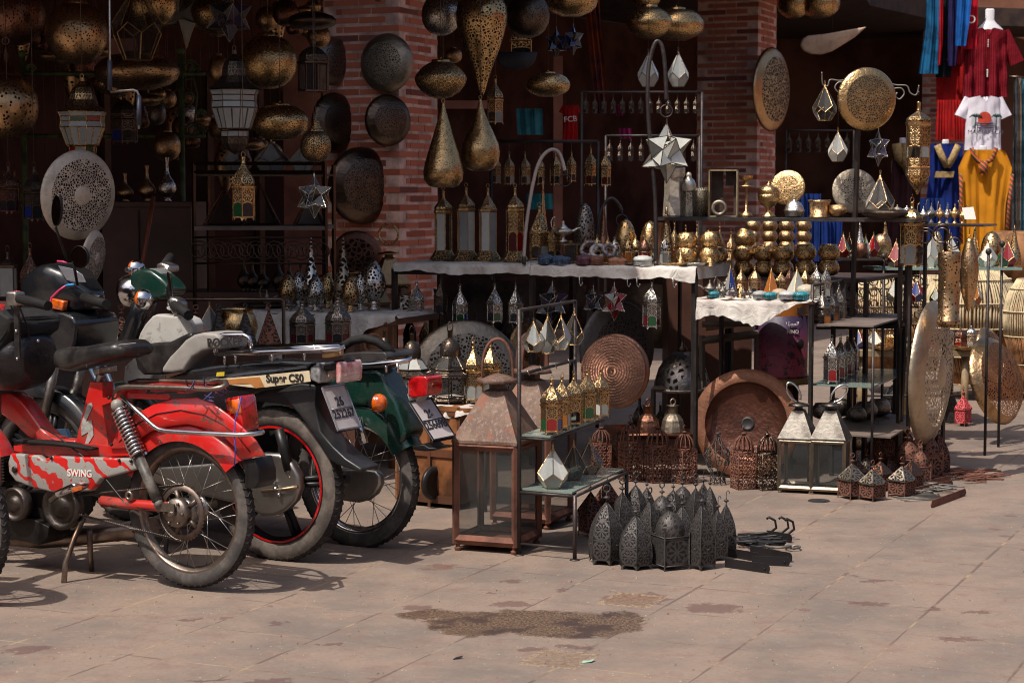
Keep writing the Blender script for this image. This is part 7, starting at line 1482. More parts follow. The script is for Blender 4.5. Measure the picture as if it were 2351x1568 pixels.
for i,(px,py)in enumerate(((1803,1240),(1790,1236),(1762,1236))):
 g_=G(px,py);b=MB();b.tube([(-.12,0,.012),(-.03,0,.02),(.01,0,.025),(.035,0,.045),(.03,0,.075),(.005,0,.088),(-.004,0,.08)],.0055,6);o=single('iron_hook',b,IRM,f'curled black iron hook end sticking up from the chains, {ordl(i, 3)} of three' if i else 'curled black iron hook end at the right end of the chains','hook',g_,rz=-.1*i)
b=MB();g_=G(1790,1262);b.tube([(x*.055*math.cos(0)+.055*math.cos(t),.05*math.sin(t),.01+.002*t)for x,t in[(0,PI*k/8)for k in range(15)]],.005,6);b.ring((.05,.0,.012),.03,.0045,(0,0,1),14,5);single('iron_scroll',b,GRM,'grey iron scroll lying beside the black chains','iron scroll',g_)
for i,(a_,c2,w)in enumerate((((1664,1276),(1738,1290),20),((1664,1302),(1760,1316),18),((1722,1272),(1812,1290),22),((1726,1296),(1806,1300),14),((1760,1236),(1812,1246),18))):
 p0,p1=G(*a_),G(*c2);d=(p1-p0);L_=d.length;d.normalize();b=MB();hh=.034;ob=[]
 for t in range(7):ob.append((L_+.012*math.sin(PI*t/6),0,hh*.5-hh*.55*math.cos(PI*t/6)))
 b.extr([(0,0,0)]+ob+[(0,0,hh)],(0,.004,0));b.ball((L_-.008,-.001,hh*.5),.004,6);single('strap_plate',b,IRM,f'{("short black strap plate with rivets beside the slim lantern", "black strap plate lying in front on the paving", "long black strap plate with round end", "black strap plate under the long one", "black strap plate among the chains")[i]}','strap plate',p0,rz=math.atan2(d.y,d.x))
for i,(px,yb,yt,w)in enumerate(((1382,1092,968,52),(1449,1106,952,56),(1512,1109,964,63),(1574,1112,976,54))):
 g_=G(px,yb);Yq=g_.y+.05;put(proto(('scr','red'),k_scroll,'rust'),'scrollwork_lantern',f'rust red scrollwork lantern under the table, {ordl(i, 4)}','lantern',(Xof(px,Yq),Yq,0),((w*mpp(Yq)/.50,)*2+(Zof(yt,Yq),)),rz=.15*i+.1,group='rust red scrollwork lanterns')
g_=G(1650,1116);put(proto(('scr','pear'),k_scroll,'iron',4,.27,True),'pear_lantern','black pear shaped scrollwork lantern in front of the copper basin','lantern',(g_.x,g_.y+.05,0),(.235,.235,Zof(982,g_.y)))
for px,yb,yt,w,mc,lb in((1711,1125,978,57,'rust','red brown scrollwork lantern in front of the copper basin'),(1766,1127,980,56,'dark','black scrollwork lantern right of the copper basin')):
 g_=G(px,yb);Yq=g_.y+.05;put(proto(('scr',mc),k_scroll,mc),'scrollwork_lantern',lb,'lantern',(Xof(px,Yq),Yq,0),((w*mpp(Yq)/.50,)*2+(Zof(yt,Yq),)),rz=.3)
b=MB();b.extr([W(1386,976,9.7),W(1441,974,9.75),W(1440,1092,9.75),W(1386,1094,9.7)],(0,.02,0));single('pierced_panel_box',b,mt('copper','cells',46,th=.14),'copper pierced square panel between the rust red scroll lanterns','panel')
Yt=9.65;zt2=Zof(990,Yt);e=empty('copper_tray',(Xof(1518,Yt),Yt,zt2),'worn copper tray stand carrying two ribbed copper domes','tray');w2=76*mpp(Yt)
b=MB();b.box((0,0,-.008),(w2*2,.22,.016));b.bevel(.004,1);part('top',b.mesh('top',mt('copper')),e);b=MB();b.box((0,0,-.05),(w2*1.8,.16,.05));part('drawer',b.mesh('drawer',mt('rust')),e)
for x in(-w2*.9,w2*.9):b=MB();b.tube([(x,0,-.02),(x,0,-zt2)],.012,6);part('leg',b.mesh('leg',IR2),e)
for i,(px,mc)in enumerate(((1490,'copper'),(1547,'tin'))):
 o=put(proto(('rdome',mc),lambda m_:[('ribbed_dome',MB().lathe([(.5,0),(.48,.15),(.42,.36),(.28,.52),(.2,.56)],10,smooth=False).mesh('ribbed_dome',mt(m_)),[]),('neck',MB().lathe([(.2,.55),(.2,.8),(.27,.83),(0,.84)],14).ring((0,0,.93),.1,.03).mesh('neck',mt(m_)),[])],mc),'ribbed_dome',('reddish ribbed copper dome with ring on the copper tray, left one','grey ribbed metal dome on the copper tray, right one')[i],'dome',(Xof(px,Yt),Yt,zt2+.001),(.125,.125,.155),rz=.2)
TIN=metal('tin_plate',(.15,.137,.12),.36,dirt=.95,dcol=(.05,.043,.038),bump=.08)
for i,(px,yb)in enumerate(((1838,1132),(1913,1136))):
 g_=G(px,yb);Yq=g_.y+.07;s_=.15/.212;o=put(proto(('tin',),k_house_glass,'tin',TIN,'pane',.30,.56,.90,True,.035),'silver_glass_lantern',('tall silver lantern with glass sides, left of the pair','tall silver lantern with glass sides, right of the pair')[i],'lantern',(Xof(px,Yq),Yq,0),(.355,.355,Zof(912,Yq)+.004),rz=math.radians(-20),group='pair of tall silver glass lanterns')
 b=MB();pts=[(.05*math.cos(t),0,.05+.07*math.sin(t))for t in[PI*k/10 for k in range(11)]];b.tube([(.026*math.cos(t),0,.05+.05*math.sin(t))for t in[-PI*.4+1.8*PI*k/18 for k in range(19)]],.0055,6)
 M_=Matrix.Rotation((-.55,.75)[i],4,'Y');b.xf(Matrix.Scale(1/.355,4,(1,0,0))@Matrix.Scale(1/.355,4,(0,1,0))@Matrix.Scale(1/(Zof(912,Yq)+.004),4,(0,0,1))@Matrix.Rotation(math.radians(20),4,'Z')@M_);b.xf(Matrix.Translation((0,0,.95)));part('handle',b.mesh('handle',CHROME),o)
b=MB();b.ball((0,0,.05),.08,16,sy=.8,sz=.75);b.wob(.02,12,3);g_=G(1880,1086);single('white_sack',b,CLOTH,'small white plastic sack behind the silver glass lanterns','sack',(g_.x,g_.y+.35,0)).scale=(1.5,1.2,1.5)
g_=G(1880,1150);b=MB();b.lathe([(0,.004),(.030,.004),(.046,.0045),(.05,.002)],24,sy=1.0);o=single('drain_cover',b,DARKT,'small dark round drain in the paving below the silver lanterns','drain',g_)
b=MB();b.extr([(0,0,0),(.03,.005,.004),(.042,.03,.007),(.02,.022,.002),(.004,.012,.005)],(0,0,.001));single('paper_scrap',b,plain('paper_green',(.25,.42,.33),.5),'crumpled pale green wrapper lying on the paving at the front','litter',G(1336,1522))
b=MB();b.extr([(0,0,0),(.025,.008,.004),(.03,.02,.007),(.008,.014,.003)],(0,0,.002));single('dry_leaf',b,DARKT,'dark dry leaf lying on the paving at the front','leaf',G(1040,1514))
RG='small square rusty lanterns at the front right'
for i,(px,yb,yt,w,lb)in enumerate(((1963,1147,1040,56,'front left of the small square rusty lanterns, roof half white'),(2010,1151,1056,52,'small square rusty lantern with grey roof in the front middle'),(2078,1144,1048,54,'small square rusty lantern with bright roof at the front right'),(1975,1124,1036,44,'small square rusty lantern behind the front left one'),(1995,1118,1030,46,'small square rusty lantern in the second row with shining roof'),(2028,1128,1038,48,'small square rusty lantern in the second row behind the grey roofed one'),(2045,1112,1032,48,'small square rusty lantern with slanting flat roof in the back row'),(2100,1130,1036,48,'small square rusty lantern behind the bright roofed one'))):
 ground_iron('rust','house',px,yb,yt,w,lb,RG,False,.5+.15*(i%3),'tin' if i in(0,2,4,1)else 'copper')
RR='red brown iron lanterns at the right'
for px,yb,yt,w,kd,hk,lb in((2017,1090,964,48,'point',0,'red brown pointed lantern, leftmost of the red brown group'),(2040,1078,956,46,'point',0,'red brown pointed lantern, second of the red brown group'),(2073,1068,944,66,'ogive',0,'yellowish brown bulging lantern at the back of the red brown group'),(2090,1110,984,62,'box',0,'red brown domed box lantern in front of the yellowish one'),(2112,1098,976,52,'ogive',0,'red brown bulging lantern right of the domed box one'),(2136,1102,970,58,'box',1,'red brown domed box lantern with hook near the tall leaning disc'),(2162,1094,968,50,'point',1,'red brown pointed lantern at the right end of the group'),(2120,1120,1010,40,'box',0,'red brown box lantern low at the front of the group')):
 ground_iron('rust',kd,px,yb,yt,w,lb,RR,bool(hk),.4,None)
RM=mt('rust');chain_heap('heap of rusty hooks and rods at the far right of the lanterns',2228,1095,52,14,RM,11,44);chain_heap('grey chain tangle in front of the red brown lanterns',2120,1128,60,12,GRM,12,40)
for i,(a_,c2)in enumerate((((2100,1136),(2185,1118)),((2140,1166),(2216,1138)),((2120,1120),(2180,1108)))):
 p0,p1=G(*a_),G(*c2);d=p1-p0;L_=d.length;b=MB();b.extr([(0,0,0),(L_,0,0),(L_+.015,0,.014),(L_,0,.034),(0,0,.034),(-.01,0,.016)],(0,.004,0));single('strap_plate',b,RM,('rusty strap plate behind the long one','long rusty strap plate at the front of the red scrap','grey brown strap plate among the grey chains')[i],'strap plate',p0,rz=math.atan2(d.y,d.x))
for i in range(5):p0,p1=G(2040+i*9,1140+i*3),G(2150+i*8,1140+i*2.5);b=MB();b.tube([p0+up(.006),p1+up(.01)],.0035,5);single('iron_rod',b,GRM,'thin grey iron rod lying in front of the red brown lanterns','rod',group='thin grey iron rods')
rs=random.Random(77);b=MB()
for k in range(900):
 px,py=rs.uniform(-50,2400),1130+440*rs.random()**.8;g_=G(px,py)+Vector((0,0,.001));r=rs.choice((.0012,.0016,.002,.003))*rs.uniform(.8,1.5);a=rs.uniform(0,6)
 b.poly([g_+Vector((r*math.cos(a),r*math.sin(a),0)),g_+Vector((r*math.cos(a+2.1),r*math.sin(a+2.1),.001)),g_+Vector((0,0,r*1.2)),g_+Vector((r*math.cos(a+4.2),r*math.sin(a+4.2),0))])
o=part('grit',b.mesh('grit',plain('grit',(.36,.28,.19),.8,vsc=3,col2=(.10,.07,.05))));tag(o,'loose grit and seed husks scattered over the paving','grit');o['kind']='stuff'
ZS=.885;SA=Vector((Xof(1600,9.5),9.5,0));SB=Vector((Xof(1866,9.25),9.25,0));SD=Vector((.16,.36,0));SV=SB-SA
e=empty('small_table',SA,'small iron table with white cloth in front of the gold bowls','table')
for q in(Vector((0,.02,0)),SV+Vector((0,.02,0)),SD,SV+SD):b=MB();b.tube([q,q+up(ZS-.02)],.012,4,smooth=False);part('leg',b.mesh('leg',IR2),e)
b=MB();b.extr([up(ZS-.016),SV+up(ZS-.016),SV+SD+up(ZS-.016),SD+up(ZS-.016)],(0,0,.013));part('top',b.mesh('top',WOOD),e)
table_cloth('tablecloth','bright white cloth hanging in a point from the small table over the drum',SA[:2],SB[:2],SD[:2],ZS,(.105,.075,.085,.10,.125,.10,.05,.012,.008),seed=21,waves=.010)
ZR=.965;RA=Vector((Xof(1672,10.1),10.1,0));RV=Vector((.66,-.29,0));e=empty('back_table',RA,'dark table behind the small cloth carrying the stacked bowls','table');b=MB();b.extr([up(ZR-.02),RV+up(ZR-.02),RV+Vector((.3,.68,ZR-.02)),Vector((.3,.68,ZR-.02))],(0,0,.018));part('top',b.mesh('top',WOODD),e)
for q in(Vector((.02,.02,0)),RV,RV+Vector((.28,.64,0)),Vector((.28,.64,0))):b=MB();b.tube([q,q+up(ZR-.02)],.014,4,smooth=False);part('leg',b.mesh('leg',IR2),e)
gb=0
for r_,(py0,dy)in enumerate(((634,.06),(600,.06),(566,.06))):
 for i,px in enumerate((1709,1753,1799,1850,1903)):
  if r_==2 and i>0:continue
  t=(px-1680)/240;Yq=10.1-.29*t+.1;bowl(px,py0+(1 if i<3 else-1),51 if r_ else 48,Yq,f'shiny pierced gold bowl, {ordl(i, 5)} in the {("bottom", "middle", "top")[r_]} row behind the small lanterns' if r_<2 else 'tilted pierced gold bowl on top of the leftmost stack','rows of shiny gold bowls',(0,.22)if r_==2 else(.06*((i%3)-1),.05*((i%2))))
BK=proto(('bowl','bronze'),k_bowl,'bronze')
for c_i,px in enumerate((1729,1767,1806,1845)):
 for j in range(3):bowl(px,580-24*j,37,10.75-.1*c_i,f'dull bronze bowl in the back stacks, {("bottom", "middle", "top")[j]} of the {ordl(c_i, 4)} stack','bronze bowls in stacks at the back',p_=BK)
def ons(parts,name,label,cat,px,pyt,back,w,pw,**k):
 t=(px-1600)/266;p_=SA+SV*t+SD*back;return on(parts,name,label,cat,px,pyt,p_.y,ZS+.004,w,pw,**k)
for i,(px,yt,w,mc,pn)in enumerate(((1702,610,28,'bronze','maroon'),(1733,608,32,'bronze','red'),(1794,618,32,'bronze','amber'),(1814,606,26,'copper','red'),(1849,608,28,'gold','amber'),(1875,606,30,'silver','mist'),(1897,606,26,'silver','mist'))):
 ons(proto(('hexm',mc,pn),k_hex,mc,(pn,'dark'),'onion',6,.20,.04,.46),'small_lantern',f'small {dict(bronze="dull bronze", copper="copper", gold="bright gold", silver="silver")[mc]} lantern on the bright cloth, {ordl(i, 7)} of seven','lantern',px,yt,.75,w,.46,rz=.3*i,group='small lanterns on the bright cloth')
for i,(px,yt,w,pn)in enumerate(((1771,612,30,('amber','amber')),(1830,614,44,('mist','white')),(1677,606,26,('blue','mist')))):ons(proto(('pyr',pn),k_pyr,'gold',pn),'glass_pyramid',('small orange glass pyramid between the bronze lanterns','gold lattice pyramid with pale glass on the bright cloth','small blue glass pyramid at the left of the bright cloth')[i],'lantern',px,yt,.6,w,.62,rz=.4)
for i,(px,yt,w,f)in enumerate(((1630,636,46,.1),(1652,640,36,.5),(1660,648,36,.1),(1672,618,52,.8),(1683,650,34,.08),(1707,655,26,.08),(1722,653,28,.08))):
 ons(proto(('genie','oldsilver'),k_genie,'oldsilver'),'oil_lamp',f'little grey metal oil lamp on the bright cloth, {ordl(i, 7)} of seven','oil lamp',px,yt,f,w,1.0,rz=(PI if i%3==0 else.2)+.2*i,group='little grey oil lamps')
for i,(px,w,c1,c2,h)in enumerate(((1640,26,(.0,.16,.20),(.5,.6,.6),668),(1745,34,(.30,.31,.30),(.6,.6,.6),667),(1769,34,(.0,.17,.21),(.5,.6,.6),670),(1808,40,(.42,.43,.42),(.2,.3,.3),667),(1841,38,(.0,.16,.21),(.5,.6,.6),668),(1790,34,(.40,.30,.20),(.5,.4,.3),662),(1852,46,(.42,.36,.27),(.5,.45,.35),652))):
 ons(bx(c1,c2),'trinket_box',('turquoise studded box among the oil lamps','grey studded round box right of the oil lamps','turquoise studded round box in the middle of the bright cloth','silver studded round box on the bright cloth edge','turquoise studded round box at the right end of the cloth','flat beige lidded box behind the silver one','cream bone inlaid box behind the right turquoise one')[i],'trinket box',px,h,.06 if i<5 else.5,w,1.26)
b=MB();b.lathe([(.5,0),(.42,.35),(.2,.72),(0,.78)],14);o=single('hand_bell',b,mt('gold'),'little gold bell among the oil lamps','bell',(SA+SV*.36+SD*.15+up(ZS+.004)));o.scale=(.045,.045,.07)
ZP=1.272;PA=Vector((Xof(1500,9.9),9.9,0));PB=Vector((Xof(2100,9.4),9.4,0));PD=Vector((.12,.27,0));PV=PB-PA
e=empty('top_shelf',PA,'long narrow black iron shelf at eye level loaded with silver and brass pots','shelf')
b=MB();b.extr([up(ZP-.018),PV+up(ZP-.018),PV+PD+up(ZP-.018),PD+up(ZP-.018)],(0,0,.016));part('board',b.mesh('board',IR2),e)
for q in(PD+PV*.03,PV*.99+PD,PV*.96+PD*.5):b=MB();b.tube([q,q+up(ZP-.02)],.010,4,smooth=False);part('post',b.mesh('post',IR2),e)
def onp(parts,name,label,cat,px,pyt,w,pw,back=.45,**k):
 t=(px-1500)/600;p_=PA+PV*t+PD*back;return on(parts,name,label,cat,px,pyt,p_.y,ZP,w,pw,**k)
def one(nm,prof,m,n=24,smooth=None):return proto(('one',nm,tuple(prof),m.name),lambda:[(nm,MB().lathe(prof,n,smooth=smooth).mesh(nm,m),[])])
HAM=metal('hammered_silver',(.52,.46,.38),.45,metallic=.7,pat=None,dirt=.4,dcol=(.30,.23,.17),bump=.5,fine=60);HAM2=metal('hammered_bright',(.55,.52,.47),.3,dirt=.4,bump=.4,fine=60)
def bottle(mc2):return[('body',MB().lathe([(0,0),(.155,0),(.165,.02),(.145,.35),(.14,.62),(0,.62)],6,smooth=False).mesh('body',mc2),[]),('shoulder',MB().lathe([(.15,.58),(.17,.62),(.17,.72),(.13,.82),(.06,.89),(.055,.90)],20).mesh('shoulder',HAM2),[]),('cap',MB().lathe([(.06,.89),(.065,.90),(.065,.96),(.045,.98),(.045,1),(0,1)],14).mesh('cap',HAM),[])]
onp(proto(('bot',1),bottle,HAM),'metal_bottle','tall hammered silver bottle with scalloped shoulder at the left of the top shelf','bottle',1546,343,52,.34)
onp(proto(('bot',2),bottle,metal('pale_pierced',(.48,.42,.32),.4,pat='cells',sc=20,th=.16)),'metal_bottle','shorter pierced silver bottle beside the tall hammered one','bottle',1580,396,34,.34)
onp(one('pierced_cup',[(0,0),(.24,0),(.25,.9),(.22,1.0),(.22,.9),(.2,.1)],metal('pale_pierced2',(.50,.44,.33),.4,pat='cells',sc=14,th=.15)),'pierced_cup','pale pierced cylinder cup on the top shelf','cup',1609,431,31,.50)
def k_case():
 b=MB()
 for c_,d_ in(((-.32,0,.5),(.03,.34,1)),((.32,0,.5),(.03,.34,1)),((0,0,.015),(.67,.34,.03)),((0,0,.985),(.67,.34,.03))):b.box(c_,d_)
 q=MB();q.box((-.16,.15,.5),(.28,.02,.94));q.box((.17,.15,.82),(.26,.02,.3));q.box((.26,.15,.34),(.08,.02,.66));return[('frame',b.mesh('frame',plain('case_gold',(.30,.23,.13),.5,.3)),[]),('back',q.mesh('back',WOODD),[])]
onp(proto(('case',),k_case),'open_case','open upright wooden case with arched cut out on the top shelf','case',1660,390,69,.70,rz=-.2)
b=MB();b.ring((0,0,0),.032,.010,(.2,1,0),24,8);single('metal_ring',b,mt('tin'),'thick pale metal ring standing in front of the open case','ring',W(1651,478,9.82))
onp(one('candlestick',[(0,0),(.2,0),(.16,.08),(.04,.14),(.035,.70),(.22,.73),(.22,.75),(.06,.77),(.05,.86),(.16,.90),(.19,1.0)],mt('bronze'),18),'candlestick','slender bronze candlestick right of the open case','candlestick',1712,403,36,.44)
onp(one('incense_burner',[(0,0),(.22,0),(.2,.04),(.06,.14),(.06,.24),(.2,.34),(.30,.48),(.31,.62),(.28,.64),(.32,.66),(.26,.80),(.1,.88),(.03,.92),(.04,.95),(0,1)],mt('gold')),'incense_burner','round brass incense burner with domed lid on the top shelf','incense burner',1763,415,52,.64)
disc('gold','bright embossed brass plate standing behind the incense burner',1808,431,80,82,9.9,-1,pat='cells',sc=20,th=.2,rim=.35,depth=.04,name='brass_plate',lean=.2)
onp(one('silver_pot',[(0,0),(.30,0),(.42,.08),(.46,.3),(.50,.34),(.44,.38),(.42,.5),(.30,.72),(.06,.82),(.05,.9),(.08,.94),(0,1)],HAM2),'silver_pot','engraved silver pot with domed lid on the top shelf','pot',1822,452,50,1.0)
onp(one('bronze_cup',[(0,0),(.45,0),(.48,.06),(.38,.1),(.40,.8),(.46,.95),(.42,1),(.36,.9),(.36,.2)],mt('bronze','dots',12)),'bronze_cup','wide engraved bronze cup right of the silver pot','cup',1880,459,56,.96)
onp(one('small_cup',[(0,0),(.2,0),(.3,.2),(.46,.5),(.45,1),(.40,1),(.38,.5),(0,.2)],mt('bronze')),'small_cup','small bronze cup with handle right of the wide one','cup',1922,471,42,.92)
disc('tin','embossed silver plate standing behind the slanted pole',1962,439,102,104,9.85,1,pat='cells',sc=24,th=.2,rim=.35,depth=.04,name='silver_plate',lean=.2)
onp(proto(('drop','bronze','big'),k_drop,'bronze',('smoke','clear','mist'),5,.33),'glass_prism_lantern','large clear glass prism lantern standing on the right of the top shelf','lantern',2018,392,68,.66)
onp(one('tray',[(0,0),(.35,0),(.5,.5),(.48,1),(.36,.4),(0,.3)],mt('dark')),'dark_tray','dark metal tray under the glass prism lantern','tray',2030,482,106,1.0,.1)
for i,(px,yt,w)in enumerate(((1995,466,26),(2058,470,34),(2080,472,40))):onp(one('lidded_dish',[(0,0),(.3,0),(.5,.4),(.52,.5),(.35,.7),(.05,.85),(.05,1),(0,1)],mt(('brass','tin','silver')[i])),'lidded_dish',('small brass cup left of the glass prism','small lidded metal dish behind the glass prism','flat lidded silver dish right of the glass prism')[i],'dish',px,yt,w,1.04,.8)
ZQ=1.243;QA=Vector((Xof(2090,9.55),9.55,0));QV=Vector((.32,-.14,0));e=empty('lamp_shelf',QA,'short black shelf with scroll brackets carrying shiny oil lamps','shelf');b=MB();b.extr([up(ZQ-.012),QV+up(ZQ-.012),QV+PD*1.2+up(ZQ-.012),PD*1.2+up(ZQ-.012)],(0,0,.010));part('board',b.mesh('board',IRON),e)
for q in(Vector((-.02,.14,0)),PD*1.1+QV*.3):b=MB();b.tube([q,q+up(ZQ-.015)],.012,4,smooth=False);part('post',b.mesh('post',IR2),e)
for(x,z,R,st)in((.07,-.06,.045,0),(.04,-.13,.03,2),(.15,-.05,.05,1),(.21,-.09,.035,3)):b=MB();b.tube(scroll_pts(QV.normalized()*x+up(ZQ+z),QV,R,1.6,st),.004,5);part('scroll_bracket',b.mesh('scroll_bracket',IRON),e)
for i,(px,yt,w,mc)in enumerate(((2118,466,34,'silver'),(2136,458,40,'silver'),(2156,462,36,'bronze'),(2172,466,36,'silver'),(2190,460,40,'brass'),(2208,470,36,'gold'))):
 t=(px-2090)/160;p_=QA+QV*t+PD*(.3+.5*(i%2));on(proto(('genie',mc),k_genie,mc),'oil_lamp',f'shiny {dict(silver="silver", bronze="bronze", brass="brass", gold="gold")[mc]} oil lamp on the short black shelf, {ordl(i, 6)} of six','oil lamp',px,yt,p_.y,ZQ,w,1.0,rz=.5*i,group='shiny oil lamps')
b=MB();b.extr([(0,0,0),(.055,0,0),(.045,.02,.06),(-.01,.02,.055)],(0,.001,0));single('white_card',b,CRT,'white price card standing at the end of the short black shelf','card',W(2215,504,9.45))
YD=9.7;e=empty('lamp_pole',G(1945,1075),'slanted iron pole with curly arms holding the brass disc and lanterns','lamp stand');o_=e.location
b=MB();b.tube([(0,0,0),W(1972,240,YD)-o_],.013,4,smooth=False);part('pole',b.mesh('pole',IR2),e)
for pts in(((1972,240),(1950,190),(1925,186),(1906,184),(1900,198),(1889,194),(1887,166)),((1972,240),(2020,195),(2060,196),(2082,198),(2090,214),(2104,218),(2110,196)),((1948,205),(1940,192),(1925,190),(1917,202),(1926,213),(1934,205),(1930,199)),((2048,205),(2068,203),(2076,215),(2066,228),(2056,222),(2060,213)),((1948,205),(1953,225),(1938,260))):
 P=[W(x,y,YD)-o_ for x,y in pts];b=MB();S_=[]
 for i in range(len(P)-1):
  p0,p1,p2,p3=P[max(i-1,0)],P[i],P[i+1],P[min(i+2,len(P)-1)]
  for k in range(6):t=k/6;S_.append(.5*((2*p1)+(p2-p0)*t+(2*p0-5*p1+4*p2-p3)*t*t+(3*p1-p0-3*p2+p3)*t**3))
 b.tube(S_+[P[-1]],.0042,6);part('curled_arm',b.mesh('curled_arm',GRM),e)
disc('gold','round gold disc with flower lattice mounted on the slanted pole',1990,228,131,143,YD-.05,1,roll=.1,sc=30,th=.14,rim=.24,depth=.08)
hang(proto(('drop','gold','cl'),k_drop,'gold',('clear','smoke'),5,.32),'glass_drop_lantern','clear glass drop lantern on the left hook of the slanted pole','lantern',1893,188,277,YD,56,.64,top=Zof(196,YD),rz=.2)
hang(proto(('drop','gold','wh'),k_drop,'gold',('white','mist'),5,.32),'glass_drop_lantern','white glass drop lantern hanging on a long wire below the gold disc','lantern',1923,294,371,YD,46,.64,top=Zof(215,YD),rz=.1)
hang(proto(('star','silver','pur'),k_star,'silver',('purple','clear','dark')),'star_lantern','small purple glass star lantern hanging under the gold disc','star lantern',2016,300,383,YD,56,top=Zof(280,YD),rz=.2)
def k_long():
 P=k_hex('gold',('mist','clear'),'onion',6,.135,.26,.72,False,True,False,1.0,True);b=MB();b.lathe([(.135,.26),(.148,.25),(.148,.20),(.10,.12),(.03,.04),(.012,.0),(0,0)],6,rot=PI/6,smooth=False);P.append(('pointed_base',b.mesh('pointed_base',mt('gold','rosette',1.2)),[]));return P
hang(proto(('long',),k_long),'long_lantern','long pointed copper gold lantern hanging from the right arm of the pole','lantern',2106,222,447,YD-.1,60,.30,top=Zof(212,YD))
hang(proto(('hexg',9),k_hex,'gold',('mist','clear','white'),'dome',6,.20,.02,.62),'gold_lantern','gold domed lantern with clear arched panes hanging under the long pointed one','lantern',2092,455,612,YD-.15,57,.46,top=Zof(446,YD),rz=.2)
shade('cylinder','bronze','cylinder_lamp','tall pierced brass cylinder lamp hanging below the short black shelf',2177,578,750,9.3,52,top=ZQ-.02,sc=22,th=.33)
shade('leaf','bronze','leaf_lamp','dark pierced brass pod lamp hanging right of the cylinder lamp',2223,552,716,9.45,44,top=ZQ-.02,sc=30)
K0=Vector((Xof(1866,9.3),9.3,0));KD=Vector((.36,.86,0));KV=Vector((.27,-.12,0));e=empty('lantern_rack',K0,'thin black rack with boards for black and silver lanterns beside the drum','rack')
def kb(a,c,r=.0075,nm='rail'):b=MB();b.tube([a-K0,c-K0],r,6);part(nm,b.mesh(nm,IR2),e)
kb(K0,K0+up(.96),.009,'post');kb(K0+KD,K0+KD+up(.96),.009,'post');kb(K0+up(.955),K0+KD+up(.955));
for z,m in((.765,MATS['board_grey']),(.478,GB),(.245,MATS['board_grey'])):b=MB();vv=KV*(1.0 if z>.3 else 1.3);b.extr([up(z),vv+up(z),vv+KD+up(z),KD+up(z)],(0,0,.008));part('board',b.mesh('board',m),e)
kb(K0+KV+KD*.0,K0+KV+up(.76),.007,'post')
BL=proto(('hexk2',),k_hex,'oldsilver',('dark','amber','dark'),'cone',6,.23)
for i,(px,yt,yb,w)in enumerate(((1888,664,748,44),(1908,658,742,40),(1925,650,736,38),(1940,644,728,36),(1953,640,722,34))):
 q=K0+KD*(.08+.19*i);hang(BL,'black_lantern',f'dark metal lantern hanging on the thin rack, {ordl(i, 5)} of five','lantern',px,yt,yb,q.y,w,.50,top=.955,rz=.3*i,group='dark lanterns on the thin rack')
WL=proto(('hexs',5),k_hex,'silver',('red','maroon','dark'),'cone',6,.21,.05,.55)
for i,(px,yt,w)in enumerate(((1912,770,42),(1932,768,38),(1948,766,38),(1960,766,36))):q=K0+KV*.5+KD*(.08+.22*i);on(WL,'silver_lantern',f'small silver lantern with ruby panes on the rack board, {ordl(i, 4)} of four','lantern',px,yt,q.y,.487,w,.48,rz=.5,group='bright silver lanterns on the rack')
DBW=proto(('bowl','dk'),k_bowl,'oldsilver',16)
for i,(px,py,w)in enumerate(((1893,962,52),(1932,944,58),(1972,972,46),(1992,962,56),(2022,952,56))):q=9.75+.12*((i+1)%3);s=w*mpp(q)/1.24;put(DBW,'dark_bowl',f'dark pierced metal bowl on the low board, {ordl(i, 5)} of five','bowl',(Xof(px,q),q,.254),(s,s,s*.85),group='dark pierced bowls')
b=MB();b.tube([W(1874,750,9.75),W(2078,748,9.7)],.014,4,smooth=False);single('cross_rail',b,IR2,'dark iron cross rail holding a row of blackened pans','rail')
for i,px in enumerate((1985,2010,2035,2060)):b=MB();b.lathe([(0,0),(.06,.0),(.075,.015),(.07,.018),(0,.006)],18);single('blackened_pan',b,mt('dark'),f'flat blackened pan on the cross rail, {ordl(i, 4)} of four','pan',(Xof(px,9.8),9.8,Zof(744,9.8)),group='blackened pans')
b=MB();b.tube([G(2063,1082),W(2084,600,9.75)],.013,4,smooth=False);single('iron_post',b,IR2,'slightly leaning square iron post in front of the glass shelf','post')
disc('cream','tall pale pierced disc seen nearly edge on at the right of the stalls',2134,856,84,332,9.5,1,roll=.04,sc=38,th=.20,rim=.26,depth=.07,boss=True,through=True)
disc('bronze','brown pierced disc leaning at an angle at the right edge',2284,874,96,206,10.9,1,roll=-.38,sc=34,th=.16,rim=.16,depth=.10,through=True)
disc('bronze','thin brown disc half hidden behind the slanting one at the right',2274,815,50,130,11.4,1,roll=-.35,sc=30,rim=.2,through=True)
PK=plain('x',(0,0,0));metal('pinkm',(.62,.075,.085),.5,metallic=0,pat='rosette',sc=1.0,dirt=.25,dcol=(.4,.06,.07),hole=(.06,.01,.01));MATS_P=MATS['pinkm']
g_=G(2215,980);o=put(proto(('pink',),lambda:[(nm,(lambda m2:(m2.materials.clear(),m2.materials.append(MATS_P),m2)[2])(me.copy()),[])for nm,me,_ in k_iron('rust','house')]),'iron_lantern','bright pink pierced lantern standing on the paving at the right','lantern',(g_.x,g_.y+.05,0),(.19,.19,Zof(888,g_.y)),rz=.75)
for px,yb,yt,w,kd,lb in((2190,972,880,30,'ogive','dark iron lantern left of the pink one'),(2056,950,860,44,'house','grey iron roof lantern behind the leaning post, left one'),(2092,956,866,44,'house','grey iron roof lantern behind the leaning post, right one')):ground_iron('iron',kd,px,yb,yt,w,lb,'dark iron lanterns behind the tall disc',False,.5)
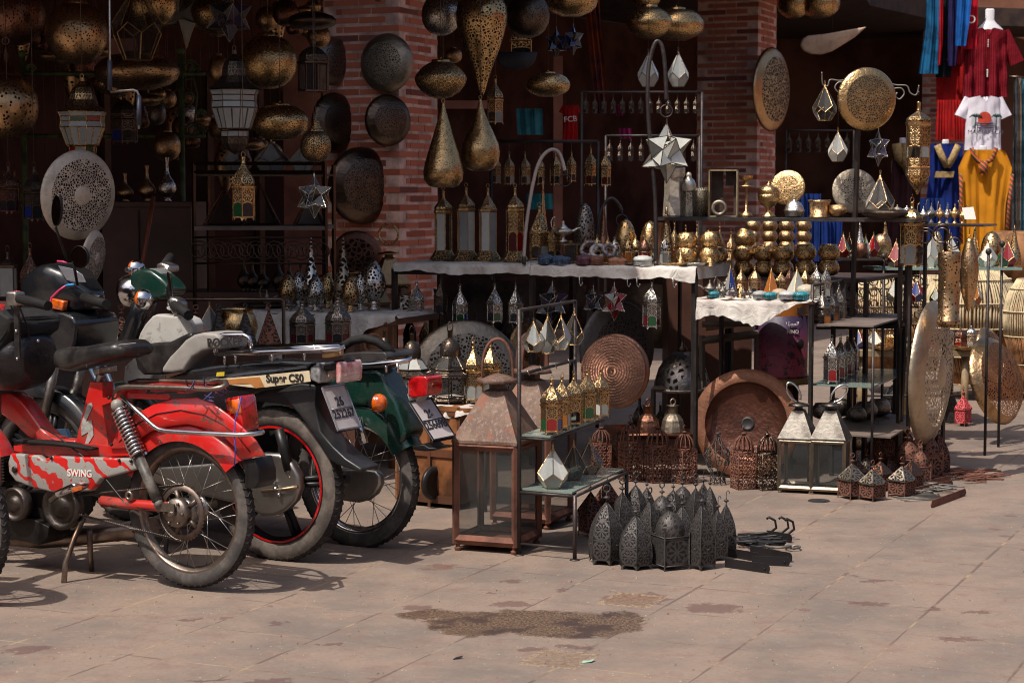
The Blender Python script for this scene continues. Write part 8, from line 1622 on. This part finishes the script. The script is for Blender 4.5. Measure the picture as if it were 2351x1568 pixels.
YG=10.7;ZG=Zof(615,YG);e=empty('glass_shelf',(Xof(2005,YG),YG,0),'long glass shelf on thin ball topped iron posts full of coloured glass drops','shelf');x1=Xof(2345,YG)-Xof(2005,YG)
b=MB();b.box((x1/2,.15,ZG-.006),(x1,.34,.012));part('glass_board',b.mesh('glass_board',glass('shelf_glass',(.35,.50,.45),.3)),e)
for px,yt,Yq in((2029,588,YG-.02),(2269,578,YG-.35),(2300,560,YG),(1955,590,YG)):b=MB();x=Xof(px,Yq)-e.location.x;z=Zof(yt,Yq);b.tube([(x,Yq-YG,0),(x,Yq-YG,z)],.008,6);b.ball((x,Yq-YG,z),.017,10);part('post',b.mesh('post',IR2),e)
b=MB();xl=Xof(1925,YG)-e.location.x;b.box((xl/2+.02,.1,Zof(592,YG)-.008),(-xl+.05,.3,.012));part('board',b.mesh('board',IR2),e)
GDp=lambda pn,mc='gold':proto(('drop',mc,pn),k_drop,mc,pn,5,.33)
for i,(px,yt,w,pn,z)in enumerate(((1935,532,32,('red','green','maroon'),592),(1949,534,24,('maroon','clear'),592),(1987,538,24,('green','mist'),592),(2005,533,32,('red','maroon'),592),(2057,548,46,('red','maroon'),615),(2101,545,34,('amber','mist'),615),(2139,530,34,('mist','white'),615),(2183,535,48,('green','mist','white'),615),(2267,548,46,('mist','white'),615),(2312,546,46,('green','red','green'),615))):
 on(GDp(pn),'glass_drop_lantern',f'{("red and green", "dark red", "green", "deep red", "big red", "amber", "frosted", "green and white", "pale frosted", "green and red")[i]} glass drop lantern on the back shelf, {ordl(i, 10)} of ten','lantern',px,yt,YG+.05+.1*(i%2),Zof(z,YG),w,.66,rz=.3*i,group='glass drop lanterns on the back shelf')
for i,(px,yt,w,sh,mc,z)in enumerate(((1973,507,34,'cone','silver',592),(2024,530,44,'globe','bronze',592),(2031,504,38,'cone','gold',600),(2237,515,34,'cone','gold',615),(2276,530,50,'eggflat','gold',615),(2328,513,34,'cone','gold',615),(2150,528,30,'eggflat','cream',615))):
 on(proto(('sh',sh,mc,'dots',15),k_shade,sh,mc,'dots',15,.3,sh!='globe'),'pierced_lamp',('silver cone lamp behind the slanted pole','round bronze ball lamp on the back shelf','gold cone lamp behind the bronze ball','gold spire lamp in front of the yellow kaftan','gold egg lamp on the back glass shelf','gold cone lamp at the right end of the glass shelf','cream egg lamp behind the cylinder lamp')[i],'lamp',px,yt,YG+.25,Zof(z,YG),w,PW[sh])
b=MB();b.lathe([(0,0),(.5,0),(.5,1),(0,1)],20);o=single('copper_cup',b,mt('copper','dots',14),'copper cylinder cup among the glass drops','cup',(Xof(1977,YG),YG,Zof(592,YG)));o.scale=(.066,.066,.08)
for i,(px,yt,yb,w,pn)in enumerate(((2054,633,693,40,('mist','white')),(2103,635,692,36,('red','blue')),(2148,655,698,30,('green','mist')),(2240,640,700,30,('mist','amber')))):hang(GDp(pn),'glass_drop_lantern',f'glass drop lantern hanging under the back glass shelf, {("frosted", "red and blue", "green", "amber")[i]} one','lantern',px,yt,yb,YG,w,.66,top=ZG,group='glass drops under the back shelf')
YW=11.7;ZW=Zof(803,YW);PALE=plain('wood_light',(.34,.24,.13),.6,var=.3,vsc=6);e=empty('wooden_table',(Xof(1965,YW),YW,0),'light wooden table with small coloured lanterns behind the tall pale disc','table');x1=Xof(2235,YW)-Xof(1965,YW)
b=MB();b.box((x1/2,.2,ZW-.02),(x1,.5,.035));part('top',b.mesh('top',PALE),e)
for x,y in((.04,0),(x1-.04,0),(x1*.45,.1),(x1-.04,.4),(.04,.4)):b=MB();b.tube([(x,y,0),(x,y,ZW-.03)],.024,6);part('leg',b.mesh('leg',PALE),e)
b=MB();b.tube([(0,.0,.18),(x1,.0,.18)],.009,6);part('rail',b.mesh('rail',IR2),e)
for i,(px,yt,w,pn,mc)in enumerate(((1973,752,34,('red','blue'),'gold'),(2010,754,44,('mist','white'),'gold'),(2045,758,34,('amber','amber'),'gold'),(2150,752,30,('red','maroon'),'copper'),(2180,748,32,('smoke','mist'),'silver'),(2208,750,34,('red','red'),'copper'),(2232,744,30,('mist','amber'),'silver'))):
 p_=GDp(pn)if i<2 else proto(('hexm',mc,pn),k_hex,mc,pn,'dome',6,.26,.04,.55,False);on(p_,'table_lantern',f'small {("red and blue drop", "frosted drop", "amber box", "dark red", "smoky silver", "bright red", "silver and amber")[i]} lantern on the light wooden table','lantern',px,yt,YW+.1,ZW,w,.62 if i<2 else.56,rz=.2*i)
for i,(px,w)in enumerate(((2030,60),(2075,44),(2215,60))):b=MB();b.lathe([(0,0),(.3,0),(.5,.16),(.46,.16),(.28,.05),(0,.05)],20);o=single('small_dish',b,mt(('gold','tin','gold')[i]),('gold dish on the light wooden table, left one','pale dish on the light wooden table, middle one','gold dish on the light wooden table, right one')[i],'dish',(Xof(px,YW),YW-.02,ZW));o.scale=(w*mpp(YW),)*3
YS=12.2;e=empty('scroll_screen',(Xof(2030,YS),YS,0),'black wrought iron scroll screen in front of pale basketwork','screen');b=MB();ox=e.location.x
for px in range(1975,2110,26):
 for py in range(645,780,26):b.tube(scroll_pts((Xof(px+6,YS)-ox,0,Zof(py,YS)),(1,0,0),.034,1.4,(px+py)%4),.0045,4)
for px in(1962,2030,2112):b.tube([(Xof(px,YS)-ox,0,0),(Xof(px,YS)-ox,0,Zof(630,YS))],.008,4)
for py in(634,705,785):b.tube([(Xof(1962,YS)-ox,0,Zof(py,YS)),(Xof(2112,YS)-ox,0,Zof(py,YS))],.007,4)
part('scrollwork',b.mesh('scrollwork',IRON),e)
CANE=plain('cane',(.62,.50,.31),.7,var=.25,vsc=12,spec=.2);CANEB=plain('cane_brown',(.30,.14,.06),.7,var=.4,vsc=10,spec=.2)
def cane(label,px,pyb,pyt,w,Y,name='wicker_lampshade',lean=0.0):
 h=(pyb-pyt)*mpp(Y);R=w*.5*mpp(Y);e=empty(name,(Xof(px,Y),Y,Zof(pyb,Y)),label,'lampshade','big pale cane lampshades');prof=[(.40,0),(.62,.22),(.94,.50),(1.0,.72),(.78,.92),(.55,1.0)]
 def rr(t):
  for(a,z0),(c,z1)in zip(prof,prof[1:]):
   if z0<=t<=z1:return a+(c-a)*(t-z0)/(z1-z0)
  return prof[-1][0]
 rs=random.Random(px)
 for nm,t0,t1,m in(('lower_weave',0,.50,CANEB),('reeds',.50,1.0,CANE)):
  b=MB();N_=90
  for k in range(N_):
   a=2*PI*k/N_+rs.uniform(-.015,.015);ts=[t0+(t1-t0)*q/4 for q in range(5)];b.tube([(R*rr(t)*math.cos(a),R*rr(t)*math.sin(a),h*t)for t in ts],R*.022*rs.uniform(.7,1.2),4)
  part(nm,b.mesh(nm,m),e)
 b=MB()
 for t in(0,.25,.5,.72,.92,1.0):b.ring((0,0,h*t),R*rr(t)*1.01,R*.02,(0,0,1),40,5)
 part('hoops',b.mesh('hoops',CANE),e);b=MB();b.lathe([(R*.36,h*.01),(R*.9,h*.5),(R*.94,h*.72),(R*.5,h*.97)],32);part('inner_lining',b.mesh('inner_lining',CANEB),e)
 return e
cane('big pale cane lampshade behind the cylinder and pod lamps',2232,880,618,222,13.2);cane('big pale cane lampshade cut by the right edge',2376,900,640,140,12.4);cane('pale cane lampshade behind the iron scroll screen',2020,860,640,150,13.6);cane('pale cane lampshade behind the leaning iron post',2130,850,632,110,14.2)
for i,px in enumerate((2345,2368)):b=MB();b.lathe([(0,0),(.2,0),(.24,.35),(.2,.37),(0,.37)],22);single('round_basket',b,CANEB,('dark round basket behind the last gold cone at the right edge','second dark basket cut by the right edge')[i],'basket',(Xof(px,13.5+i),13.5+i,Zof(655,13.5+i)))
bs=Vector((Xof(2350,14),14,0));b=MB();b.box((bs.x,bs.y,Zof(655,14)/2),(.7,1.4,Zof(655,14)-.01));single('low_crate',b,CAB,'brown crate under the baskets at the right edge','crate')
YC=25.0;CL='jerseys hanging at the top right'
for i,(pts,c,c2,lb,dy)in enumerate(((((-30,2118,2150),(60,2116,2150),(170,2102,2146)),(.01,.10,.22),(.004,.03,.07),'teal blue jersey hanging leftmost at the top right',0),(((-30,2148,2155),(100,2147,2155),(150,2146,2152)),(.45,.01,.02),None,'thin red strip of cloth right of the teal jersey',-.05),(((-30,2152,2180),(100,2150,2178),(178,2140,2176)),(.006,.010,.014),None,'black jersey between the teal and navy ones',.1),(((-30,2168,2192),(100,2166,2190),(152,2168,2186)),(.018,.014,.07),None,'navy jersey hanging beside the black one',-.1),(((-30,2188,2222),(60,2184,2214),(106,2184,2208)),(.01,.10,.36),None,'bright blue jersey with yellow badge at the top',-.2),(((-30,2204,2234),(60,2204,2234),(114,2203,2233)),(.42,.008,.02),None,'red jersey with white letters beside the maroon shirt',-.1),(((112,2150,2212),(165,2142,2210),(232,2142,2216)),(.40,.010,.010),None,'plain red jersey over the red shorts',.2))):
 cloth_strip('hanging_jersey',lb,'jersey',[(y,a,c_)for y,a,c_ in pts],YC+dy,fab('j%d'%i,c,c2),amp=.02,k=5,group=CL)
part('lettering',text_mesh('CO',.14,CRT,(1,0,0),(0,0,1),W(2221,46,YC-.16)),[o for o in C.objects if o.get('label','').startswith('red jersey with white')][0]).matrix_parent_inverse=Matrix.Identity(4)
jr=[o for o in C.objects if o.get('label','').startswith('red jersey with white')][0]
for ch in jr.children:ch.location=-jr.location
for x0,x1 in((2142,2180),(2181,2218)):cloth_strip('red_shorts',('left leg half of the red shorts','right leg half of the red shorts with white badge')[x0>2150],'shorts',[(230,x0+(2 if x0<2150 else-4),x1),(322,x0,x1)],YC-.1,fab('red',(.38,.010,.010)),amp=.02,k=3)
MANQ=plain('mannequin_white',(.62,.60,.62),.3,var=.05)
def manq(label,px,pyn,pyb,w,Y):
 k=mpp(Y);h=(pyb-pyn)*k;R=w*.5*k;e=empty('mannequin',(Xof(px,Y),Y,Zof(pyb,Y)),label,'mannequin','white shop mannequins');b=MB();b.lathe([(R*.62,0),(R*.80,h*.35),(R*.85,h*.60),(R*.72,h*.74),(R*.34,h*.82),(R*.24,h*.86),(R*.25,h*.98),(R*.2,h),(0,h)],24,sy=.55);part('torso',b.mesh('torso',MANQ),e)
 b=MB();b.tube([(0,0,0),(0,0,-e.location.z)],.02,8);part('stand',b.mesh('stand',IRON),e);return e
manq('white mannequin inside the maroon shirt',2262,24,200,84,YC+.05);manq('white mannequin inside the blue and gold kaftan',2166,322,480,64,YC-.3);manq('white mannequin inside the yellow kaftan',2252,336,520,76,YC-.8);manq('white mannequin inside the beige embroidered dress',2068,318,470,60,YC+.2)
n=N('fabric_maroon');X_=n.sep(n.co('Object'))[0];st_=n.math('GREATER_THAN',n.math('FRACT',n.math('MULTIPLY',X_,38.0)),.5);MAR=n.fin(n.bsdf(n.mix(st_,(.19,.008,.014,1),(.085,.004,.009,1)),.9,0,n.bump(n.noise(n.co('Object'),6,3),.4,.05),Specular_IOR_Level=.1))
e,W_,H_=tshirt('maroon striped button shirt on the top right mannequin',2264,62,100,160,YC,MAR,sleeve=.36,neck=.12,fold=.04);
for z in(-.20,-.62):b=MB();[b.ball((.0,-.115,z*H_-.02*i),.012,6)for i in range(5)];part('button_loops',b.mesh('button_loops',CRT),e)
WHT=plain('fabric_white',(.66,.63,.70),.9,var=.1,spec=.1)
e,W_,H_=tshirt('white t-shirt printed with palms and a red sun below the maroon shirt',2258,218,82,126,YC-.4,WHT,sleeve=.26,neck=.14)
b=MB();k=mpp(YC);y_=-.125;b.lathe([(0,0),(.085,0)],20,M=Matrix.Translation((-.01,y_,-.30))@Matrix.Rotation(PI/2,4,'X'));pr=part('sun_print',b.mesh('sun_print',plain('print_red',(.55,.05,.02),.8)),e)
for x,sc in((-.13,1),(.13,.8)):
 b=MB();b.tube([(x,y_,-.47),(x+.01,y_,-.28)],.008,4)
 for a in range(7):t=a*PI/6-.1;b.tube([(x+.01,y_,-.28),(x+.01+.05*math.cos(t),y_-.004,-.27+.03*math.sin(t)),(x+.01+.08*math.cos(t)*sc,y_,-.29+.03*math.sin(t))],.007,4)
 part('palm_print',b.mesh('palm_print',plain('print_green',(.01,.07,.06),.8)),e)
b=MB();[b.tube([(-.10,y_,-.36-.025*i),(.10,y_,-.36-.025*i)],.006,4)for i in range(3)];part('wave_print',b.mesh('wave_print',plain('print_dark',(.06,.05,.10),.8)),e)
part('lettering',text_mesh('MARRAKECH',.075,plain('print_dark',(.06,.05,.10),.8),(1,0,0),(0,0,1),(0,y_-.012,-.47)),e)
def kaftan(label,rows,Y,m,trim,cat='kaftan'):
 o=cloth_strip('kaftan',label,cat,rows,Y,m,amp=.035,k=6);ox=o.location.x
 for nm,b,mm in trim(ox,Y):part(nm,b.mesh(nm,mm),o)
 return o
BAND=N('braid');oc=BAND.co('Object');a=BAND.math('FRACT',BAND.math('MULTIPLY',BAND.math('ADD',BAND.sep(oc)[2],BAND.sep(oc)[0]),16.0));cc=BAND.mix(BAND.step(a,.3,.36),(.35,.02,.02,1),(.02,.06,.03,1));cc=BAND.mix(BAND.step(a,.68,.74),cc,(.45,.14,.02,1));BRD=BAND.fin(BAND.bsdf(cc,.9))
def ytrim(ox,Y):
 P_=lambda x,y:(Xof(x,Y)-ox,-.075,Zof(y,Y));b=MB();b.tube([P_(2222,340),P_(2226,356),P_(2238,372),P_(2252,376),P_(2268,368),P_(2276,350),P_(2278,340)],.028,5);c=MB();c.tube([P_(2250,374),P_(2250,400)],.055,5)
 l=MB();l.tube([P_(2199,400),P_(2201,470),P_(2203,560)],.022,5);r=MB();r.tube([P_(2316,400),P_(2310,470),P_(2305,560)],.022,5);return[('neck_trim',b,BRD),('neck_trim',c,BRD),('side_trim',l,BRD),('side_trim',r,BRD)]
kaftan('yellow kaftan with red and green tassel trim on a mannequin',[(344,2216,2296),(352,2210,2306),(385,2196,2320),(410,2198,2318),(470,2204,2308),(600,2206,2304)],YC-1.1,plain('fabric_yellow',(.58,.23,.012),.85,var=.15,vsc=3,spec=.15),ytrim)
GLD=plain('braid_gold',(.40,.27,.12),.8,var=.3,vsc=30,spec=.2)
def btrim(ox,Y):
 P_=lambda x,y:(Xof(x,Y)-ox,-.07,Zof(y,Y));b=MB();b.tube([P_(2144,334),P_(2156,362),P_(2168,384)],.045,5);c=MB();c.tube([P_(2192,334),P_(2180,362),P_(2168,384)],.045,5);d=MB();d.extr([P_(2143,394),P_(2185,394),P_(2182,408),P_(2140,408)],(0,.02,0));return[('neck_trim',b,GLD),('neck_trim',c,GLD),('belt',d,GLD)]
kaftan('royal blue kaftan with gold neckline and belt',[(330,2130,2206),(360,2128,2206),(400,2130,2202),(600,2112,2206)],YC-.6,plain('fabric_blue',(.008,.022,.16),.85,var=.3,spec=.15),btrim)
kaftan('maroon dress with pale gold embroidery behind the hanging lantern',[(330,2046,2092),(380,2044,2094),(600,2036,2098)],YC,plain('fabric_wine',(.06,.012,.016),.9),lambda ox,Y:[('embroidery',(lambda b:(b.tube([(Xof(x,Y)-ox,-.06,Zof(y,Y))for x,y in((2052,330),(2058,365),(2066,392),(2074,360),(2080,332))],.07,5),b)[1])(MB()),GLD)])
for i,(x0,x1,y0,c)in enumerate(((2318,2330,178,(.02,.02,.022)),(2328,2338,180,(.14,.10,.07)),(2336,2346,182,(.02,.09,.13)),(2344,2356,184,(.10,.08,.07)),(2326,2340,300,(.10,.01,.05)),(2338,2358,300,(.30,.02,.04)))):cloth_strip('hanging_scarf',f'hanging striped scarf at the right edge, {ordl(i, 6)} of six','scarf',[(y0,x0,x1),(430,x0+2,x1+2),(620,x0+4,x1+4)],YC-.3+.05*i,fab('s%d'%i,c,tuple(min(.4,v_*2.5+.03)for v_ in c)),amp=.015,k=4,group='hanging scarves')
b=MB();b.tube([W(2316,176,YC-.3),W(2365,178,YC-.3)],.012,6);single('clothes_rail',b,IRON,'dark rail the scarves hang from at the right edge','rail')
for i,(px,w,c)in enumerate(((1905,54,(.008,.03,.17)),(1852,60,(.008,.03,.15)),(2140,60,(.008,.028,.15)))):cloth_strip('blue_cloth',('royal blue cloth behind the stacked bowls','royal blue cloth behind the silver pot','royal blue cloth behind the short black shelf')[i],'cloth',[((505,445,455)[i],px-w/2,px+w/2),(600,px-w/2+4,px+w/2-2)],13.5,fab('blue%d'%i,c),amp=.03,k=4)
rs=random.Random(5)
for k in range(8):
 q=K0+KV*(.3+.5*(k%2))+KD*(.08+.11*k);on(BL if k%2 else DKL,'small_dark_lantern',f'small dark lantern standing on the upper rack board, {ordl(k, 8)} of eight','lantern',1880+k*11,712-k*2,q.y,.774,26,.48,group='small dark lanterns on the upper rack board',rz=k*.4)
for k in range(8):
 px=1885+k*15;Yq=10.6+.1*(k%3);s=rs.uniform(.05,.07);put((BK,DBW,BW)[k%3],'metal_pot',f'small round metal pot behind the low rack board, {ordl(k, 8)} of eight','pot',(Xof(px,Yq),Yq,0),(s*1.3,s*1.3,s*1.2),group='small round pots behind the rack')
for k in range(7):
 px=940+k*38;Yq=10.5+.12*(k%2);on(HX if k%2 else DKL,'dim_lantern',f'dim lantern under the long table\'s left half, {ordl(k, 7)} of seven','lantern',px,700+11*(k%3),Yq,.42,36,.48,group='dim lanterns under the long table',rz=.3*k)
b=MB();x0,x1=Xof(915,10.6),Xof(1215,10.6);b.box(((x0+x1)/2,10.62,.205),(x1-x0,.5,.41));single('low_crate',b,CAB,'dark crate in the gloom under the left half of the long table','crate')
for k in range(6):
 px=1470+k*24;Yq=10.5;on(HY if k%2 else DKL,'dim_lantern',f'dim lantern under the right end of the table, {ordl(k, 6)} of six','lantern',px,905+9*(k%3),Yq,0,40,.48,group='dim lanterns under the right of the long table',rz=.3*k)
